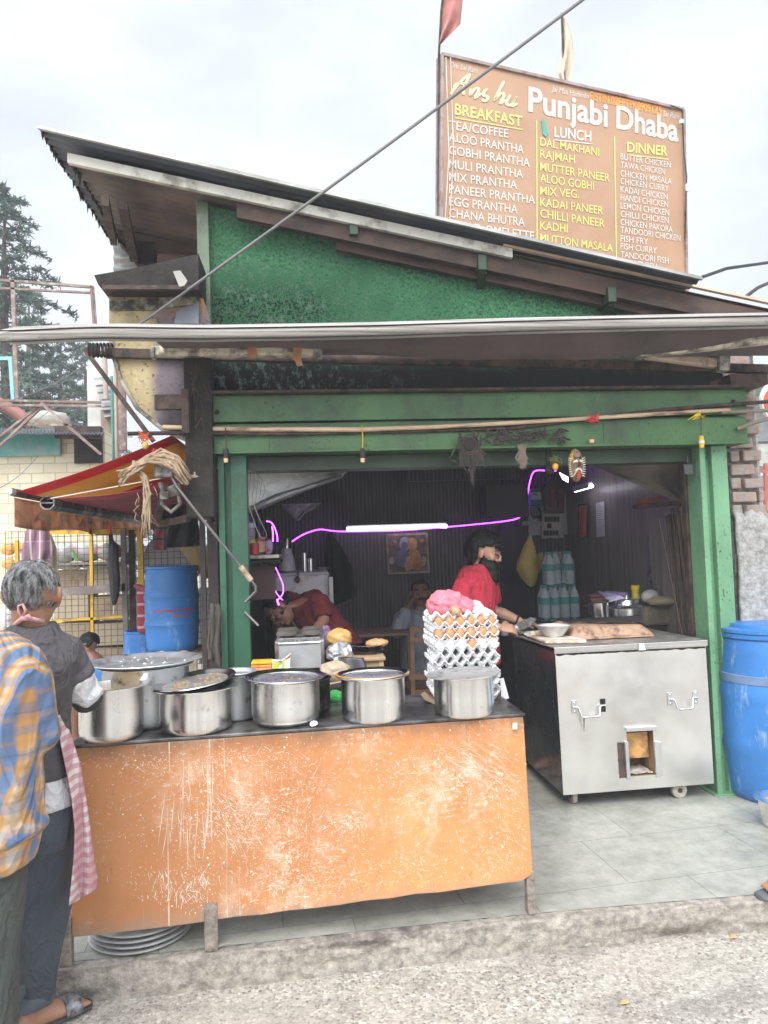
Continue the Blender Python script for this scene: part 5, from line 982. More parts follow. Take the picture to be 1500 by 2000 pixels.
a = MB(); a.tube([at(322,905,3.96), at(345,950,3.92), at(388,1005,3.9), at(470,1106,3.9)], .0085, 8); a.tube([at(490,1132,3.9), at(499,1145,3.9), at(500,1155,3.9), at(478,1177,3.88)], .008, 8); a.build('rod', surf('worn_rod', (.13,.12,.115), .45, .5, var=.3), cr, smooth=50)
a = MB(); a.tube([at(470,1106,3.9), at(491,1134,3.9)], .015, 10); a.build('grip', surf('worn_grip', (.42,.30,.20), .5, dirt=((.15,.09,.06), .5, 20)), cr, smooth=40)
a = MB(); a.tube([at(478,1195,4.1), at(505,1222,4.08)], .007, 8); tag(a.build('short_rod', surf('rod_end', (.22,.20,.20), .5, .4), smooth=40), 'short steel rod end sticking out beside the dark green post', 'rod')
# burlap rope cloth and charms
M_ROPE = surf('frayed_jute', (.40,.29,.19), .95, var=.3, vs=25, bump=(120,1,.008)); jr = thing('jute_cloth', 'frayed jute cloth knotted over the awning gearbox and hanging down', 'cloth', at(300,900,3.95))
a = MB(); random.seed(5)
P0 = [(365,935),(345,905),(318,890),(290,895),(268,912),(250,925),(236,935)]; P1 = [(262,905),(283,935),(288,968),(286,1005),(284,1040)]
for k_ in range(44):
    ox, oy = random.gauss(0,3), random.gauss(0,9); a.tube([at(px+ox+random.gauss(0,1.6), py+oy*(.5+.5*math.sin(i*1.1+.6))+random.gauss(0,3.5), 3.92+random.uniform(-.05,.03)) for i, (px, py) in enumerate(P0)], [.004,.008,.009,.008,.007,.006,.003], 5)
a.build('knotted_roll', M_ROPE, jr, smooth=180)
a = MB()
for k_ in range(26): a.tube([at(px+random.uniform(-9,9)*(.4+.2*i), py+random.uniform(-6,6), 3.92+random.uniform(-.03,.02)) for i, (px, py) in enumerate(P1)], [.006,.006,.0055,.005,.002], 5)
for k_ in range(9): p_ = at(random.uniform(262,300), random.uniform(940,1010), 3.92); a.tube([p_, p_+V(random.uniform(-.03,.03),-.01,-.03), p_+V(random.uniform(-.05,.05),-.01,-.06)], [.002,.002,.001], 4)
a.build('hanging_strands', M_ROPE, jr, smooth=180)
a = MB(); a.grid(bag(at(380,930,4.05), (.07,.06,.05), 1, 4), 30, 20); tag(a.build('jute_cloth', M_ROPE, smooth=180), 'bunched end of jute cloth wedged behind the sooty column', 'cloth')
def charm(label, px, py, Y, col, ball, n=14, L=.05):
    t = thing('lucky_charm', label, 'charm', at(px,py,Y), 'charms hung along the front'); a = MB()
    for i in range(n): q = at(px,py,Y); a.tube([q, q+V(random.uniform(-.04,.03),random.uniform(-.02,.02),random.uniform(-.02,.02)), q+V(random.uniform(-.06,.05),random.uniform(-.02,.01),-L*random.uniform(.3,1))], [.004,.004,.0015], 5)
    a.build('threads', surf('charm_thread', col, .8, var=.3), t)
    if ball: a = MB(); a.ball(at(px+ball[0],py+ball[1],Y-.01), (.017,.016,.021), 12, 8); a.build('lemon', surf('charm_lemon', ball[2], .5), t, smooth=180)
charm('orange threads and a yellow lemon knotted on the iron pipe above the striped awning', 285, 850, 3.95, (.52,.10,.03), (-1,20,(.50,.36,.06)), 14)
charm('small red thread knot on the awning gearbox', 312, 882, 3.93, (.65,.06,.03), None, 16, .06)
charm('dried chillies with an orange lemon hanging beside the painted mask', 1086, 895, 4.05, (.10,.12,.03), (-1,17,(.62,.30,.05)), 14, .05)
charm('red ribbon knot tied on the bamboo pole above the painted mask', 1160, 815, 3.99, (.60,.05,.05), None, 12, .03)
charm('yellow tape flag tied on the bamboo pole near the brick pillar', 1362, 808, 3.99, (.70,.50,.02), None, 10, .035)
# poles
M_DKP = surf('dark_painted_pole', (.045,.032,.028), .5, var=.3, vs=8)
for px0, px1, y0, y1, lb_ in ((394,402,1000,1312,'dark pole nearest the hanging black jacket'),(408,418,995,1300,'middle dark pole left of the dark green post'),(419,426,1020,1280,'dark pole touching the dark green post')):
    a = MB(); p_, q = at(px0,y0,4.6), at(px1,y1,4.6); q = V(q.x, q.y, ZP); a.bar(p_, q, .03, .022, (0,1,0)); tag(a.build('dark_pole', M_DKP), lb_, 'pole', 'dark poles')
# clothes hung under the awnings
def hang(name, label, poly, Y, mat, cat, folds=9, depth=.035, th=.006):
    """cloth hung from its upper edge: left and right outline points, folds deepen downwards"""
    L, Rt = poly; k = len(L); a = MB()
    def f(u, v):
        s_ = v*(k-1); i = min(int(s_), k-2); t_ = s_-i; q = (Vector(L[i]).lerp(Vector(L[i+1]), t_)).lerp(Vector(Rt[i]).lerp(Vector(Rt[i+1]), t_), u)
        return at(q.x, q.y, Y-depth*(.35+.65*v)*math.sin(u*folds+1.3*v+mnoise.noise(Vector((u*3,v*2,Y)))*1.5)-depth*math.sin(math.pi*u))
    a.grid(f, 40, 24); return tag(a.build(name, mat, smooth=180, solid=th, normals=False), label, cat)
def plaid(name, base, stripes, sx=40, sz=40, rough=.9, rot=(0,0,0)):
    """woven checks: stripes is a list of (axis, frequency, offset, width, colour, strength)"""
    m = Mt(name, rough); o = m.xyz(m.vec((1,1,1), rot)); c = m.mix(base, mul(base,.75), m.noise(5, 5))
    for ax, fr, of, wd, col, stg in stripes:
        f = m.math('FRACT', m.math('ADD', m.math('MULTIPLY', o[ax], fr), of)); s_ = m.ramp(m.math('ABSOLUTE', m.math('SUBTRACT', f, .5)), [(max(0,wd/2-.03), 1), (wd/2+.03, 0)]); c = m.mix(c, col, m.math('MULTIPLY', s_, stg))
    m.col(c); m.bump(m.noise(160, 3), .3, .003); return m.mat
hang('black_jacket', 'black jacket hung under the maroon awning', ([(352,985),(335,1010),(326,1050),(324,1070)],[(372,990),(385,1010),(391,1050),(390,1066)]), 4.85, surf('black_cloth', (.014,.013,.015), .9, var=.3), 'jacket', 12, .05)
hang('plaid_shirt', 'dark red plaid shirt hung beside the black jacket', ([(330,985),(310,1010),(299,1045),(299,1074)],[(345,985),(338,1010),(330,1045),(324,1074)]), 4.95, plaid('red_plaid', (.14,.10,.12), [(0,14,0,.3,(.35,.05,.06),.8),(2,14,0,.3,(.35,.05,.06),.7),(0,14,.5,.12,(.02,.02,.03),.9),(2,14,.5,.12,(.02,.02,.03),.9)]), 'shirt', 7, .03)
hang('checked_towel', 'purple checked towel hung over the cage above the grey haired man', ([(57,1018),(50,1045),(44,1075),(38,1102)],[(92,1018),(99,1050),(104,1075),(96,1104)]), 5.2, plaid('purple_check', (.30,.17,.21), [(0,16,0,.18,(.62,.52,.56),.8),(2,8,.2,.06,(.6,.5,.55),.5),(0,16,.5,.25,(.16,.10,.17),.7)]), 'towel', 10, .02)
hang('cream_cloth', 'cream cloth hung next to the purple checked towel', ([(92,1040),(97,1070),(94,1100),(98,1195)],[(100,1045),(110,1070),(112,1110),(106,1195)]), 5.3, surf('cream_cotton', (.58,.52,.38), .9, var=.12), 'cloth', 4, .02)
hang('yellow_cloth', 'mustard cloth draped behind the black jacket', ([(350,1070),(365,1090),(385,1115),(400,1130)],[(405,1065),(408,1085),(408,1110),(410,1130)]), 5.6, surf('mustard_cloth', (.50,.40,.16), .9, var=.15), 'cloth', 3, .02)
hang('dark_rag', 'dark rag with a stick hung on the dark green post', ([(412,1178),(408,1230),(404,1262),(410,1285)],[(428,1180),(432,1195),(428,1262),(432,1305)]), 4.05, surf('dark_olive_cloth', (.07,.06,.05), .9, var=.4), 'rag', 8, .02)
# drums
M_BLUE2 = blue_plastic('worn_blue_plastic', (.05,.23,.60), .3)
d1 = drum('worn blue plastic drum with red printing standing on a wooden bench', V(at(336,1200,5.5).x, 5.5, at(336,1276,5.32).z), .188, .605, M_BLUE2, 'blue plastic drums')
base_z = at(336,1276,5.32).z; tx = MB(); cx_ = at(336,1200,5.5).x
def curved(mb, s_, z, hgt, a0, a1, r):
    vs, fs = text_mesh(s_, .02); x0, x1 = min(v.x for v in vs), max(v.x for v in vs); mb.add([V(cx_+r*math.sin(a0+(a1-a0)*(v.x-x0)/(x1-x0)), 5.5-r*math.cos(a0+(a1-a0)*(v.x-x0)/(x1-x0)), z+v.y/.7*hgt) for v in vs], fs)
rdp = random.Random(4)                                   # two rows of worn, unreadable red stencilling
for z0, a0, a1 in ((.285,-32,62),(.248,14,42)):
    a_deg = a0
    while a_deg < a1:
        w_ = rdp.uniform(1.6,3.4)
        for dz in (0,.006,.012):
            if rdp.random() < .78: tx.add([V(cx_+.191*math.sin(R_(b)), 5.5-.191*math.cos(R_(b)), base_z+z0+dz+c) for b, c in ((a_deg,rdp.uniform(-.002,.001)),(a_deg+w_,rdp.uniform(-.002,.001)),(a_deg+w_,.0055),(a_deg,.0055))], [(0,1,2,3)])
        a_deg += w_+(.5 if rdp.random() < .8 else 2.5)
tx.build('red_print', surf('faded_red_print', (.55,.09,.06), .7), d1, normals=False)
drum('open blue plastic drum standing lower, left of the drum with red printing', V(at(283,1260,5.75).x, 5.75, .55), .155, at(283,1234,5.6).z-.55, M_BLUE2, 'blue plastic drums', True)
bn = thing('wooden_bench', 'rough wooden bench carrying the drum with red printing', 'bench', at(340,1300,5.4)); a = MB(); x0, x1 = at(285,1290,5.35).x, at(430,1290,5.35).x; a.box(x0, x1, 5.3, 5.75, base_z-.05, base_z-.001); a.build('seat', surf('grey_wood', (.23,.18,.14), .9, var=.35, stretch=(.3,1,1), dirt=((.1,.07,.05), .4, 9)), bn)
for x in (x0+.03, x1-.08): a = MB(); a.box(x, x+.05, 5.32, 5.37, 0, base_z-.05); a.build('leg', M_RUST, bn)
a = MB(); a.grid(lambda u, v: at(322+64*u, 1274+36*v*(.5+u*.5)+4*math.sin(u*8), 5.27-.03*v), 16, 10); tag(a.build('burlap_sack', M_BURL, smooth=180, solid=.012), 'folded burlap sack hanging off the wooden bench', 'sack')
a = MB(); q = at(304,1291,5.2); a.lathe([(0,0),(.045,0),(.055,.01),(.062,.055),(.066,.056),(.064,.058),(.058,.05),(0,.02)], q, 28); tag(a.build('steel_basin', M_POT, smooth=40), 'small steel basin in front of the drum with red printing', 'basin')
# neighbour's cage of goods
cg = thing('wire_cage', 'yellow framed wire mesh cage of the neighbouring shop', 'cage', at(200,1300,5.9)); YC_ = 5.9
M_YEL = surf('yellow_enamel', (.70,.42,.02), .45, var=.12, dirt=((.30,.20,.08), .35, 14)); M_GRY = surf('grey_brown_frame', (.20,.165,.15), .6, var=.2, dirt=((.30,.27,.25), .3, 9)); M_WIRE = surf('rusty_wire', (.16,.13,.10), .6, .4)
a = MB(); zt, zb = at(200,1033,YC_).z, at(200,1330,YC_).z; xl, xr = at(10,1150,YC_).x, at(415,1150,YC_).x
nx, nz = int((xr-xl)/.047), int((zt-zb)/.047)
for i in range(nx+1): x = xl+(xr-xl)*i/nx; a.bar((x,YC_+.01,zb), (x,YC_+.01,zt), .0042, .0042, (0,1,0))
for i in range(nz+1): z = zb+(zt-zb)*i/nz; a.bar((xl,YC_+.006,z), (xr,YC_+.006,z), .0042, .0042)
a.build('wire_mesh', M_WIRE, cg)
def fbar(p_, q, wpx, mat, Y=YC_-.03): a = MB(); a.bar(at(*p_,Y), at(*q,Y), wpx/FPX*Y, .03, (0,-1,0)); return a.build('frame_bar', mat, cg)
fbar((98,1039),(280,1038),9,M_YEL); fbar((178,1030),(182,1330),5.5,M_YEL); fbar((100,1213),(260,1203),4.5,M_YEL); fbar((273,1035),(277,1175),10,M_YEL,YC_-.05); fbar((33,1055),(38,1330),6,M_YEL,YC_-.1)
fbar((95,1158),(246,1147),15,M_GRY,YC_-.07); fbar((241,1033),(248,1330),9,M_GRY,YC_-.07); fbar((92,1021),(180,1017),8,M_GRY,YC_-.07); fbar((257,1035),(262,1330),10,M_RUST,YC_-.04)
a = MB(); a.box(*sorted((at(246,1080,YC_-.1).x, at(258,1080,YC_-.1).x)), YC_-.12, YC_-.09, at(250,1102,YC_-.1).z, at(250,1079,YC_-.1).z); a.build('lock', M_RUST, cg)
# goods in the cage
def pack(name, label, px0, py0, px1, py1, Y, mat, cat, group, d=.14, seed=0, lump=.0):
    a_, b_ = at(px0,py1,Y), at(px1,py0,Y); a = MB()
    if lump: c_ = (a_+b_)/2; a.grid(bag(c_, (abs(b_.x-a_.x)/2, d/2, abs(b_.z-a_.z)/2), 1, seed), 30, 20); return tag(a.build(name, mat, smooth=180), label, cat, group)
    a.box(a_.x, b_.x, Y, Y+d, a_.z, b_.z); a.jitter(.006, 9, seed); return tag(a.build(name, mat, bevel=.008), label, cat, group)
M_CTN = surf('plain_carton', (.46,.36,.24), .85, var=.15, vs=6, dirt=((.30,.21,.13), .3, 8)); M_CTN2 = surf('pale_carton', (.55,.46,.33), .85, var=.12, vs=6)
for i, (x0,y0,x1,y1,mt) in enumerate(((108,1112,168,1160,M_CTN),(170,1108,238,1158,M_CTN2),(105,1162,172,1212,M_CTN2),(176,1164,240,1212,M_CTN),(108,1216,176,1285,M_CTN),(180,1216,246,1262,M_CTN2),(180,1264,246,1320,M_CTN),(120,1288,178,1330,M_CTN2))):
    pack('carton', ('top left','top right','second row left','second row right','third row left','third row right','lowest right','lowest left')[i]+' brown carton behind the yellow cage', x0,y0,x1,y1,6.15,mt,'carton','cartons behind the cage', .3, i)
M_FILM = surf('white_printed_film', (.62,.61,.60), .35, var=.12, vs=9, dirt=((.55,.20,.24), .22, 10), bump=(40,.6,.01)); M_FILM2 = surf('clear_grey_film', (.52,.53,.53), .3, var=.2, vs=14, bump=(40,.7,.01))
for i, (x0,y0,x1,y1,mt) in enumerate(((106,1060,150,1100,M_FILM2),(140,1058,196,1098,M_FILM),(188,1060,240,1096,M_FILM),(112,1098,160,1114,M_FILM),(160,1100,215,1112,M_FILM2),(210,1096,246,1112,M_FILM))):
    pack('sack', ('left','middle','right','lower left','lower middle','lower right')[i]+' white printed sack behind the yellow cage', x0,y0,x1,y1,6.15,mt,'sack','sacks behind the cage', .2, i*7+1, 1)
a = MB(); p_, q = at(100,1102,6.15), at(246,1098,6.15); a.bar(p_, q, .3, .02); tag(a.build('cage_shelf', surf('grey_shelf', (.30,.28,.24), .8)), 'grey shelf under the white printed sacks in the cage', 'shelf')
a = MB(); a.prism([at(140,1075,6.02), at(144,1073,6.02), at(152,1095,6.02), at(147,1097,6.02)], (0,.01,0)); tag(a.build('green_strip', surf('green_strip_print', (.12,.42,.06), .5)), 'thin green strip printed across the middle sack', 'strip')
M_CHIP = surf('orange_chip_packet', (.80,.40,.12), .3, var=.3, vs=16, bump=(30,.6,.01)); M_CHIP2 = surf('pink_chip_packet', (.62,.16,.32), .3, var=.5, vs=12, bump=(30,.6,.01))
for i, (x0,y0,x1,y1) in enumerate(((38,1056,64,1084),(66,1058,90,1082),(38,1086,64,1110),(66,1086,92,1110),(2,1060,30,1085),(4,1090,30,1112),(-2,1130,26,1180),(-2,1184,26,1230))):
    pk_ = pack('snack_packet', ('top','top second','lower','lower second','leftmost upper','leftmost lower','large white upper','large white lower')[i]+' snack packet hanging at the far left of the cage', x0,y0,x1,y1,6.0,M_CHIP if i < 6 else M_FILM,'packet','snack packets hanging in the cage', .06, i+3, 1)
    if i in (0,2): a = MB(); c_ = (at(x0,y1,5.96)+at(x1,y0,5.96))/2; a.obox(c_+V(.0,-.01,-.025), (.04,0,0), (0,.004,0), (0,0,.018)); a.build('label_print', M_CHIP2, pk_) 
um = thing('folded_umbrella', 'folded black umbrella hanging on the cage', 'umbrella', at(222,1130,5.75)); a = MB()
pts_ = [(216,1042),(217,1058),(222,1066),(221,1085),(222,1110),(224,1135),(224,1160),(223,1182)]; a.tube([at(px,py,5.72) for px, py in pts_], [.01,.012,.035,.032,.036,.036,.026,.008], 18); k0 = len(a.v)
a.v = [p_+V(.006*math.sin(i*2.4), .008*math.cos(i*2.4), 0) for i, p_ in enumerate(a.v)]; a.jitter(.008, 25); a.build('canopy', surf('black_nylon', (.045,.047,.05), .5, var=.35, vs=20), um, smooth=180)
a = MB(); a.tube([at(215,1026,5.72), at(216,1044,5.72)], .009, 8); a.build('handle', surf('red_handle', (.6,.06,.03), .4), um, smooth=50); a = MB(); a.tube([at(223,1182,5.72), at(222,1199,5.72)], .006, 8); a.build('tip', M_POT, um, smooth=50)
pk2 = MB(); pk2.lathe([(0,0),(.24,0),(.25,.012),(.24,.02),(.17,.01),(.165,.025),(0,.02)], at(338,1095,6.25), 48, ax=(V(1,0,0), V(0,.25,.97), V(0,-.97,.25))); tag(pk2.build('round_tray', surf('pale_tray', (.60,.61,.62), .45, .2, var=.12), smooth=35), 'large round aluminium tray standing behind the wire mesh', 'tray')
a = MB(); a.obox(at(278,1190,5.6), (.035,0,0), (0,.03,0), (0,0,.17)); tag(a.build('red_bundle', plaid('red_stripe_cloth', (.42,.05,.06), [(2,12,0,.2,(.7,.5,.5),.7)]), bevel=.02), 'red cloth bundle with pale stripes beside the open blue drum', 'cloth')
a = MB(); a.tube([at(262,1143,5.5), at(276,1148,5.5), at(290,1152,5.5)], [.012,.02,.014], 8); tag(a.build('red_strap', surf('dark_red_strap', (.35,.07,.08), .7), smooth=60), 'dark red strap tied between the cage and the drum with red printing', 'strap')
# white fridge-like box behind the poles
a = MB(); x0, x1 = at(386,1200,6.3).x, at(425,1200,6.3).x; a.box(x0, x1, 6.3, 6.6, .7, at(400,1150,6.3).z); tag(a.build('white_box', surf('white_box_paint', (.70,.72,.74), .5, var=.06), bevel=.01), 'white box seen between the blue drum and the dark poles', 'box')

# yellow brick building with teal panel
yb = thing('yellow_brick_building', 'pale yellow painted brick building with a teal panel and dark shutter', 'building', (-4,8.2,0))
m = Mt('yellow_painted_brick', .8); v = m.vec((1,1,1), (R_(90),0,0)); br = m.n('TexBrick', offset=.5); m.put(br.inputs['Vector'], v); m.put(br.inputs['Scale'], 1)
for a_, b_ in (('Mortar Size', .006), ('Brick Width', .24), ('Row Height', .105), ('Mortar Smooth', .3)): m.put(br.inputs[a_], b_)
m.put(br.inputs['Color1'], (.66,.58,.40)); m.put(br.inputs['Color2'], (.76,.70,.52)); m.put(br.inputs['Mortar'], (.47,.41,.30)); c = m.mix(br.outputs['Color'], (.42,.36,.28), m.ramp(m.noise(3, 8, .7), [(.55, 0), (.75, .6)])); m.col(c); m.bump(br.outputs['Fac'], -.4, .01)
zr = at(100,842,8.2).z; xr_ = at(205,900,8.2).x; a = MB(); a.box(-9, xr_, 8.2, 8.5, 0, zr); a.build('wall', m.mat, yb)
a = MB(); p_, q = at(-60,893,8.15), at(118,838,8.15); a.box(p_.x, q.x, 8.14, 8.195, p_.z, q.z); a.build('teal_panel', surf('teal_paint', (.10,.36,.33), .6, var=.2, vs=3, dirt=((.30,.40,.37), .4, 4)), yb, bevel=.004)
a = MB(); p_, q = at(146,905,8.17), at(199,846,8.17); a.box(p_.x, q.x, 8.15, 8.195, p_.z, q.z); a.build('shutter', M_SOOT, yb)
a = MB(); p_, q = at(118,845,8.0), at(200,838,8.0); a.grid(lambda u, v: at(-80+282*u, 836+3*u, 8.0-.4*v+.2)+V(0,0,.008*math.sin(u*260)-.05*v), 400, 3); a.build('roof_sheet', M_TIN1, yb, smooth=180, solid=.006)
a = MB(); a.bar(at(110,845,8.0), at(198,845,8.0), .1, .12); a.build('roof_beam', M_RUST, yb)
a = MB(); a.grid(lambda u, v: at(-40+102*u, 770+62*u+6*v-10*math.sin(u*2.5), 9.5+.5*v), 12, 3); tag(a.build('red_roof', surf('faded_red_roof', (.30,.13,.11), .7, var=.2), smooth=180, solid=.12), 'faded red curved roof edge at the far left behind the truss', 'roof')
a = MB(); a.grid(bag(at(95,820,8.6), (.22,.2,.10), 1, 9), 24, 14); tag(a.build('tarp_bundle', surf('grey_tarp', (.40,.38,.35), .8, var=.2), smooth=180), 'grey tarp bundle lying on the roof of the brick building', 'tarp')
# iron truss and railing
M_OLD = surf('old_brown_paint', (.22,.15,.13), .7, var=.3, dirt=((.45,.40,.36), .3, 10))
tr_ = thing('iron_truss', 'brown iron truss crossing in front of the cedar trees', 'truss', at(90,790,7))
def tbar(p_, q, wpx, Y=7.0, parent=None): a = MB(); a.bar(at(*p_,Y), at(*q,Y), wpx/FPX*Y, .03, (0,-1,0)); return a.build('bar', M_OLD, parent)
tbar((-60,781),(197,786),4,7,tr_); tbar((-60,791),(197,793),4,7,tr_); tbar((82,789),(-20,868),4,7.05,tr_); tbar((88,789),(-10,880),4,7.05,tr_); tbar((80,787),(198,888),5,6.95,tr_); tbar((55,830),(140,830),4,6.95,tr_)
rl = thing('roof_railing', 'thin iron railing on the roof behind the awning rail', 'railing', at(90,640,7.5))
tbar((-60,543),(183,561),4.5,7.5,rl); tbar((-60,560),(178,572),3.5,7.5,rl); tbar((25,548),(33,782),7,7.5,rl); tbar((178,560),(184,640),4,7.5,rl); tbar((182,560),(188,640),3,7.6,rl)
a = MB(); a.bar(at(20,698,7.2), at(26,782,7.2), .03, .03); a.bar(at(-20,700,7.2), at(24,700,7.2), .02, .03); tag(a.build('teal_post', surf('pale_teal_paint', (.25,.50,.52), .6, var=.3)), 'pale teal post with an arm at the far left', 'post')
for i, (p_, q, y0, y1) in enumerate((((-10,790),(168,712),5.5,5.5),((-10,958),(75,890),6.5,7.5),((-10,870),(130,772),6.8,6.0))):
    cable('slack_wire', [at(*p_,y0), at(*q,y1)], .003, M_CAB, ('pale wire rising from the far left to the awning end','thin wire in front of the yellow bricks','thin wire crossing the teal panel')[i], 'wire', .04)
# louvred shed and pipes between truss and side panel
ls = thing('louvred_shed', 'grey louvred shed with a white gutter behind the striped awning', 'shed', at(205,880,9))
for i in range(6):
    a = MB(); y0 = 738+14*i; a.hexa([at(184+4*i,y0+7,9.0), at(216,y0+5,9.0), at(216,y0+5,9.5), at(184+4*i,y0+7,9.5), at(182+4*i,y0,9.1), at(216,y0-2,9.1), at(216,y0-2,9.6), at(182+4*i,y0,9.6)]); a.build('louvre', surf('louvre_grey', (.36,.36,.36), .6, var=.15) if i == 0 else bpy.data.materials['louvre_grey'], ls)
a = MB(); a.hexa([at(168,722,9), at(217,712,9), at(217,712,9.4), at(168,722,9.4), at(168,716,9), at(217,708,9), at(217,708,9.4), at(168,716,9.4)]); p_, q = at(172,880,9.7), at(222,716,9.7); a.box(p_.x, q.x, 9.7, 9.9, 0, q.z); a.build('wall', surf('pale_shed_wall', (.58,.57,.54), .8, var=.12), ls)
a = MB(); p_, q = at(198,905,9.3), at(222,800,9.3); a.box(p_.x, q.x, 9.3, 9.6, p_.z, q.z); a.build('brick_base', bm_, ls)
M_BGP = surf('beige_pipe', (.42,.34,.27), .7, var=.2); M_TLP = surf('green_blue_pipe', (.05,.26,.22), .5)
for px, y0, y1, r, mt, lb_ in ((221,735,905,.016,M_TLP,'green plastic pipe beside the louvred shed'),(228,715,905,.02,M_BGP,'beige pipe right of the green pipe'),(240,700,880,.05,M_OLD,'thick brown post between the pipes and the yellow panel'),(207,690,780,.03,M_BGP,'short beige post above the louvred shed')):
    a = MB(); a.tube([at(px-3,y0,8.8), at(px,y1,8.8)], r, 8); tag(a.build('upright_pipe', mt, smooth=60), lb_, 'pipe')
# small lit window seen past the sooty column
lwd = thing('lit_window', 'small bluish lit window between the sooty column and the dark green post', 'window', at(392,885,6.5)); a = MB(); p_, q = at(374,904,6.5), at(410,858,6.5); a.box(p_.x, q.x, 6.5, 6.52, p_.z, q.z); a.build('pane', surf('pale_blue_pane', (.60,.63,.75), .25), lwd)
a = MB()
for i in range(5): x = p_.x+(q.x-p_.x)*i/4; a.box(x-.008, x+.008, 6.47, 6.498, p_.z, q.z)
for i in range(4): z = p_.z+(q.z-p_.z)*i/3; a.box(p_.x, q.x, 6.475, 6.495, z-.008, z+.008)
a.build('window_grille', M_OLD, lwd)

# ------------------------------------------------------------------ cedar trees
M_BARK = surf('cedar_bark', (.10,.075,.06), .95, var=.4, vs=6, stretch=(4,4,1), bump=(12,.8,.03))
def needles_mat():
    m = Mt('cedar_needles', .7); c = m.ramp(m.noise(1.4, 5, .6), [(.3, (.06,.10,.08)), (.55, (.105,.155,.12)), (.75, (.16,.21,.16))]); m.col(c); m.b.inputs['Specular IOR Level'].default_value = .2; return m.mat  # greens paled towards grey, putting haze into the needle colour
M_NEED = needles_mat()
def cedar(x, y, H, R0, label, seed, first=.12, nb_=60):
    rd = random.Random(seed); t = thing('cedar_tree', label, 'tree', V(x,y,0), 'cedars behind the shops')
    tk = MB(); tk.tube([V(x,y,0), V(x+.05,y,H*.4), V(x-.04,y,H*.75), V(x,y,H)], [H*.022,H*.016,H*.008,.01], 8); tk.build('trunk', M_BARK, t, smooth=60)
    lm, cw = MB(), MB()
    for i in range(nb_):
        f = first+(1-first)*(i+rd.random()*.6)/nb_; z = H*f; L = R0*(1-f)**.8*rd.uniform(.65,1.15)+.18; a = i*2.399+rd.uniform(-.4,.4); d = V(math.cos(a), math.sin(a), 0); side = V(-d.y, d.x, 0)
        up0 = rd.uniform(.05,.25); P = []
        for k in range(9):
            s_ = k/8; P.append(V(x,y,z)+d*(L*s_)+V(0,0,L*(up0*math.sin(s_*2.2)-.28*s_*s_))+side*(L*.06*math.sin(s_*4+i)))
        lm.tube(P, [max(.006,.028*(1-.9*k/8)*L/2.5+.004) for k in range(9)], 5)
        for k in range(1, 9):
            n_s = 2+int(L*1.3)
            for q_ in range(n_s):
                s_ = (k-rd.random())/8; 
                if s_ < .12: continue
                i0 = min(int(s_*8), 7); b0 = P[i0].lerp(P[i0+1], s_*8-i0); sl_ = (rd.choice((-1,1)))*rd.uniform(.15,.5)*L*.42*(1.15-s_*.7)
                tip = b0+side*sl_+d*abs(sl_)*.55+V(0,0,-.10*abs(sl_)+rd.uniform(-.05,.05))
                n_t = max(3, int(abs(sl_)/.055))
                for w_ in range(n_t):
                    c_ = b0.lerp(tip, (w_+rd.random())/n_t)+V(rd.uniform(-.04,.04),rd.uniform(-.04,.04),rd.uniform(-.03,.05))
                    for b_ in range(3):
                        dd = V(rd.gauss(0,1), rd.gauss(0,1), rd.gauss(.25,.7)).normalized()*rd.uniform(.07,.15); sd_ = dd.cross(V(rd.gauss(0,1),rd.gauss(0,1),rd.gauss(0,1))).normalized()*rd.uniform(.010,.020)
                        cw.add([c_-sd_, c_+sd_, c_+dd*.8+sd_*.7, c_+dd-sd_*.3], [(0,1,2,3)])
    lm.build('limbs', M_BARK, t, smooth=60); cw.build('crown', M_NEED, t, normals=False)
def txy(px, Y): q = at(px, 900, Y); return q.x, q.y
x, y = txy(14, 14); cedar(x, y, at(50,372,14).z, 3.1, 'tallest cedar at the left edge with layered drooping branches', 1, .2, 92)
x, y = txy(122, 20); cedar(x, y, at(122,640,20).z, 3.2, 'cedar whose trunk stands above the truss middle', 2, .1, 84)
x, y = txy(60, 24); cedar(x, y, at(60,560,24).z, 4.2, 'cedar standing behind the left part of the truss', 3, .1, 84)
x, y = txy(170, 26); cedar(x, y, at(165,668,26).z, 3.6, 'cedar nearest the louvred shed', 4, .1, 80)
x, y = txy(-60, 18); cedar(x, y, at(-40,520,18).z, 3.6, 'cedar half outside the left edge of the picture', 6, .1, 60)
# ================================================================== INSIDE THE STALL
LED = emit('violet_led', (.50,.07,1.0), 3.6); TUBE = emit('white_tube', (.88,.84,1.0), 5.0)
def led(pts, Y, r, label, mat=LED):
    P = [at(px,py,Y) for px, py in pts]; q = []
    for i in range(len(P)-1):
        p0, p1, p2, p3 = P[max(i-1,0)], P[i], P[i+1], P[min(i+2,len(P)-1)]
        q += [.5*((2*p1)+(-p0+p2)*t+(2*p0-5*p1+4*p2-p3)*t*t+(-p0+3*p1-3*p2+p3)*t**3) for t in (0,.25,.5,.75)]
    q.append(P[-1]); a = MB(); a.tube(q, r, 8); return tag(a.build('led_strip', mat, smooth=60), label, 'led strip', 'violet LED strips')
led([(570,1058),(585,1048),(602,1040),(625,1034),(650,1037),(680,1038),(780,1036),(875,1029),(930,1024),(985,1018),(1012,1012),(1023,1000),(1029,975),(1034,945),(1040,925),(1048,919),(1064,919)], 6.85, .0065, 'long violet LED strip drooping along the back wall')
led([(1075,919),(1086,919)], 6.85, .010, 'short violet LED end above the fuse board')
led([(520,1018),(529,1020),(536,1030),(541,1045),(542,1058)], 4.95, .0045, 'arched violet LED loop over the bottle shelf')
led([(531,1028),(533,1040),(533,1058)], 4.97, .005, 'straight violet LED piece inside the arched loop')
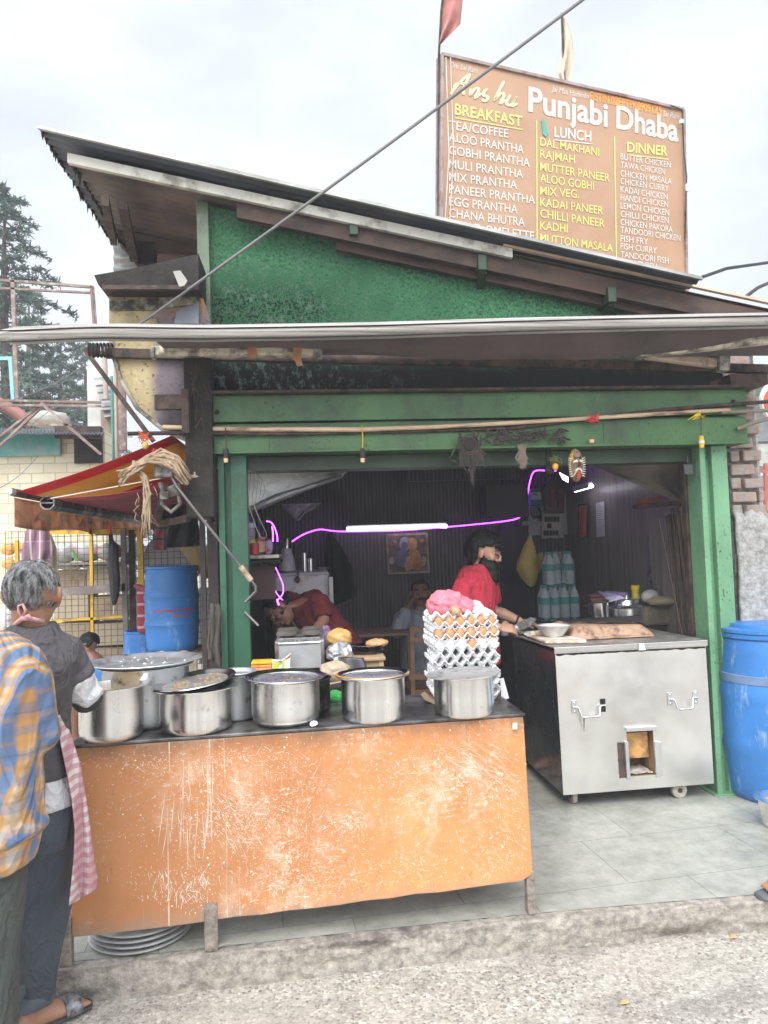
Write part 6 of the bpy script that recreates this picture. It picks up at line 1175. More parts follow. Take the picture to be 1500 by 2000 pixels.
led([(534,1108),(535,1130),(536,1150),(545,1165),(552,1172)], 4.9, .0035, 'left hanging violet LED strand under the bottle shelf')
led([(538,1108),(548,1130),(553,1145),(552,1160),(543,1172),(545,1180)], 4.9, .0035, 'right looping violet LED strand under the bottle shelf')
led([(541,1170),(543,1178),(545,1182)], 4.88, .006, 'lowest violet LED tail above the bending man')
led([(1113,951),(1122,960),(1124,972),(1123,982)], 6.8, .006, 'thin pinkish LED tail right of the fuse board')
def tubelight(p_, q, Y0, Y1, label):
    t = thing('tube_light', label, 'tube light', at(*p_,Y0), 'tube lights'); a = MB(); P, Q = at(*p_,Y0), at(*q,Y1); a.tube([P, Q], .016, 12); a.build('tube', TUBE, t, smooth=60)
    a = MB(); a.bar(P+V(0,.03,.012), Q+V(0,.03,.012), .03, .045); a.build('batten', surf('lamp_batten', (.5,.5,.5), .5), t); return t
tubelight((677,1034),(873,1028), 6.86, 6.86, 'bright tube light on the back wall above the deity poster')
tubelight((1124,958),(1156,949), 6.3, 5.75, 'slanting tube light under the ceiling right of the painted mask')
a = MB(); a.prism([at(1093,923,5.9), at(1110,932,5.9), at(1110,942,5.9), at(1100,936,5.9)], (0,.012,0)); tag(a.build('panel_lamp', TUBE), 'small white lamp panel just left of the painted mask', 'lamp')
def boxpx(name, px0, py0, px1, py1, Y, d, mat, parent=None, bevel=None):
    p_, q = at(px0,py1,Y), at(px1,py0,Y); a = MB(); a.box(p_.x, q.x, Y, Y+d, p_.z, q.z); return a.build(name, mat, parent, bevel=bevel)
M_DARKW = surf('dark_violet_laminate', (.045,.035,.055), .35, var=.3, vs=3); M_GREYB = surf('pale_board', (.45,.50,.50), .6, var=.1)
tag(boxpx('dark_door', 985, 1022, 1026, 1225, 6.93, .05, M_DARKW, bevel=.004), 'dark violet door on the back wall behind the bearded man', 'door')
tag(boxpx('wall_cabinet', 950, 943, 1031, 1012, 6.75, .22, M_DARKW, bevel=.006), 'dark wall cabinet left of the electricity meter', 'cabinet')
tag(boxpx('roller_band', 800, 914, 1030, 940, 6.6, .05, ribbed('ribbed_band', (.10,.09,.085))), 'ribbed band under the ceiling above the wall cabinet', 'shutter')
tag(boxpx('meter_backboard', 1034, 962, 1106, 1046, 6.9, .03, M_GREYB, bevel=.003), 'pale backboard behind the electricity meter', 'board')
me_ = thing('electricity_meter', 'small blue and white electricity meter with a display', 'meter', at(1049,985,6.8))
boxpx('case', 1037, 954, 1061, 988, 6.82, .07, surf('meter_blue', (.03,.16,.28), .4), me_, .008); boxpx('front_face', 1037.5, 961, 1060.5, 976, 6.812, .008, surf('meter_white', (.55,.57,.57), .4), me_, .002); boxpx('display', 1041, 963.5, 1050, 967.5, 6.808, .004, surf('lcd_green', (.16,.30,.24), .3), me_)
a = MB(); a.lathe([(0,0),(.012,0),(.012,.004),(0,.004)], at(1056,972,6.81), 14, ax=(V(1,0,0),V(0,0,1),V(0,-1,0))); a.build('dial', surf('dial_white', (.7,.7,.7), .4), me_)
sw = thing('switch_board', 'dark arched wooden switch board right of the electricity meter', 'board', at(1083,990,6.8))
a = MB(); a.prism([at(1064,1002,6.8), at(1102,1002,6.8), at(1104,960,6.8), at(1101,942,6.8), at(1090,932,6.8), at(1076,932,6.8), at(1064,946,6.8), at(1062,962,6.8)], (0,.06,0)); a.build('panel', surf('violet_brown_board', (.11,.065,.085), .45, var=.2), sw, bevel=.008)
boxpx('switch_block', 1076, 954, 1086, 992, 6.77, .04, surf('maroon_switch', (.16,.06,.08), .4), sw, .005); boxpx('switch_block', 1090, 954, 1100, 992, 6.77, .04, surf('maroon_switch2', (.15,.055,.075), .4), sw, .005)
fb_ = thing('fuse_board', 'white fuse board with two rows of black fuses', 'fuse board', at(1080,1050,6.8)); boxpx('board', 1059, 1003, 1099, 1052, 6.82, .05, surf('yellowed_white', (.50,.47,.43), .5, var=.12, dirt=((.25,.2,.16), .3, 14)), fb_, .004)
for r_, y0 in enumerate((1009,1036)):
    for i in range(5): boxpx('fuse', 1064.5+6*i+(-2 if r_ else 0), y0, 1068.5+6*i+(-2 if r_ else 0), y0+10, 6.80, .02, M_BLK, fb_, .002)
boxpx('fuse_holder', 1070, 1022, 1077, 1032, 6.80, .02, M_RUST, fb_)
a = MB()
for i in range(7): a.tube([at(1036+3*i,990,6.84), at(1038+3*i+random.uniform(-6,6),1002,6.80), at(1040+2*i,1012+random.uniform(-6,6),6.82), at(1058,1004+i*2,6.82)], .005, 5)
a.tube([at(1066,945,6.78), at(1059,960,6.77), at(1062,985,6.77), at(1066,1000,6.78)], .012, 6); tag(a.build('meter_wiring', M_BLK, smooth=60), 'tangle of black wires between the meter and the fuse board', 'wiring')
a = MB(); a.bar(at(1020,1022,6.84), at(1060,1024,6.84), .03, .04); tag(a.build('conduit_trunking', surf('grey_trunking', (.40,.42,.43), .5)), 'grey cable trunking running into the fuse board', 'trunking')
cal = thing('wall_picture', 'narrow picture with two red clad figures in a black frame', 'picture', at(1135,1050,6.2)); XW = 2.455
def wallq(name, px0, py0, px1, py1, mat, off, parent, lbl=None):
    p_, q = onx(px0,py0,XW-off), onx(px1,py1,XW-off); a = MB(); a.box(XW-off-.004, XW-off, min(p_.y,q.y), max(p_.y,q.y), min(p_.z,q.z), max(p_.z,q.z)); return a.build(name, mat, parent)
def quadx(a, pts, off): a.prism([onx(px,py,XW-off) for px, py in pts], (.003,0,0))
for nm, pts, mt, off in (('frame', [(1129,985),(1147,983),(1147,1050),(1129,1049)], M_BLK, .03), ('print', [(1130.5,988),(1145,986),(1145,1047),(1130.5,1046)], surf('dim_print', (.22,.14,.12), .5, var=.5, vs=12), .034), ('red_figure', [(1132,996),(1137,992),(1138,1046),(1131,1045)], surf('red_robe', (.42,.05,.04), .5), .038), ('red_figure', [(1139,994),(1144,992),(1144,1046),(1138,1046)], surf('orange_robe', (.55,.12,.05), .5), .038)):
    a = MB(); quadx(a, pts, off); a.build(nm, mt, cal)
a = MB(); quadx(a, [(1140,982),(1158,980),(1158,991),(1140,991)], .02); quadx(a, [(1146,1036),(1158,1036),(1158,1049),(1146,1049)], .02); tag(a.build('grey_blocks', M_GREYB), 'pale blocks behind the narrow picture on the side wall', 'block') if False else None
nt_ = thing('paper_notice', 'white paper notice with rows of small writing on the side wall', 'notice', onx(1172,1048,XW)); a = MB(); quadx(a, [(1164,983),(1180,979),(1181,1047),(1165,1049)], .006); a.build('sheet', surf('paper_white', (.62,.60,.64), .8, var=.06), nt_)
a = MB(); rd = random.Random(3)
for i in range(15): y0 = 986+4.1*i; x1 = rd.uniform(1172,1179); quadx(a, [(1166,y0),(x1,y0-.8),(x1,y0+.3),(1166,y0+1.1)], .0075)
a.build('writing', surf('grey_ink', (.30,.29,.32), .8), nt_)
# deity poster: a plain stand-in of two seated figures
po = thing('deity_poster', 'worn poster of seated garlanded figures on the back wall', 'poster', at(798,1122,6.95))
a = MB(); a.prism([at(754,1043,6.97), at(835,1040,6.97), at(840,1119,6.97), at(758,1122,6.97)], (0,.01,0)); a.build('border', surf('poster_border', (.42,.33,.20), .6, dirt=((.2,.14,.09), .4, 8)), po)
a = MB(); a.prism([at(757,1047,6.962), at(832,1044,6.962), at(836,1115,6.962), at(761,1118,6.962)], (0,.006,0)); a.build('picture', surf('poster_ground', (.11,.075,.06), .5, var=.7, vs=12), po)
def disc(name, cx, cy, rx, ry, col, off): a = MB(); a.prism([at(cx+rx*math.cos(i*.39),cy+ry*math.sin(i*.39),6.962-off) for i in range(16)], (0,.003,0)); a.build(name, surf('print_'+name+str(len(bpy.data.materials)), col, .55, var=.4, vs=22), po)
for c_ in ((791,1062,11,14,(.30,.30,.33),.002),(805,1063,10,13,(.50,.30,.06),.002),(790,1066,6,8,(.10,.12,.20),.005),(805,1067,5,7,(.45,.24,.13),.005),(786,1090,14,18,(.12,.13,.20),.004),(808,1092,14,20,(.48,.24,.06),.004),(815,1102,10,12,(.42,.15,.05),.007),(797,1104,7,12,(.42,.24,.11),.009),(797,1092,4,5,(.5,.32,.18),.011),(765,1095,5,8,(.34,.26,.18),.004),(828,1095,5,9,(.36,.28,.18),.004),(772,1058,4,3,(.45,.17,.07),.004),(824,1056,5,3,(.45,.2,.07),.004)): disc('printed_figure' if c_[2] > 6 else 'printed_mark', *c_)
# fridge with mixer, glasses, ladle
fr_ = thing('fridge', 'old off white fridge under the mixer grinder', 'fridge', at(595,1300,5.6)); M_FR = surf('off_white_enamel', (.60,.55,.55), .4, var=.08, dirt=((.35,.25,.18), .25, 6))
p_, q = at(540,1300,5.6), at(643,1116,5.6); a = MB(); a.box(p_.x, q.x, 5.6, 6.3, ZP, q.z); a.build('cabinet', M_FR, fr_, bevel=.02); a = MB(); a.box(p_.x+.005, q.x-.005, 5.565, 5.598, ZP+.05, q.z-.02); a.build('door', M_FR, fr_, bevel=.012)
tag(boxpx('upright_board', 646, 1127, 650, 1235, 5.5, .03, surf('pale_edge', (.60,.56,.54), .5)), 'thin pale upright board beside the off white fridge', 'board')
mx = thing('mixer_grinder', 'white mixer grinder with a steel jar on the fridge', 'mixer', at(561,1116,5.7)); p0 = at(561,1115,5.75); M_MX = surf('lilac_white_plastic', (.55,.50,.56), .4, dirt=((.3,.24,.2), .3, 14))
a = MB(); s_ = 5.75/FPX; a.loft([(p0+V(0,0,z*s_), V(w_*s_,0,0), V(0,w_*.9*s_,0)) for z, w_ in ((0,16),(3,16),(20,14),(30,12),(33,10))], 20); a.build('motor_base', M_MX, mx, smooth=40)
a = MB(); a.lathe([(0,33*s_),(10*s_,33*s_),(9*s_,41*s_),(10*s_,43*s_),(0,43*s_)], p0, 20); a.build('collar', M_MX, mx, smooth=40); a = MB(); a.lathe([(0,43*s_),(6*s_,43*s_),(7*s_,62*s_),(7.6*s_,63*s_),(0,61*s_)], p0, 20); a.build('jar', M_POT2, mx, smooth=40)
for px, py, w_, lb_ in ((595,1080,5,'taller steel tumbler on the fridge'),(607,1091,5.5,'shorter steel tumbler on the fridge')):
    b0 = at(px,1116,5.7); h = (at(px,py,5.7)-b0).z; a = MB(); a.lathe([(0,0),(w_*.8*s_,0),(w_*s_,h),(w_*.9*s_,h),(w_*.7*s_,.01)], b0, 18); tag(a.build('steel_tumbler', M_POT2, smooth=40), lb_, 'tumbler', 'tumblers on the fridge')
b0 = at(632,1116,5.75); a = MB(); a.lathe([(0,0),(.03,0),(.045,.035),(.042,.035),(0,.01)], b0, 20); tag(a.build('steel_bowl', M_POT2, smooth=40), 'small steel bowl at the fridge edge', 'bowl')
a = MB(); a.tube([at(583,1106,5.54), at(582,1128,5.54)], .007, 6); a.ball(at(581,1132,5.53), (.02,.014,.026), 10, 7); tag(a.build('ladle', M_RUST, smooth=60), 'dark ladle hanging on the fridge front', 'ladle')
# black coat on the back wall
hang('black_coat', 'large black coat hanging on the back wall beside the fridge', ([(640,1040),(634,1085),(636,1150),(640,1190)],[(646,1040),(668,1070),(688,1110),(694,1165)]), 6.85, surf('black_wool', (.006,.006,.007), .95), 'coat', 8, .05, .01)
# bottle shelf on the left
sh = thing('bottle_shelf', 'grubby white shelf with bottles beside the dark green post', 'shelf', at(512,1095,4.7)); a = MB(); p_, q = at(480,1092,4.6), at(545,1083,4.6); a.box(p_.x-.02, q.x, 4.58, 5.0, p_.z, q.z); a.build('board', surf('grubby_white_board', (.55,.50,.42), .6, var=.2, dirt=((.16,.12,.09), .45, 9)), sh, bevel=.005)
a = MB(); p_, q = at(480,1101,4.62), at(548,1093,4.62); a.box(p_.x-.02, q.x, 4.62, 5.0, p_.z, q.z); a.build('underside_rail', M_SOOT, sh)
a = MB(); p_, q = at(482,1172,4.7), at(536,1102,4.7); a.box(p_.x-.02, q.x, 4.72, 4.76, p_.z, q.z); tag(a.build('brown_board', surf('maroon_board', (.075,.035,.035), .7)), 'dark maroon board under the bottle shelf', 'board')
def bottle(px, r, prof, Y, label, mats, nm='sauce_bottle'):
    b0 = at(px,1083,Y); t = thing(nm, label, 'bottle', b0, 'bottles on the shelf')
    for part, pr, mt in prof: a = MB(); a.lathe([(x*r,z) for x, z in pr], b0, 20); a.build(part, mt, t, smooth=40)
M_BB = surf('dark_bottle', (.02,.018,.03), .12); M_LBL = surf('old_label', (.45,.30,.16), .7, var=.25, vs=20); M_RED = surf('red_label', (.35,.03,.04), .5); M_TPL = clear_plastic('cloudy_jar', (.55,.48,.50), .5)
bottle(506, .036, (('glass', [(0,0),(1,0),(1,.11),(.85,.14),(.4,.18),(.35,.21),(0,.21)], M_BB), ('label', [(1.03,.015),(1.03,.08)], M_LBL), ('red_band', [(1.035,.082),(1.035,.10)], M_RED), ('cap', [(0,.235),(.42,.233),(.42,.205)], M_BB)), 4.68, 'dark sauce bottle with a tan label on the bottle shelf', None)
bottle(489, .035, (('jar_body', [(0,0),(1,0),(1,.14),(.9,.16),(.95,.165),(.95,.18),(0,.18)], M_TPL), ('label', [(1.03,.03),(1.03,.09)], surf('lime_label', (.35,.42,.08), .5)), ('cap', [(.98,.165),(.98,.195),(0,.197)], M_GREYB)), 4.66, 'tall cloudy jar with a lime label beside the dark sauce bottle', None, 'jar')
bottle(497, .03, (('jar_body', [(0,0),(1,0),(1,.06),(.8,.07),(0,.07)], M_RED),), 4.63, 'small red jar in front of the tall cloudy jar', None, 'jar')
a = MB(); a.grid(bag(at(524,1068,4.7), (.028,.025,.05), 1, 33), 20, 14); tb2 = a.build('small_pouch', clear_plastic('violet_pouch', (.6,.4,.7), .8), smooth=180); tag(tb2, 'translucent pouch with a red mark on the bottle shelf', 'pouch')
a = MB(); a.prism([at(519,1079,4.665), at(528,1076,4.665), at(526,1070,4.665), at(520,1073,4.665)], (0,.003,0)); a.build('red_mark', M_RED, tb2)
# wire tongs and roaster hung on post
wr = thing('wire_roaster', 'round wire roasting grill hung on the dark green post', 'roaster', at(480,950,4.06)); a = MB(); c_ = at(480,955,4.06); rr = 36/FPX*4.06
a.tube([c_+V(rr*math.cos(i/30*6.2832), 0, rr*math.sin(i/30*6.2832)) for i in range(31)], .0013, 5)
for i in range(-4, 5): x = i*rr/5; h = math.sqrt(rr*rr-x*x); a.tube([c_+V(x-.01,0,-h), c_+V(x+.01,0,h)], .0009, 4)
a.build('wire_ring', surf('grill_wire', (.12,.11,.10), .5, .4), wr); a = MB(); a.tube([at(485,985,4.05), at(500,1030,4.04), at(508,1048,4.04), at(516,1052,4.04), at(521,1048,4.04), at(520,1040,4.04), at(505,1010,4.04), at(496,985,4.05)], .002, 6); a.build('handle', surf('wire_handle', (.20,.18,.17), .5, .4), wr, smooth=60)
# plastic scrap hanging from the insulation
hang('plastic_scrap', 'greyish torn plastic scrap hanging below the silver insulation', ([(548,985),(560,1000),(572,1010),(578,1017)],[(628,982),(612,995),(595,1003),(584,1018)]), 5.4, clear_plastic('grey_scrap', (.40,.34,.44), .9), 'plastic', 7, .04, .003)
# yellow bags on the right
yb1 = MB(); 
def sackf(pts, Y, d, seed):
    k = len(pts)
    def f(u, v):
        s_ = v*(k-1); i = min(int(s_), k-2); t = s_-i; cx = pts[i][0]*(1-t)+pts[i+1][0]*t; cy = pts[i][1]*(1-t)+pts[i+1][1]*t; hw = pts[i][2]*(1-t)+pts[i+1][2]*t
        an = u*2*math.pi; n_ = 1+.16*mnoise.noise(Vector((math.cos(an)*1.6,math.sin(an)*1.6,v*5+seed)))
        return at(cx+hw*math.cos(an)*n_, cy, Y)+V(0, d*hw/20*math.sin(an)*n_, 0)
    return f
yb1.grid(sackf([(1036,1043,1.5),(1034,1056,6),(1032,1075,13),(1030,1095,20),(1031,1112,21),(1034,1130,15),(1037,1143,7),(1037,1146,1)], 6.3, .08, 3), 30, 34); tag(yb1.build('yellow_bag', surf('yellow_poly', (.62,.46,.12), .5, var=.15, vs=8, bump=(25,.6,.01)), smooth=180), 'yellow plastic bag hanging left of the water bottles', 'bag')
yb1 = MB(); yb1.grid(sackf([(1057,1078,1),(1055,1084,7),(1054,1098,7),(1052,1112,5),(1052,1120,1)], 6.5, .06, 9), 20, 18); tag(yb1.build('yellow_bag', surf('orange_yellow_poly', (.62,.38,.08), .5), smooth=180), 'smaller orange yellow bag tucked behind the hanging yellow bag', 'bag')
# shrink wrapped water bottles, three packs high
M_PET = Mt('clear_bottle', .08); M_PET.col((.68,.80,.80)); M_PET.put(M_PET.b.inputs['Transmission Weight'], .35); M_PET.b.inputs['IOR'].default_value = 1.2; M_PET.bump(M_PET.noise(40, 3), .3, .004); M_PET = M_PET.mat
M_TEAL = surf('teal_label', (.03,.30,.27), .4, var=.3, vs=30); M_TCAP = surf('teal_cap', (.04,.36,.30), .4); M_WRAP = clear_plastic('shrink_film', (.75,.82,.82), .13)
bm1 = MB(); bm1.lathe([(0,.002),(.036,0),(.04,.01),(.038,.05),(.04,.06),(.038,.10),(.04,.115),(.04,.18),(.03,.215),(.015,.245),(.014,.262),(0,.262)], (0,0,0), 16); BM = bm1.mesh('pet', M_PET, V(0,0,0), 50)
bm1 = MB(); bm1.lathe([(.041,.115),(.041,.175)], (0,0,0), 16); BL2 = bm1.mesh('lab', M_TEAL, V(0,0,0), 180); bm1 = MB(); bm1.lathe([(.017,.255),(.017,.278),(0,.279)], (0,0,0), 12); BC = bm1.mesh('cap', M_TCAP, V(0,0,0), 50)
YP = 6.0; q0 = at(1096,1222,YP); sc_b = (at(1096,1157,YP).z-q0.z)/.285
for lv in range(3):
    z0 = q0.z+(lv-.75)*.285*sc_b; nbt = 4 if lv < 2 else 3
    t = thing('water_bottle_pack', ('lowest shrink wrapped pack of water bottles, mostly hidden','middle shrink wrapped pack of water bottles with teal labels','topmost loose wrapped pack of water bottles')[lv], 'bottle pack', V(q0.x, YP, z0), 'packs of water bottles')
    for i in range(nbt):
        for j in range(2):
            x = (i-(nbt-1)/2)*.083+(.01 if lv == 2 else 0)
            if lv == 2 and i == 1 and j == 0: continue
            b = bpy.data.objects.new('bottle', BM); COL.objects.link(b); b.parent = t; b.location = (x, j*.085, 0); b.scale = (sc_b,)*3
            for nm, me2 in (('label', BL2), ('cap', BC)): c2 = bpy.data.objects.new(nm, me2); COL.objects.link(c2); c2.parent = b
    a = MB(); W = nbt*.0415+.005
    def wf(u, v, W=W, z0=z0, lv=lv):
        an = u*2*math.pi; sx = W*math.copysign(abs(math.cos(an))**.35, math.cos(an)); sy = .04+.085*math.copysign(abs(math.sin(an))**.35, math.sin(an)); k = 1-(.0 if v < .7 else (v-.7)*(1.1 if lv < 2 else .7)); n_ = .008*mnoise.noise(Vector((an*2,v*6,lv)))
        return V(q0.x+(.01 if lv == 2 else 0)+(sx+n_)*k, YP+(sy+n_)*k, z0+.285*sc_b*v*.98)
    a.grid(wf, 48, 12); a.build('shrink_wrap', M_WRAP, t, smooth=180, normals=False)
a = MB(); a.box(q0.x-.3, q0.x+.35, 5.85, 6.4, ZP, q0.z-.75*.285*sc_b-.004); tag(a.build('dark_crate', M_SOOT), 'dark crate carrying the packs of water bottles', 'crate')
wbm = at(985,1212,4.95); t = thing('small_water_bottle', 'small white capped bottle behind the bearded man\'s arm', 'bottle', wbm); a = MB(); a.lathe([(0,-.1),(.028,-.1),(.028,.0),(.012,.035),(.012,.04),(0,.04)], wbm, 16); a.build('bottle_body', M_TPL, t, smooth=50); a = MB(); a.lathe([(.014,.04),(.014,.065),(0,.066)], wbm, 12); a.build('cap', surf('white_cap', (.7,.7,.7), .4), t, smooth=50)
# tables inside for the seated man
it = thing('dining_table', 'wooden dining table in front of the seated man', 'table', at(775,1300,5.8)); M_TW = surf('brown_table_wood', (.16,.085,.05), .5, var=.3, vs=5, stretch=(1,4,4)); p_, q = at(700,1238,5.8), at(805,1232,5.8); a = MB(); a.box(p_.x-.25, q.x, 5.7, 6.15, p_.z-.02, q.z); a.build('tabletop', M_TW, it, bevel=.005)
for x in (p_.x-.2, q.x-.05): a = MB(); a.box(x, x+.045, 5.72, 5.77, ZP, p_.z-.02); a.build('leg', M_TW, it)
chb = thing('wooden_chair', 'dark wooden chair back standing between the table and the egg trays', 'chair', at(815,1330,5.2)); 
for px in (804,840): a = MB(); a.bar(at(px,1226,5.25), V(at(px,1330,5.25).x,5.25,ZP), .03, .03, (0,1,0)); a.build('leg', M_TW, chb)
for py in (1230,1250,1322): a = MB(); a.bar(at(800,py,5.24), at(843,py,5.24), .02, .04); a.build('back_slat', M_TW, chb)
a = MB(); a.box(at(800,1290,5.25).x, at(845,1290,5.25).x, 5.26, 5.65, .56, .59); a.build('seat', M_TW, chb, bevel=.004)
# painted evil eye mask and things hanging under the beam
mk = thing('painted_mask', 'painted wooden evil eye mask with white fangs and a red tongue', 'mask', at(1124,945,4.02)); c_ = at(1124,909,4.02); s_ = 4.02/FPX
M_MW = surf('mask_white', (.62,.58,.48), .5, var=.2, vs=40); M_MB = surf('mask_black', (.02,.018,.016), .5); M_MR = surf('mask_red', (.42,.05,.03), .5); M_MY = surf('mask_yellow', (.62,.40,.03), .5)
a = MB(); a.ball(c_, (14.5*s_,.05,34*s_), 20, 14); a.build('face', surf('mask_brown', (.20,.13,.08), .6, var=.3, vs=30), mk, smooth=180)
def mpatch(name, pts, mat, off=.0):
    a = MB()
    P = []
    for x, y in pts:
        e = max(0, 1-(x/14.5)**2-(y/34)**2); P.append(c_+V(x*s_, -.05*math.sqrt(e)-.004-off, -y*s_))
    a.prism(P, (0,.004,0)); a.build(name, mat, mk)
mpatch('forehead', [(-9,-18),(0,-27),(9,-18),(6,-8),(0,-14),(-6,-8)], M_MB); mpatch('brow', [(-10,-7),(-4,-10),(-1,-6),(-5,-5),(-10,-4)], M_MW, .002); mpatch('brow', [(10,-7),(4,-10),(1,-6),(5,-5),(10,-4)], M_MW, .002)
mpatch('eye', [(-9,-3),(-5,-5),(-2,-2),(-6,0)], M_MR, .003); mpatch('eye', [(9,-3),(5,-5),(2,-2),(6,0)], M_MR, .003); mpatch('nose', [(-2,-5),(2,-5),(4,5),(-4,5)], M_MB, .012); mpatch('moustache', [(-8,12),(-3,7),(3,7),(8,12),(7,14),(0,10),(-7,14)], M_MW, .004); mpatch('fang', [(-6,13),(-3,12),(-8,22),(-10,24)], M_MW, .006); mpatch('fang', [(6,13),(3,12),(8,22),(10,24)], M_MW, .006); mpatch('tongue', [(-4,14),(4,14),(3,24),(2,29),(-3,29),(-4,22)], M_MR, .008)
for sx in (-1, 1):
    mpatch('headband', [(sx*11,-22),(sx*7,-27),(sx*9,-10),(sx*13,-8)], M_MY, .002)
    a = MB()
    for i in range(9): y = -12+4.2*i; p_ = c_+V(sx*12.5*s_*math.sqrt(max(.1,1-(y/36)**2)), -.02, -y*s_); a.tube([p_, p_+V(sx*.016,-.006,.010-.002*i)], [.004,.001], 5)
    a.build('whiskers', M_MW, mk)
def bulb(px, py, label, cordy):
    t = thing('hanging_bulb_holder', label, 'bulb holder', at(px,py,4.0), 'bulb holders under the beam'); a = MB(); q = at(px,py,4.0); a.lathe([(0,-.02),(.012,-.02),(.016,.0),(.016,.02),(.009,.034),(0,.036)], q, 14); a.build('holder', M_BLK, t, smooth=50)
    a = MB(); a.lathe([(0,-.042),(.011,-.042),(.013,-.02),(0,-.02)], q, 14); a.build('socket', surf('peach_socket', (.70,.40,.22), .5), t, smooth=50); a = MB(); a.tube([q+V(0,0,.03), q+V(.004,-.005,.08), V(q.x+.002, 3.995, at(px,cordy,4.0).z)], .0035, 5); a.build('cord', surf('yellow_cord', (.55,.36,.05), .6) if px > 600 else M_RUST, t, smooth=60)
bulb(441, 888, 'black bulb holder hanging by a dark cord at the left post', 836); bulb(708, 888, 'black bulb holder hanging by yellow cords under the middle of the beam', 832)
t = MB(); q = at(1370,862,3.99); t.lathe([(0,-.04),(.012,-.036),(.016,.0),(.012,.03),(0,.034)], q, 12); tb3 = thing('yellow_bulb', 'yellow and white bulb hanging under the beam near the bright green post', 'bulb', q); t.build('bulb', M_MY, tb3, smooth=50); a = MB(); a.lathe([(.0165,-.012),(.0165,.004)], q, 12); a.build('white_band', M_MW, tb3); a = MB(); a.tube([q+V(0,0,.03), at(1369,812,3.99)], .003, 5); a.build('cord', M_RUST, tb3)
a = MB(); q = at(1155,862,4.03); a.lathe([(0,-.014),(.012,-.012),(.013,.012),(0,.014)], q, 10, ax=(V(0,0,1),V(0,1,0),V(1,0,0))); tag(a.build('beam_socket', surf('peach_socket2', (.65,.40,.22), .5), smooth=50), 'small peach socket screwed to the lower green beam', 'socket')
M_COB = surf('cobweb_soot', (.055,.045,.038), .98, var=.4, vs=20)
fan = thing('sooty_exhaust_fan', 'small exhaust fan choked with soot and cobweb hanging under the beam', 'fan', at(917,890,4.0)); a = MB(); c_ = at(915,870,4.0)
for rr in (.055,.042,.03): a.tube([c_+V(rr*math.cos(i/20*6.2832), -.03*(rr/.055), rr*math.sin(i/20*6.2832)) for i in range(21)], .003, 5)
a.build('guard', M_RUST, fan); a = MB(); a.lathe([(0,-.03),(.03,-.03),(.05,.0),(.05,.04),(0,.05)], c_, 18, ax=(V(1,0,0),V(0,0,1),V(0,1,0))); a.build('motor', M_SOOT, fan, smooth=50)
a = MB(); rd = random.Random(8)
for i in range(60): p_ = c_+V(rd.gauss(0,.03),-.02,rd.gauss(.01,.03)); a.tube([p_, p_+V(rd.gauss(0,.02),0,-.05*rd.random()-.02), p_+V(rd.gauss(.01,.02),0,-.10*rd.random()-.05)], [.007,.005,.001], 4)
for i in range(12): p_ = at(921,895+rd.uniform(-8,12),4.0); a.tube([p_, p_+V(rd.gauss(0,.01),0,-.06), p_+V(rd.gauss(0,.012),0,-.13*rd.random()-.03)], [.008,.008,.001], 4)
o = a.build('cobweb', M_COB, fan)
a = MB()
for i in range(70): px = rd.uniform(950,1100); p_ = at(px, rd.uniform(836,860), 4.03); a.tube([p_, p_+V(rd.gauss(0,.02),-.01,-.02), p_+V(rd.gauss(0,.03),-.01,-.05*rd.random())], [.008,.006,.001], 4)
o = a.build('cobweb_tangle', M_COB); tag(o, 'sooty tangle of cobweb and twigs lying along the beam', 'cobweb'); o['kind'] = 'stuff'
jt = MB()
for i in range(40): p_ = at(1018+rd.gauss(0,5), 868, 4.02); jt.tube([p_, at(1019+rd.gauss(0,6), 895+rd.uniform(-8,8), 4.02), at(1022+rd.gauss(0,5), 912+rd.uniform(-14,6), 4.02)], [.004,.005,.001], 4)
tag(jt.build('jute_tassel', surf('dusty_jute', (.20,.155,.12), .95, var=.3, vs=30)), 'dusty jute tassel hanging under the beam', 'tassel')
a = MB(); a.bar(at(1070,862,4.1), at(1072,910,4.1), .03, .02, (0,1,0)); a.ball(at(1074,917,4.1), (.028,.02,.03), 12, 8); tag(a.build('hanging_charm', M_SOOT, smooth=40), 'sooty rag ball hanging on a strap left of the chilli charm', 'charm')
a = MB(); a.tube([at(1342,890,4.15), at(1344,904,4.15)], .008, 6); a.obox(at(1344,917,4.15), (.028,0,.0), (0,.008,0), (-.002,0,.030)); hl = a.build('glass_lamp', surf('dark_glass', (.06,.06,.06), .1), bevel=.005); tag(hl, 'small square dark lamp hanging beside the bright green post', 'lamp')
a = MB(); a.prism([at(1249,982,4.9), at(1256,975,4.9), at(1292,970,4.9), at(1290,976,4.9), at(1272,979,4.9), at(1268,984,4.9), at(1250,988,4.9)], (0,.08,0)); tag(a.build('orange_scraper', surf('bright_orange_plastic', (.62,.14,.03), .5), bevel=.003), 'bright orange plastic scraper on the ledge under the canvas', 'scraper')
a = MB(); a.bar(at(1240,990,4.95), at(1362,978,4.6), .06, .03); tag(a.build('ledge', M_RUST), 'dark ledge carrying the orange scraper', 'ledge')
a = MB(); a.prism([at(1266,1012,5.2), at(1325,1005,5.0), at(1330,1150,5.0), at(1266,1170,5.2)], (0,.01,0)); tag(a.build('steel_sheet', surf('violet_tinted_steel', (.20,.17,.23), .28, .7, var=.15)), 'dull steel sheet standing behind the leaning sticks', 'sheet')  # violet reflection is put into the steel's base colour
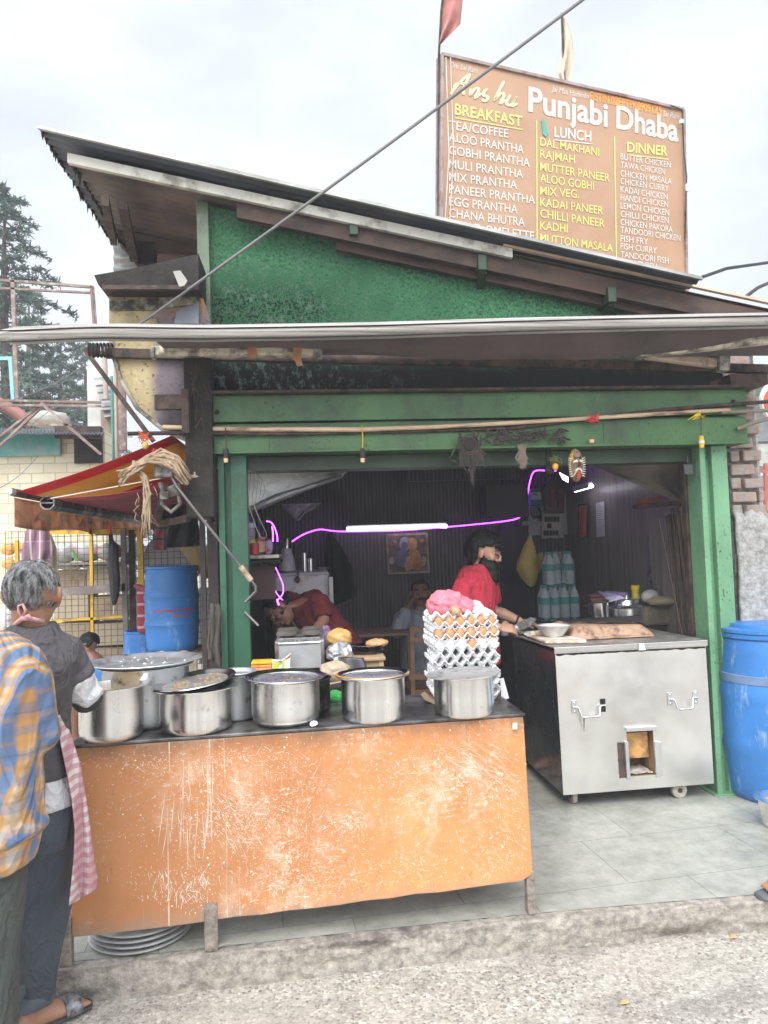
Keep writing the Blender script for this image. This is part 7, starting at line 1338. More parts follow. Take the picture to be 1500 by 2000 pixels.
# ================================================================== PEOPLE
def skin(name, c, red=.1):
    m = Mt(name, .5); k = m.ramp(m.noise(9, 5), [(.3, mul(c,.8)), (.7, mul(c,1.15))]); k = m.mix(k, (c[0]*1.1,c[1]*.75,c[2]*.7), m.ramp(m.noise(22, 3), [(.5, 0), (.75, red*3)])); m.col(k); m.bump(m.noise(120, 3), .12, .002)
    m.b.inputs['Subsurface Weight'].default_value = .08; m.b.inputs['Subsurface Radius'].default_value = (.012,.005,.003); return m.mat
def limb(mb, pts, rs, n=12, flat=1.0): mb.tube(pts, rs, n, flat)
def trunk(mb, secs, n=18):
    """secs: centre, half width along rt, half depth along fw"""
    mb.loft(secs, n)
def hand(mb, wrist, direc, palm_n, size=1.0, curl=.4, thumb=1):
    """palm, four bent fingers and a thumb; direc is the finger direction, palm_n the palm normal"""
    d = direc.normalized(); pn = (palm_n-d*palm_n.dot(d)).normalized(); sd_ = d.cross(pn)
    mb.loft([(wrist, sd_*.024*size, pn*.018*size), (wrist+d*.03*size, sd_*.036*size, pn*.017*size), (wrist+d*.065*size, sd_*.041*size, pn*.015*size), (wrist+d*.088*size, sd_*.038*size, pn*.012*size)], 12)
    for i, (o, L) in enumerate(((-.030,.070),(-.010,.080),(.010,.076),(.029,.060))):
        b = wrist+d*.082*size+sd_*o*size; P = [b]; dd = d.copy()
        for k in range(3):
            dd = (dd*math.cos(curl*(.7+.3*k))+pn*math.sin(curl*(.7+.3*k))).normalized(); P.append(P[-1]+dd*L*size*(.45,.32,.23)[k])
        mb.tube(P, [.0095*size,.009*size,.008*size,.006*size], 8)
    b = wrist+d*.03*size+sd_*(-.034*thumb)*size; mb.tube([b, b+(d*.6-sd_*.7*thumb+pn*.3).normalized()*.035*size, b+(d*.6-sd_*.7*thumb+pn*.3).normalized()*.035*size+(d*.9+pn*.3).normalized()*.03*size], [.012*size,.010*size,.007*size], 8)
def head(mb, c, fw, up, s=1.0, ears=True):
    """skull, jaw, nose, ears; c is the centre of the head, 0.225*s tall"""
    rt = fw.cross(up).normalized(); up = rt.cross(fw).normalized()
    mb.ball(c+up*.022*s-fw*.008*s, (.074*s,.094*s,.092*s), 18, 12, (rt, fw, up))
    mb.ball(c-up*.040*s+fw*.022*s, (.056*s,.062*s,.072*s), 16, 10, (rt, fw, up))
    mb.ball(c-up*.085*s+fw*.060*s, (.026*s,.022*s,.022*s), 10, 8, (rt, fw, up))
    mb.loft([(c+fw*.088*s+up*.012*s, rt*.010*s, up*.008*s), (c+fw*.108*s-up*.022*s, rt*.015*s, up*.013*s), (c+fw*.085*s-up*.034*s, rt*.018*s, up*.008*s)], 8)
    mb.ball(c+fw*.080*s+up*.026*s, (.050*s,.014*s,.012*s), 12, 6, (rt, fw, up)); mb.ball(c+fw*.086*s-up*.055*s, (.026*s,.010*s,.010*s), 10, 6, (rt, fw, up))
    for k in (-1, 1):
        mb.ball(c+rt*k*.042*s+fw*.058*s-up*.018*s, (.026*s,.022*s,.024*s), 10, 8, (rt, fw, up))
        if ears: mb.ball(c+rt*k*.080*s-fw*.008*s-up*.006*s, (.012*s,.022*s,.034*s), 10, 8, ((rt*k-fw*.5).normalized(), (fw+rt*k*.5).normalized(), up))
    return rt, up
def face_parts(root, c, fw, rt, up, s, browcol, eye=True):
    a = MB()
    for k in (-1, 1): a.tube([c+rt*k*.018*s+fw*.091*s+up*.030*s, c+rt*k*.036*s+fw*.088*s+up*.034*s, c+rt*k*.056*s+fw*.072*s+up*.026*s], [.005*s,.006*s,.003*s], 6)
    a.build('eyebrows', browcol, root)
    if eye:
        for k in (-1, 1):
            e = MB(); e.ball(c+rt*k*.034*s+fw*.080*s+up*.010*s, (.013*s,.009*s,.007*s), 10, 6, (rt, fw, up)); eo = e.build('eye', surf('eye_white', (.5,.46,.42), .3), root, smooth=180)
            e = MB(); e.ball(c+rt*k*.034*s+fw*.0865*s+up*.009*s, (.006*s,.004*s,.006*s), 8, 6, (rt, fw, up)); e.build('iris', M_BLK, eo)
    e = MB(); e.tube([c-rt*.024*s+fw*.088*s-up*.056*s, c+fw*.097*s-up*.055*s, c+rt*.024*s+fw*.088*s-up*.056*s], .0055*s, 6); e.build('mouth', surf('lips', (.22,.09,.075), .5), root)
def hair_cap(mb, c, fw, rt, up, s, fn, n=40, m=22, seed=0, rough=.006):
    """a cap of hair over the skull; fn(theta, phi) gives the thickness, below zero means none"""
    o = c+up*.022*s-fw*.008*s
    def f(u, v):
        th, ph = u*2*math.pi, v*math.pi*.86; d = rt*(math.sin(ph)*math.cos(th))+fw*(math.sin(ph)*math.sin(th))+up*math.cos(ph)
        t = fn(math.sin(ph)*math.cos(th), math.sin(ph)*math.sin(th), math.cos(ph))
        t = max(-.02, t)+rough*mnoise.noise(Vector((th*9,ph*3,seed)))+rough*.7*mnoise.noise(Vector((th*25,ph*4,seed+4)))
        return o+rt*(.074*s+t)*(d.dot(rt))+fw*(.094*s+t)*(d.dot(fw))+up*(.092*s+t)*(d.dot(up))
    mb.grid(f, n, m)
def cloth_mesh(mb, name, mat, root, vox=.012, it=6, wr=.006, fr=9, st=(1,1,.5), seed=0, label=None):
    o = mb.build(name, mat, root, remesh=vox, smoothit=it); me = bake(o)
    b = bmesh.new(); b.from_mesh(me); b.normal_update(); sv = Vector((seed, seed*1.7, 0))
    for v in b.verts:
        p = Vector((v.co.x*st[0], v.co.y*st[1], v.co.z*st[2])); n1 = mnoise.noise(p*fr+sv); n2 = mnoise.noise(p*fr*2.3+sv); v.co += v.normal*max(-.2*wr, wr*(1-abs(n1)*2.6)+wr*.5*n2)
    b.to_mesh(me); b.free(); me.shade_smooth(); return o
def body_mesh(mb, mat, root, vox=.007, it=3):
    o = mb.build('body', mat, root, remesh=vox, smoothit=it); bake(o).shade_smooth(); return o
UP = V(0,0,1)
M_SK1 = skin('brown_skin', (.36,.19,.115)); M_SK2 = skin('dark_brown_skin', (.25,.125,.075)); M_SK3 = skin('light_brown_skin', (.49,.285,.195))
def hairm(name, c, c2): 
    m = Mt(name, .45); s1 = m.noise(1, 4, .6, m.vec((60,60,14))); m.col(m.ramp(s1, [(.35, c), (.62, c2)])); m.b.inputs['Specular IOR Level'].default_value = .25; m.b.inputs['Roughness'].default_value = .55; m.bump(s1, .8, .006); return m.mat
M_HB = hairm('black_hair', (.004,.0035,.0035), (.012,.010,.009)); M_HG = hairm('grey_hair', (.03,.03,.031), (.27,.265,.26))
M_TB = surf('dark_denim', (.035,.04,.055), .85, var=.25, vs=8)

# ---- grey shirted man seen from behind at the counter
YM = 2.62
def am(px, py, dy=0.0): return at(px, py, YM+dy)
k_ = YM/FPX
root = thing('person', 'grey haired man in a charcoal t-shirt and checked apron at the pots', 'person', V(am(60,1900).x, YM, 0))
fw = V(.30,.95,0).normalized(); rt = fw.cross(UP).normalized()
hc = am(64,1162); B = MB(); r_, u_ = head(B, hc, (fw-UP*.16).normalized(), (UP+fw*.16).normalized(), 1.0, False)
fwh = (fw-UP*.16).normalized()
for k, px, py in ((-1,13,1166),(1,116,1162)):
    ec = at(px,py,YM+.0); e1 = (rt*k*.75-fw*.65).normalized(); B.ball(ec-rt*k*.006, (.010,.020,.034), 12, 8, (e1, (fw+rt*k*.4).normalized(), UP)); B.tube([ec+UP*.026-rt*k*.006, ec+UP*.022+rt*k*.012-fw*.008, ec-UP*.005+rt*k*.010-fw*.012, ec-UP*.026+rt*k*.0], [.006,.007,.007,.007], 7)
nk = am(60,1222); B.loft([(hc-UP*.05-fw*.015, rt*.056, fw*.062), (nk, rt*.058, fw*.058), (am(58,1250), rt*.075, fw*.07)], 14)
sh_r, el_r, wr_r = am(126,1270,.0), am(168,1350,.04), am(168,1372,.28); sh_l, el_l, wr_l = am(-32,1275), am(-48,1370,.05), am(-10,1400,.28)
TS = [(am(60,1236), rt*.085, fw*.07), (am(58,1256), rt*.150, fw*.095), (am(58,1290), rt*.172, fw*.115), (am(58,1350), rt*.142, fw*.112), (am(58,1410), rt*.112, fw*.105), (am(60,1490), rt*.118, fw*.11), (am(70,1560), rt*.128, fw*.118)]
trunk(B, [(c, a*.88, b*.85) for c, a, b in TS])
for s_, e_, w_ in ((sh_r,el_r,wr_r),(sh_l,el_l,wr_l)):
    limb(B, [s_, s_.lerp(e_,.5), e_, e_.lerp(w_,.4), w_], [.044,.042,.036,.036,.026]); hand(B, w_, (w_-e_), -UP, 1.0, .5)
hip_r, kn_r, an_r = am(92,1590), am(88,1760,.05), am(62,1962,.10); hip_l, kn_l, an_l = am(38,1590), am(30,1765,.02), am(6,1955,.02)
for h_, kk, an in ((hip_r,kn_r,an_r),(hip_l,kn_l,an_l)): limb(B, [h_, h_.lerp(kk,.5), kk, kk.lerp(an,.35), an, an-UP*.03], [.075,.068,.052,.050,.036,.036])
for an, tx_ in ((an_r, 1),(an_l, 0)):
    tdir = V(.72,.55,0).normalized() if tx_ else V(.1,.95,0).normalized(); hl = V(an.x,an.y,.03)-tdir*.03
    B.loft([(hl-tdir*.02+UP*.006, tdir.cross(UP)*.028, UP*.03), (hl+tdir*.04+UP*.018, tdir.cross(UP)*.032, UP*.044), (hl+tdir*.12+UP*.006, tdir.cross(UP)*.042, UP*.028), (hl+tdir*.18, tdir.cross(UP)*.044, UP*.018)], 14)
    for i in range(5): b0 = hl+tdir*.17+tdir.cross(UP)*(.033-.017*i); B.tube([b0, b0+tdir*(.04-.004*i), b0+tdir*(.052-.005*i)-UP*.004], [.011-.001*(i>0),.010-.001*(i>0),.006], 7)
body_mesh(B, M_SK1, root)
H = MB()
def hf(x, y, z):       # x right, y forward, z up: bald patch at the crown, hair at the back and sides
    t = .006
    if y > .55: t = -.02
    if z < -.62: t = -.02
    bald = ((x-.12)/.75)**2+((y-.25)/.62)**2
    if z > .2 and bald < 1: t = -.012 if y > -.05 else .002
    if abs(x) > .80 and z < .12 and y > -.42: t = -.015
    return t
hair_cap(H, hc, fwh, r_, u_, 1.0, hf, 70, 40, 3, .005); H.build('hair', M_HG, root, smooth=180)
a = MB(); rd = random.Random(11); oh = hc+u_*.022-fwh*.008
for i in range(1300):                                  # strands combed back and down
    th, ph = rd.uniform(0, 6.283), rd.uniform(.12, 2.15); dx, dy, dz = math.sin(ph)*math.cos(th), math.sin(ph)*math.sin(th), math.cos(ph)
    if hf(dx,dy,dz) < .004 and rd.random() > .10: continue
    P = []
    for j in range(4):
        p2 = ph+.12*j; th2 = th+.05*j*rd.uniform(-1,1); d_ = r_*(math.sin(p2)*math.cos(th2)*(.080+.0015*j))+fwh*(math.sin(p2)*math.sin(th2)*(.100+.0015*j))+u_*(math.cos(p2)*(.098+.001*j)); P.append(oh+d_*(.985 if j in (0,3) else 1.0))
    a.tube(P, [.0012,.0018,.0016,.0004], 4)
a.build('hair_strands', M_HG, root, smooth=60)
# knotted apron string at the nape
a = MB(); kn = at(44,1207,YM-.085); a.tube([at(28,1222,YM-.05), at(40,1211,YM-.085), kn, at(58,1208,YM-.09), at(84,1214,YM-.05)], [.009,.008,.010,.008,.008], 8); a.tube([kn, at(36,1196,YM-.09), at(36,1183,YM-.09), at(44,1180,YM-.095), at(50,1192,YM-.09), kn], [.006,.008,.007,.007,.008,.006], 8, .5); a.tube([kn, at(56,1203,YM-.095), at(62,1212,YM-.09)], [.006,.008,.005], 7)
M_GING = plaid('gingham', (.70,.62,.58), [(0,31,.1,.5,(.38,.15,.19),.6),(2,31,.2,.5,(.42,.13,.19),.62)]); a.build('apron_string', surf('pink_tie', (.62,.33,.33), .9, var=.25, vs=40), root, smooth=180)
S_ = MB(); trunk(S_, [(c, a*1.06, b*1.10) for c, a, b in TS[:6]]+[(am(62,1500), rt*.122, fw*.130), (am(62,1516), rt*.127, fw*.140)])
limb(S_, [sh_r-rt*.03+UP*.01, sh_r, sh_r.lerp(el_r,.4), sh_r.lerp(el_r,.72)], [.060,.066,.060,.062]); limb(S_, [sh_l+rt*.02, sh_l.lerp(el_l,.35), sh_l.lerp(el_l,.72)], [.072,.070,.072])
S_.loft([(am(60,1222), rt*.078, fw*.075), (am(59,1240), rt*.125, fw*.085), (am(58,1262), rt*.16, fw*.10)], 16)
cloth_mesh(S_, 'shirt', cotton('charcoal_cotton', (.085,.078,.082)), root, .011, 5, .012, 7.5, (1,1,.45), 2)
S_ = MB(); limb(S_, [sh_r.lerp(el_r,.68), sh_r.lerp(el_r,.9), el_r+V(0,.0,-.004), el_r.lerp(wr_r,.15)], [.052,.052,.052,.048]); cloth_mesh(S_, 'undersleeve', cotton('white_cotton', (.62,.62,.63), .06), root, .009, 3, .008, 14, (1,1,1), 5)
S_ = MB(); limb(S_, [el_r+V(.004,-.012,-.012), el_r.lerp(wr_r,.25)-UP*.004, el_r.lerp(wr_r,.8)], [.050,.054,.045]); cloth_mesh(S_, 'cuff', surf('black_jersey', (.035,.035,.04), .9), root, .009, 3, .004, 14, (1,1,1), 6)
S_ = MB(); S_.loft([(am(64,1497), rt*.112, fw*.114), (am(70,1540), rt*.122, fw*.126), (am(73,1572), rt*.126, fw*.130)], 20); cloth_mesh(S_, 'undershirt_hem', cotton('white_hem', (.66,.65,.66), .05), root, .010, 3, .004, 8, (1,1,.6), 7)
S_ = MB(); trunk(S_, [(am(72,1550), rt*.112, fw*.108), (am(71,1590), rt*.122, fw*.118), (am(69,1625), rt*.128, fw*.12), (am(68,1650), rt*.12, fw*.11)])
for h_, kk, an in ((hip_r,kn_r,an_r),(hip_l,kn_l,an_l)): limb(S_, [h_, h_.lerp(kk,.5), kk, kk.lerp(an,.5), an+UP*.035], [.092,.090,.079,.073,.068], 16)
cloth_mesh(S_, 'trousers', cotton('slate_blue_drill', (.062,.075,.092)), root, .011, 5, .014, 5.5, (1,1,.3), 9)
S_ = MB()
for an in (an_r, an_l): S_.loft([(an+UP*.005, V(.071,0,0), V(0,.071,0)), (an+UP*.020, V(.077,0,0), V(0,.077,0)), (an+UP*.050, V(.078,0,0), V(0,.078,0)), (an+UP*.066, V(.072,0,0), V(0,.072,0))], 20)
S_.build('x', M_TB) if False else None
for an, nm in ((an_r,'right'),(an_l,'left')):
    C_ = MB(); C_.loft([(an+V(0,0,.006), V(.068,0,0), V(0,.068,0)), (an+V(0,0,.014), V(.074,0,0), V(0,.074,0)), (an+V(0,0,.05), V(.076,0,0), V(0,.076,0)), (an+V(0,0,.062), V(.070,0,0), V(0,.070,0)), (an+V(0,0,.05), V(.066,0,0), V(0,.066,0)), (an+V(0,0,.012), V(.064,0,0), V(0,.064,0))], 24, cap=False); C_.jitter(.004, 14); C_.build('turn_up', surf('slate_blue_turnup', (.085,.10,.12), .9, var=.12), root, smooth=50)
AP = MB()
def apf(u, v):
    L = [(113,1398),(116,1440),(128,1500),(140,1560),(146,1620),(144,1680),(138,1740),(135,1768)]; Rr = [(124,1392),(140,1440),(158,1500),(168,1560),(176,1620),(184,1680),(190,1715),(188,1738)]
    s_ = v*7; i = min(int(s_), 6); t = s_-i; q = (Vector(L[i]).lerp(Vector(L[i+1]), t)).lerp(Vector(Rr[i]).lerp(Vector(Rr[i+1]), t), u)
    return at(q.x, q.y, YM-.07+.07*u-.022*v*math.sin(u*8+v*2))
AP.grid(apf, 24, 50); AP.build('apron', M_GING, root, smooth=180, solid=.003, normals=False)
SD = MB(); td = V(.72,.55,0).normalized(); hl = V(an_r.x,an_r.y,.012); sdv = td.cross(UP); SD.loft([(hl-td*.06+td*.26*t, sdv*w_, UP*.009) for t, w_ in ((0,.02),(.1,.036),(.4,.040),(.75,.050),(.95,.042),(1.0,.02))], 16)
so_ = SD.build('sandal', surf('dark_sandal_sole', (.05,.05,.055), .7), root, smooth=50); SD = MB(); SD.grid(lambda u, v: hl+td*(.10+.055*v)+sdv*(.050*math.cos(math.pi*u))+UP*(.004+.046*math.sin(math.pi*u)**.7), 18, 5); SD.build('strap', surf('silver_black_strap', (.22,.22,.23), .3, .4, var=.8, vs=40), so_, smooth=180, solid=.004, normals=False)

# ---- plaid shirted man at the left edge
YQ = 2.2
def aq(px, py, dy=0.0): return at(px, py, YQ+dy)
root = thing('person', 'man in a blue and orange plaid shirt at the far left', 'person', V(aq(-50,1900).x, YQ, 0))
fw = V(.25,.97,0).normalized(); rt = fw.cross(UP).normalized(); B = MB(); hc = aq(-70,1120,.02); r_, u_ = head(B, hc, fw, UP)
B.loft([(hc-UP*.06, rt*.056, fw*.06), (aq(-66,1215), rt*.06, fw*.06), (aq(-64,1250), rt*.08, fw*.075)], 14)
TS = [(aq(-62,1238), rt*.09, fw*.075), (aq(-60,1262), rt*.170, fw*.10), (aq(-58,1310), rt*.195, fw*.125), (aq(-56,1400), rt*.185, fw*.13), (aq(-54,1500), rt*.175, fw*.13), (aq(-50,1600), rt*.170, fw*.13), (aq(-48,1660), rt*.165, fw*.13)]
trunk(B, [(c, a*.86, b*.84) for c, a, b in TS]); sh_r, el_r, wr_r = aq(48,1290,.0), aq(72,1428,.03), aq(58,1446,.28); sh_l, el_l, wr_l = aq(-170,1290), aq(-200,1430), aq(-190,1560,.06)
for s_, e_, w_ in ((sh_r,el_r,wr_r),(sh_l,el_l,wr_l)): limb(B, [s_, s_.lerp(e_,.5), e_, e_.lerp(w_,.4), w_], [.050,.046,.040,.038,.028]); hand(B, w_, (w_-e_), -UP, 1.0, .5)
hips = ((aq(-20,1690), aq(-30,1850), V(aq(-40,1990).x, YQ+.05, .09)), (aq(-90,1690), aq(-95,1850), V(aq(-100,1990).x, YQ, .09)))
for h_, kk, an in hips:
    limb(B, [h_, h_.lerp(kk,.5), kk, kk.lerp(an,.35), an], [.078,.07,.055,.05,.038]); hl = V(an.x,an.y,.035); B.loft([(hl-fw*.05, rt*.028, UP*.03), (hl+fw*.04+UP*.012, rt*.034, UP*.04), (hl+fw*.12, rt*.044, UP*.026), (hl+fw*.20-UP*.008, rt*.036, UP*.014)], 14)
body_mesh(B, M_SK1, root, .009); Hh = MB(); hair_cap(Hh, hc, fw, r_, u_, 1.0, lambda x,y,z: -.02 if (y > .55 or z < -.5) else .014, 40, 24, 9); Hh.build('hair', M_HB, root, smooth=180)
m = Mt('blue_orange_plaid', .9); o = m.xyz(m.vec((1,1,1), (0,R_(-6),0)))
def band(ax, fr, of, w0, soft): f = m.math('FRACT', m.math('ADD', m.math('MULTIPLY', ax, fr), of)); return m.ramp(m.math('ABSOLUTE', m.math('SUBTRACT', f, .5)), [(max(0,w0/2-soft), 1), (w0/2+soft, 0)])
hx = m.math('ADD', o[0], m.math('MULTIPLY', o[1], -.6)); wob = m.math('ADD', hx, m.math('MULTIPLY', m.noise(5, 3), .02)); wz = m.math('ADD', o[2], m.math('MULTIPLY', m.noise(5, 3, .5, m.vec(loc=(3,3,3))), .025))
c = m.mix((.46,.245,.085), (.50,.38,.26), band(wob, 25, .5, .22, .05)); c = m.mix(c, (.085,.175,.33), m.math('MULTIPLY', band(wob, 25, 0, .42, .05), .88)); c = m.mix(c, (.09,.17,.30), m.math('MULTIPLY', band(wz, 15, 0, .36, .05), .42)); c = m.mix(c, (.40,.21,.07), m.math('MULTIPLY', band(wz, 15, .5, .18, .05), .4)); c = m.mix(c, (.06,.07,.10), m.math('MULTIPLY', band(wz, 8.5, .15, .06, .02), .35))
n1 = m.noise(6, 3, .55, m.vec((1,1,.45), (0,R_(15),0)), .8); m.col(c); m.bump(m.math('MULTIPLY', m.math('ABSOLUTE', m.math('SUBTRACT', n1, .5)), -1.0), .9, .10); M_PLAID = m.mat
S_ = MB(); trunk(S_, [(c_, a*1.04, b*1.06) for c_, a, b in TS[:6]]+[(aq(-49,1625), rt*.20, fw*.145)]); S_.loft([(aq(-38,1600), rt*.15, fw*.12), (aq(-44,1650), rt*.165, fw*.13), (aq(-50,1690), rt*.16, fw*.13)], 16)
limb(S_, [sh_r-rt*.03, sh_r.lerp(el_r,.3), sh_r.lerp(el_r,.7), el_r, el_r.lerp(wr_r,.35), el_r.lerp(wr_r,.85)], [.076,.072,.066,.060,.056,.05], 16); limb(S_, [sh_l+rt*.03, sh_l.lerp(el_l,.5), el_l, el_l.lerp(wr_l,.8)], [.078,.07,.06,.048])
cloth_mesh(S_, 'shirt', M_PLAID, root, .011, 5, .013, 6.5, (1,1,.5), 4)
S_ = MB(); trunk(S_, [(aq(-60,1620), rt*.14, fw*.105), (aq(-60,1690), rt*.145, fw*.11), (aq(-60,1720), rt*.12, fw*.10)])
for h_, kk, an in hips: limb(S_, [h_, h_.lerp(kk,.5), kk, kk.lerp(an,.5), an-UP*.02], [.098,.094,.084,.078,.074], 16)
cloth_mesh(S_, 'trousers', cotton('olive_grey_drill', (.06,.068,.062)), root, .012, 5, .008, 5, (1,1,.35), 8)

# ---- bearded man rolling dough
YD = 4.72
def ad(px, py, dy=0.0): return at(px, py, YD+dy)
root = thing('person', 'bearded man with shaggy black hair in a red t-shirt rolling dough at the stove', 'person', V(ad(930,1400).x, YD, ZP))
fw = V(.93,-.36,0).normalized(); fwh = V(.86,-.48,-.26).normalized(); rt = fw.cross(UP).normalized()
hc = ad(949,1079,-.01); s_h = .98; B = MB(); r_, u_ = head(B, hc, fwh, UP, s_h)
B.loft([(hc-UP*.05-fw*.02, rt*.052, fw*.056), (ad(938,1104), rt*.055, fw*.056), (ad(930,1116), rt*.075, fw*.07)], 14)
TS = [(ad(929,1104), rt*.085, fw*.07), (ad(927,1117), rt*.160, fw*.095), (ad(927,1140), rt*.178, fw*.118), (ad(929,1180), rt*.170, fw*.118), (ad(932,1225), rt*.160, fw*.115), (ad(936,1290), rt*.165, fw*.125)]
trunk(B, [(c, a*.87, b*.85) for c, a, b in TS])
sh_r, el_r, wr_r = ad(909,1136,-.12), ad(895,1196,-.18), ad(976,1226,-.17); sh_l, el_l, wr_l = ad(950,1128,.15), ad(962,1190,.22), ad(1018,1214,.16)
for s_, e_, w_ in ((sh_r,el_r,wr_r),(sh_l,el_l,wr_l)): limb(B, [s_, s_.lerp(e_,.45), e_, e_.lerp(w_,.35), w_], [.050,.048,.038,.040,.025])
hand(B, wr_r, V(1,.05,-.10), V(.05,.75,-.8), .95, .75, -1); hand(B, wr_l, V(1,-.05,-.15), V(.1,.2,-1), .95, .6, 1)
hips = ((ad(930,1330,-.08), V(ad(930,1330).x+.02, YD-.08, .55), V(ad(930,1330).x, YD-.08, ZP+.1)), (ad(930,1330,.09), V(ad(930,1330).x+.06, YD+.09, .55), V(ad(930,1330).x+.08, YD+.1, ZP+.1)))
for h_, kk, an in hips:
    limb(B, [h_, h_.lerp(kk,.5), kk, kk.lerp(an,.35), an], [.078,.07,.055,.05,.038]); hl = V(an.x,an.y,ZP+.04); B.loft([(hl-fw*.05, rt*.028, UP*.03), (hl+fw*.04+UP*.012, rt*.034, UP*.04), (hl+fw*.12, rt*.044, UP*.026), (hl+fw*.20-UP*.008, rt*.036, UP*.014)], 14)
B.loft([(hc+fwh*.086+UP*.022, r_*.010, UP*.010), (hc+fwh*.106-UP*.018, r_*.014, UP*.013), (hc+fwh*.092-UP*.032, r_*.018, UP*.010)], 10)
bo = body_mesh(B, M_SK3, root, .005, 2); face_parts(bo, hc, fwh, r_, u_, s_h, M_HB, False)
Hh = MB()
def hb(x, y, z):
    if y > .62 and z < .52: return -.02
    if y > .12 and z < .26: return -.02
    if abs(x) > .6 and z < .12 and y > -.28: return -.016
    if z < -.74: return -.02
    return .026+.014*max(0, y)*(z > .35)+.022*max(0, -y)
hair_cap(Hh, hc, fwh, r_, u_, s_h, hb, 60, 34, 5, .008)
for i in range(90):                                   # shaggy ends over the brow and nape
    rd = random; t = rd.random()
    if i < 42: x = rd.uniform(-1,1); p0 = hc+r_*(.062*x)+fwh*(.088-.028*x*x)+u_*.082; P = [p0, p0+fwh*.014-u_*.022, p0+fwh*.010-u_*rd.uniform(.035,.052)]
    else: x = rd.uniform(-1,1); p0 = hc+r_*(.080*x)-fwh*(.070*math.sqrt(max(0.05,1-x*x))+.02)-u_*.02; P = [p0, p0-fwh*.010-u_*.04, p0-fwh*.016-u_*rd.uniform(.07,.105)]
    Hh.tube(P, [.011,.009,.001], 6)
for i in range(26): p0 = ad(rd.uniform(914,930), rd.uniform(1070,1084), -.075+rd.uniform(0,.12)); Hh.tube([p0, p0-UP*.03-V(.006,0,0), p0-UP*rd.uniform(.05,.085)-V(rd.uniform(-.004,.016),0,0)], [.012,.010,.001], 5)
Hh.build('hair', M_HB, root, smooth=180)
a = MB()
for k in (-1, 1): a.tube([hc+r_*k*.020+fwh*.094+u_*.006, hc+r_*k*.036+fwh*.090+u_*.003, hc+r_*k*.054+fwh*.076+u_*.007], [.003,.0045,.003], 6)
a.build('eyelashes', M_HB, bo)
Be = MB(); Be.ball(hc-u_*.085+fwh*.045, (.056,.052,.060), 18, 12, (r_, fwh, u_)); Be.ball(hc-u_*.066+fwh*.012, (.060,.045,.046), 16, 10, (r_, fwh, u_)); Be.loft([(hc-u_*.09+fwh*.055, r_*.048, fwh*.040), (hc-u_*.135+fwh*.056, r_*.040, fwh*.034), (hc-u_*.172+fwh*.052, r_*.018, fwh*.016)], 14)
Be.ball(ad(957,1108,-.04), (.058,.055,.060), 16, 10); Be.ball(ad(960,1124,-.05), (.048,.045,.058), 16, 10); Be.ball(ad(946,1102,-.05), (.04,.035,.04), 14, 9)
for i in range(70): p0 = ad(rd.uniform(940,975), rd.uniform(1108,1130), -.085+rd.uniform(0,.09)); Be.tube([p0, p0-UP*.022, p0-UP*rd.uniform(.035,.06)+V(rd.uniform(-.01,.012),0,0)], [.009,.007,.001], 5)
Be.tube([hc-r_*.034+fwh*.074-u_*.056, hc-r_*.016+fwh*.098-u_*.045, hc+fwh*.102-u_*.043, hc+r_*.016+fwh*.098-u_*.045, hc+r_*.034+fwh*.074-u_*.056], [.009,.010,.009,.010,.009], 8)
for i in range(80): a_ = random.uniform(-1.6,1.6); p0 = hc-u_*random.uniform(.07,.14)+fwh*(.05+.045*math.cos(a_))+r_*.05*math.sin(a_); Be.tube([p0, p0+fwh*.006-u_*.02, p0+fwh*.004-u_*.042], [.007,.006,.001], 5)
for i in range(120): k = rd.choice((-1,1)); f_ = rd.random(); p0 = hc+r_*k*(.076-.022*f_)+fwh*(-.004+.075*f_)-u_*(.012+.040*f_+rd.uniform(-.008,.03)); Be.tube([p0, p0-u_*.014+r_*k*.003, p0-u_*.030+fwh*.004], [.0035,.003,.0008], 4)
Be.build('beard', M_HB, root, smooth=180)
S_ = MB(); trunk(S_, [(c, a*1.04, b*1.07) for c, a, b in TS[:5]]+[(ad(937,1296), rt*.178, fw*.140)]); S_.loft([(ad(930,1103), rt*.068, fw*.068), (ad(928,1112), rt*.13, fw*.085), (ad(927,1124), rt*.165, fw*.10)], 16)
limb(S_, [sh_r-rt*.0+UP*.0, sh_r.lerp(el_r,.25), sh_r.lerp(el_r,.62)], [.062,.064,.068], 16); limb(S_, [sh_l, sh_l.lerp(el_l,.35), sh_l.lerp(el_l,.75)], [.074,.072,.074], 16)
cloth_mesh(S_, 'shirt', cotton('crimson_cotton', (.50,.030,.055), .1), root, .010, 5, .010, 8, (1,1,.4), 12)
a = MB(); a.grid(lambda u, v: sh_r.lerp(el_r, .68+.2*v)+(V(-.2+.7*u,-1,0)).normalized()*.0475*(1-.1*v), 8, 6); a.build('tattoo', surf('tattoo_ink', (.16,.13,.12), .6, var=.9, vs=60), bo, normals=False)
a = MB(); d_ = (wr_l-el_l).normalized(); e1 = d_.cross(UP).normalized(); e2 = e1.cross(d_); q = el_l.lerp(wr_l,.86); a.tube([q+(e1*math.cos(i/16*6.2832)+e2*math.sin(i/16*6.2832))*.033 for i in range(17)], .006, 6); a.build('bracelet', M_BLK, root, smooth=60)
S_ = MB(); trunk(S_, [(ad(936,1285), rt*.155, fw*.118), (ad(934,1325), rt*.16, fw*.12), (ad(933,1345), rt*.13, fw*.11)])
for h_, kk, an in hips: limb(S_, [h_, h_.lerp(kk,.5), kk, kk.lerp(an,.5), an-UP*.03], [.096,.092,.078,.07,.066], 14)
cloth_mesh(S_, 'trousers', M_TB, root, .014, 4, .007, 5, (1,1,.4), 14)

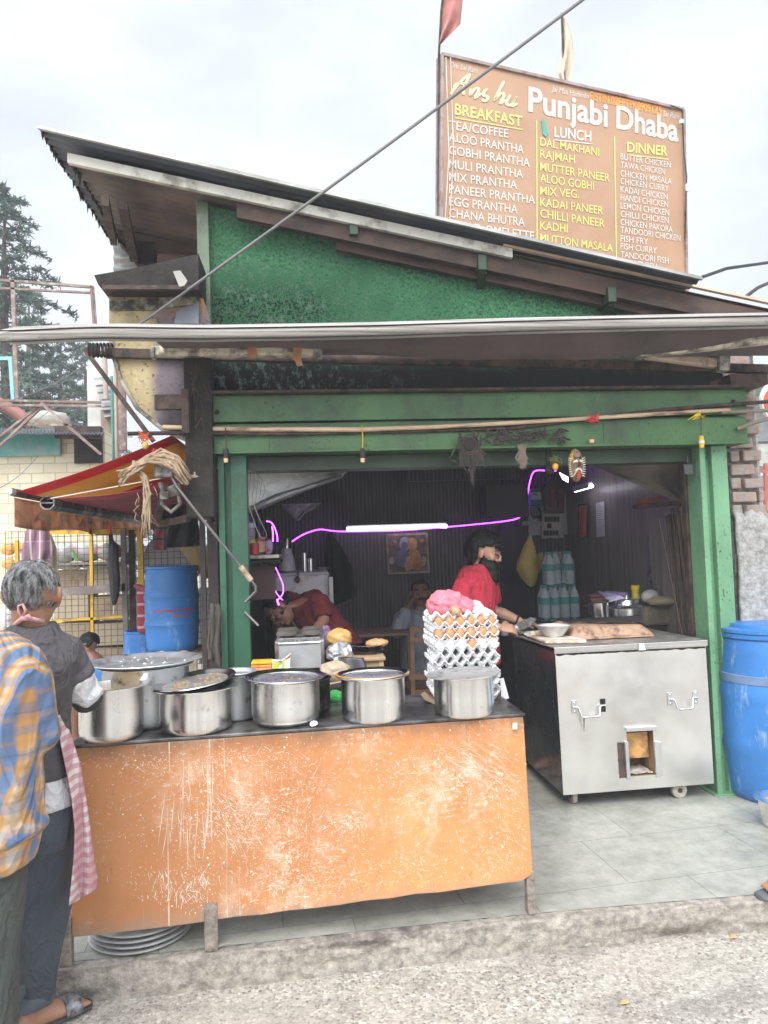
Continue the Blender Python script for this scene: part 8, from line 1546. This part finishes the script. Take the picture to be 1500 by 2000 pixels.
# ---- man in red bending over
YE_ = 5.05
def ae(px, py, dy=0.0): return at(px, py, YE_+dy)
root = thing('person', 'man in a red polo shirt bending low behind the griddle box', 'person', V(ae(660,1500).x, YE_, ZP))
fw = V(-.95,-.3,0).normalized(); rt = fw.cross(UP).normalized(); B = MB(); hdir = V(-.45,-.35,-.82).normalized(); hup = V(-.8,.1,.45).normalized(); hc = ae(547,1190,-.05); r_, u_ = head(B, hc, hdir, hup, .98)
hip = ae(672,1272); shc = ae(592,1172); sp = (shc-hip).normalized(); nrm = rt.cross(sp).normalized()
TS = [(hip, rt*.165, nrm*.125), (hip.lerp(shc,.35)+nrm*.0, rt*.165, nrm*.125), (hip.lerp(shc,.7), rt*.178, nrm*.125), (shc, rt*.165, nrm*.105), (shc+(hc-shc)*.30, rt*.09, nrm*.08)]
trunk(B, [(c, a*.86, b*.85) for c, a, b in TS]); B.loft([(shc+(hc-shc)*.2, rt*.07, nrm*.07), (shc+(hc-shc)*.75, rt*.055, nrm*.055)], 12)
sh_r, el_r, wr_r = ae(622,1168,-.16), ae(632,1212,-.22), ae(606,1246,-.36); sh_l, el_l, wr_l = ae(578,1160,.16), ae(560,1215,.16), ae(575,1246,-.05)
for s_, e_, w_ in ((sh_r,el_r,wr_r),(sh_l,el_l,wr_l)): limb(B, [s_, s_.lerp(e_,.5), e_, e_.lerp(w_,.4), w_], [.050,.046,.040,.038,.027]); hand(B, w_, (w_-e_), V(-.3,.4,-.6), .95, .5)
hips = ((hip+rt*.09-UP*.03, V(hip.x-.03,hip.y-.1,.56), V(hip.x+.05,hip.y-.08,ZP+.1)), (hip-rt*.09-UP*.03, V(hip.x-.03,hip.y+.1,.56), V(hip.x+.05,hip.y+.1,ZP+.1)))
for h_, kk, an in hips: limb(B, [h_, h_.lerp(kk,.5), kk, kk.lerp(an,.35), an], [.078,.07,.055,.05,.04]); hl = V(an.x,an.y,ZP+.04); B.loft([(hl-fw*.05, rt*.028, UP*.03), (hl+fw*.04, rt*.034, UP*.04), (hl+fw*.18-UP*.008, rt*.036, UP*.014)], 12)
bo = body_mesh(B, M_SK2, root, .008, 2); face_parts(bo, hc, hdir, r_, u_, .98, M_HB)
Hh = MB(); hair_cap(Hh, hc, hdir, r_, u_, .98, lambda x,y,z: -.02 if (y > .5 or z < -.6 or (abs(x) > .8 and z < 0 and y > -.2)) else .014, 44, 26, 8); Hh.build('hair', M_HB, root, smooth=180)
S_ = MB(); trunk(S_, [(c, a*1.05, b*1.1) for c, a, b in TS[:4]]+[(shc+(hc-shc)*.22, rt*.095, nrm*.085)]); limb(S_, [sh_r, sh_r.lerp(el_r,.4), sh_r.lerp(el_r,.85)], [.066,.062,.062]); limb(S_, [sh_l, sh_l.lerp(el_l,.5), sh_l.lerp(el_l,.7)], [.076,.072,.07])
cloth_mesh(S_, 'shirt', cotton('dark_red_cotton', (.12,.010,.012), .1), root, .011, 5, .009, 8, (1,1,1), 22)
S_ = MB(); trunk(S_, [(hip+sp*.03, rt*.16, nrm*.12), (hip-UP*.06, rt*.165, fw*.13), (hip-UP*.12, rt*.14, fw*.12)])
for h_, kk, an in hips: limb(S_, [h_, h_.lerp(kk,.5), kk, kk.lerp(an,.5), an-UP*.03], [.096,.09,.078,.07,.066], 14)
cloth_mesh(S_, 'trousers', M_TB, root, .016, 4, .006, 5, (1,1,.4), 15)

# ---- seated man with his hand at his cheek
YS = 6.25
def as_(px, py, dy=0.0): return at(px, py, YS+dy)
root = thing('person', 'seated man with a moustache in a pale grey shirt resting his hand on his cheek', 'person', V(as_(822,1400).x, YS, ZP))
fw = V(-.12,-.99,0).normalized(); rt = fw.cross(UP).normalized(); B = MB(); hc = as_(821,1158); r_, u_ = head(B, hc, fw, UP, .98)
B.loft([(hc-UP*.06-fw*.01, rt*.05, fw*.055), (as_(822,1188), rt*.055, fw*.055), (as_(823,1196), rt*.08, fw*.07)], 12)
TS = [(as_(823,1190), rt*.09, fw*.07), (as_(823,1199), rt*.165, fw*.09), (as_(823,1215), rt*.19, fw*.115), (as_(823,1250), rt*.175, fw*.12), (as_(823,1300), rt*.165, fw*.125), (as_(823,1330), rt*.17, fw*.13)]
trunk(B, [(c, a*.86, b*.85) for c, a, b in TS]); sh_r, el_r, wr_r = as_(786,1207,-.0), as_(778,1236,-.28), as_(797,1184,-.17); sh_l, el_l, wr_l = as_(862,1208), as_(872,1250,-.05), as_(850,1262,-.26)
for s_, e_, w_ in ((sh_r,el_r,wr_r),(sh_l,el_l,wr_l)): limb(B, [s_, s_.lerp(e_,.5), e_, e_.lerp(w_,.4), w_], [.050,.046,.040,.036,.026])
hand(B, wr_r, (hc+rt*.0-wr_r)+UP*.02, V(.9,.3,0), .95, .45, -1); hand(B, wr_l, V(-.3,-.9,0), -UP, .95, .5)
q_ = as_(823,1335)
for k in (-1, 1): h_ = q_+rt*.09*k; kk = h_+fw*.40+UP*.02; an = V(kk.x, kk.y+.02, ZP+.1); limb(B, [h_, h_.lerp(kk,.5), kk, kk.lerp(an,.4), an], [.08,.07,.056,.05,.038]); B.loft([(V(an.x,an.y,ZP+.04), rt*.03, UP*.03), (V(an.x,an.y,ZP+.035)+fw*.17, rt*.038, UP*.016)], 10)
bo = body_mesh(B, M_SK2, root, .007, 2); face_parts(bo, hc, fw, r_, u_, .98, M_HB)
a = MB(); a.tube([hc-r_*.034+fw*.082-u_*.047, hc+fw*.103-u_*.039, hc+r_*.034+fw*.082-u_*.047], [.006,.011,.006], 8); a.build('moustache', M_HB, bo)
Hh = MB(); hair_cap(Hh, hc, fw, r_, u_, .98, lambda x,y,z: -.02 if ((y > .45 and z < .62) or z < -.5 or (abs(x) > .75 and z < -.05 and y > -.3)) else .009, 44, 26, 18, .004); Hh.build('hair', M_HB, root, smooth=180)
S_ = MB(); trunk(S_, [(c, a*1.05, b*1.08) for c, a, b in TS]); 
for s_, e_, w_ in ((sh_r,el_r,wr_r),(sh_l,el_l,wr_l)): limb(S_, [s_, s_.lerp(e_,.5), e_, e_.lerp(w_,.45), e_.lerp(w_,.85)], [.07,.066,.06,.055,.046], 14)
cloth_mesh(S_, 'shirt', cotton('pale_grey_cotton', (.36,.37,.40), .1), root, .010, 4, .007, 8, (1,1,.7), 31)
S_ = MB()
for k in (-1, 1): h_ = q_+rt*.09*k; kk = h_+fw*.40+UP*.02; an = V(kk.x, kk.y+.02, ZP+.1); limb(S_, [h_, h_.lerp(kk,.5), kk, kk.lerp(an,.4), an], [.095,.09,.078,.07,.066])
cloth_mesh(S_, 'trousers', M_TB, root, .016, 3, .005, 5, (1,1,1), 33)
ch_ = thing('dining_chair', 'dark chair under the seated man', 'chair', V(q_.x, YS, ZP)); zc = q_.z-.10
a = MB(); a.box(q_.x-.2, q_.x+.2, YS-.2, YS+.2, zc-.03, zc); a.build('seat', M_TW, ch_)
for sx in (-.18,.15):
    for sy in (-.18,.15): a = MB(); a.box(q_.x+sx, q_.x+sx+.03, YS+sy, YS+sy+.03, ZP, zc-.03); a.build('leg', M_TW, ch_)

# ---- child crouching behind the cage front, foot at the right edge
root = thing('person', 'crouching person in a blue top seen low behind the big aluminium pot', 'person', at(178,1330,5.3)); B = MB(); hc = at(172,1258,5.3); fw = V(.5,-.1,-.5).normalized(); s0 = .62; r_, u_ = head(B, hc, fw, V(.2,.2,.9).normalized(), s0)
q0 = at(182,1285,5.3); B.loft([(hc-UP*.04, V(.035,0,0), V(0,.035,0)), (q0+UP*.02, V(.05,0,0), V(0,.05,0)), (q0-UP*.05, V(.11,0,0), V(0,.08,0)), (q0-UP*.25, V(.13,0,0), V(0,.12,0)), (q0-UP*.36, V(.15,0,0), V(0,.16,0))], 14); limb(B, [q0+V(.09,0,-.05), q0+V(.14,-.03,-.16), q0+V(.12,-.12,-.22)], [.035,.03,.022]); hand(B, q0+V(.12,-.12,-.22), V(0,-1,-.2), -UP, .7, .5)
for k in (-1, 1): limb(B, [q0+V(.06*k,0,-.34), q0+V(.08*k,-.2,-.28), V(q0.x+.08*k, q0.y-.12, .08)], [.06,.045,.035]); B.loft([(V(q0.x+.08*k,q0.y-.1,.04), V(.03,0,0), V(0,0,.03)), (V(q0.x+.08*k,q0.y-.24,.03), V(.032,0,0), V(0,0,.018))], 10)
body_mesh(B, M_SK2, root, .009, 2); Hh = MB(); hair_cap(Hh, hc, fw, r_, u_, s0, lambda x,y,z: -.02 if (y > .5 and z < .5) or z < -.4 else .012, 36, 22, 28); Hh.build('hair', M_HB, root, smooth=180)
S_ = MB(); S_.loft([(q0+UP*.0, V(.06,0,0), V(0,.06,0)), (q0-UP*.04, V(.13,0,0), V(0,.09,0)), (q0-UP*.25, V(.15,0,0), V(0,.13,0)), (q0-UP*.38, V(.16,0,0), V(0,.16,0))], 14); limb(S_, [q0+V(.09,0,-.05), q0+V(.14,-.03,-.15)], [.055,.05]); cloth_mesh(S_, 'shirt', surf('bright_blue_cotton', (.06,.22,.52), .9, var=.12), root, .012, 4, .005, 8, (1,1,1), 41)
ft = on(1520,1735,ZP+.03); root = thing('person', 'bare foot in a grey sandal stepping in at the right edge of the picture', 'person', V(ft.x+.1, ft.y, ZP)); B = MB(); td = V(-.95,-.25,0).normalized(); sdv = td.cross(UP); hl = V(ft.x,ft.y,ZP+.042)-td*.13
B.loft([(hl-td*.02, sdv*.03, UP*.03), (hl+td*.05+UP*.012, sdv*.036, UP*.038), (hl+td*.13, sdv*.045, UP*.024), (hl+td*.16-UP*.004, sdv*.044, UP*.016)], 14); limb(B, [hl+UP*.02, hl+UP*.2-td*.12, hl+UP*.42-td*.25, hl+UP*.60-td*.36], [.038,.045,.055,.05])
for i in range(5): b0 = hl+td*.155+sdv*(-.034+.017*i)-UP*.006; B.tube([b0, b0+td*(.034-.004*i), b0+td*(.048-.005*i)-UP*.003], [.012-.0015*(i>0),.011-.0015*(i>0),.007], 8)
body_mesh(B, M_SK1, root, .005, 2); SD = MB(); h2 = V(hl.x,hl.y,ZP+.012); SD.loft([(h2-td*.06+td*.29*t, sdv*w_, UP*.010) for t, w_ in ((0,.02),(.1,.038),(.5,.044),(.8,.054),(.96,.042),(1,.015))], 16); so_ = SD.build('sandal', surf('grey_sandal', (.12,.13,.14), .7), root, smooth=50)
SD = MB(); SD.grid(lambda u, v: h2+td*(.09+.04*v)+sdv*(.052*math.cos(math.pi*u))+UP*(.004+.055*math.sin(math.pi*u)**.7), 16, 4); SD.build('strap', surf('grey_strap', (.10,.105,.11), .6), so_, smooth=180, solid=.004, normals=False)
S_ = MB(); limb(S_, [hl+UP*.22-td*.13, hl+UP*.42-td*.25, hl+UP*.62-td*.37], [.075,.085,.09]); cloth_mesh(S_, 'trouser_leg', M_TB, root, .012, 3, .005, 6, (1,1,.4), 44)

# ================================================================== HAZE: thin volume added to pale the far trees and lift the darks
hz = MB(); hz.box(-430, 430, -280, 930, -1.2, 14.0)
hzm = bpy.data.materials.new('pale_haze'); hzm.use_nodes = True; ht = hzm.node_tree; ht.nodes.clear()
ho_ = ht.nodes.new('ShaderNodeOutputMaterial'); pv = ht.nodes.new('ShaderNodeVolumePrincipled'); pv.inputs['Color'].default_value = (.95,.96,.98,1); pv.inputs['Density'].default_value = .0065; pv.inputs['Anisotropy'].default_value = .0
ht.links.new(pv.outputs[0], ho_.inputs['Volume'])
hzo = hz.build('haze', hzm); hzo['kind'] = 'stuff'
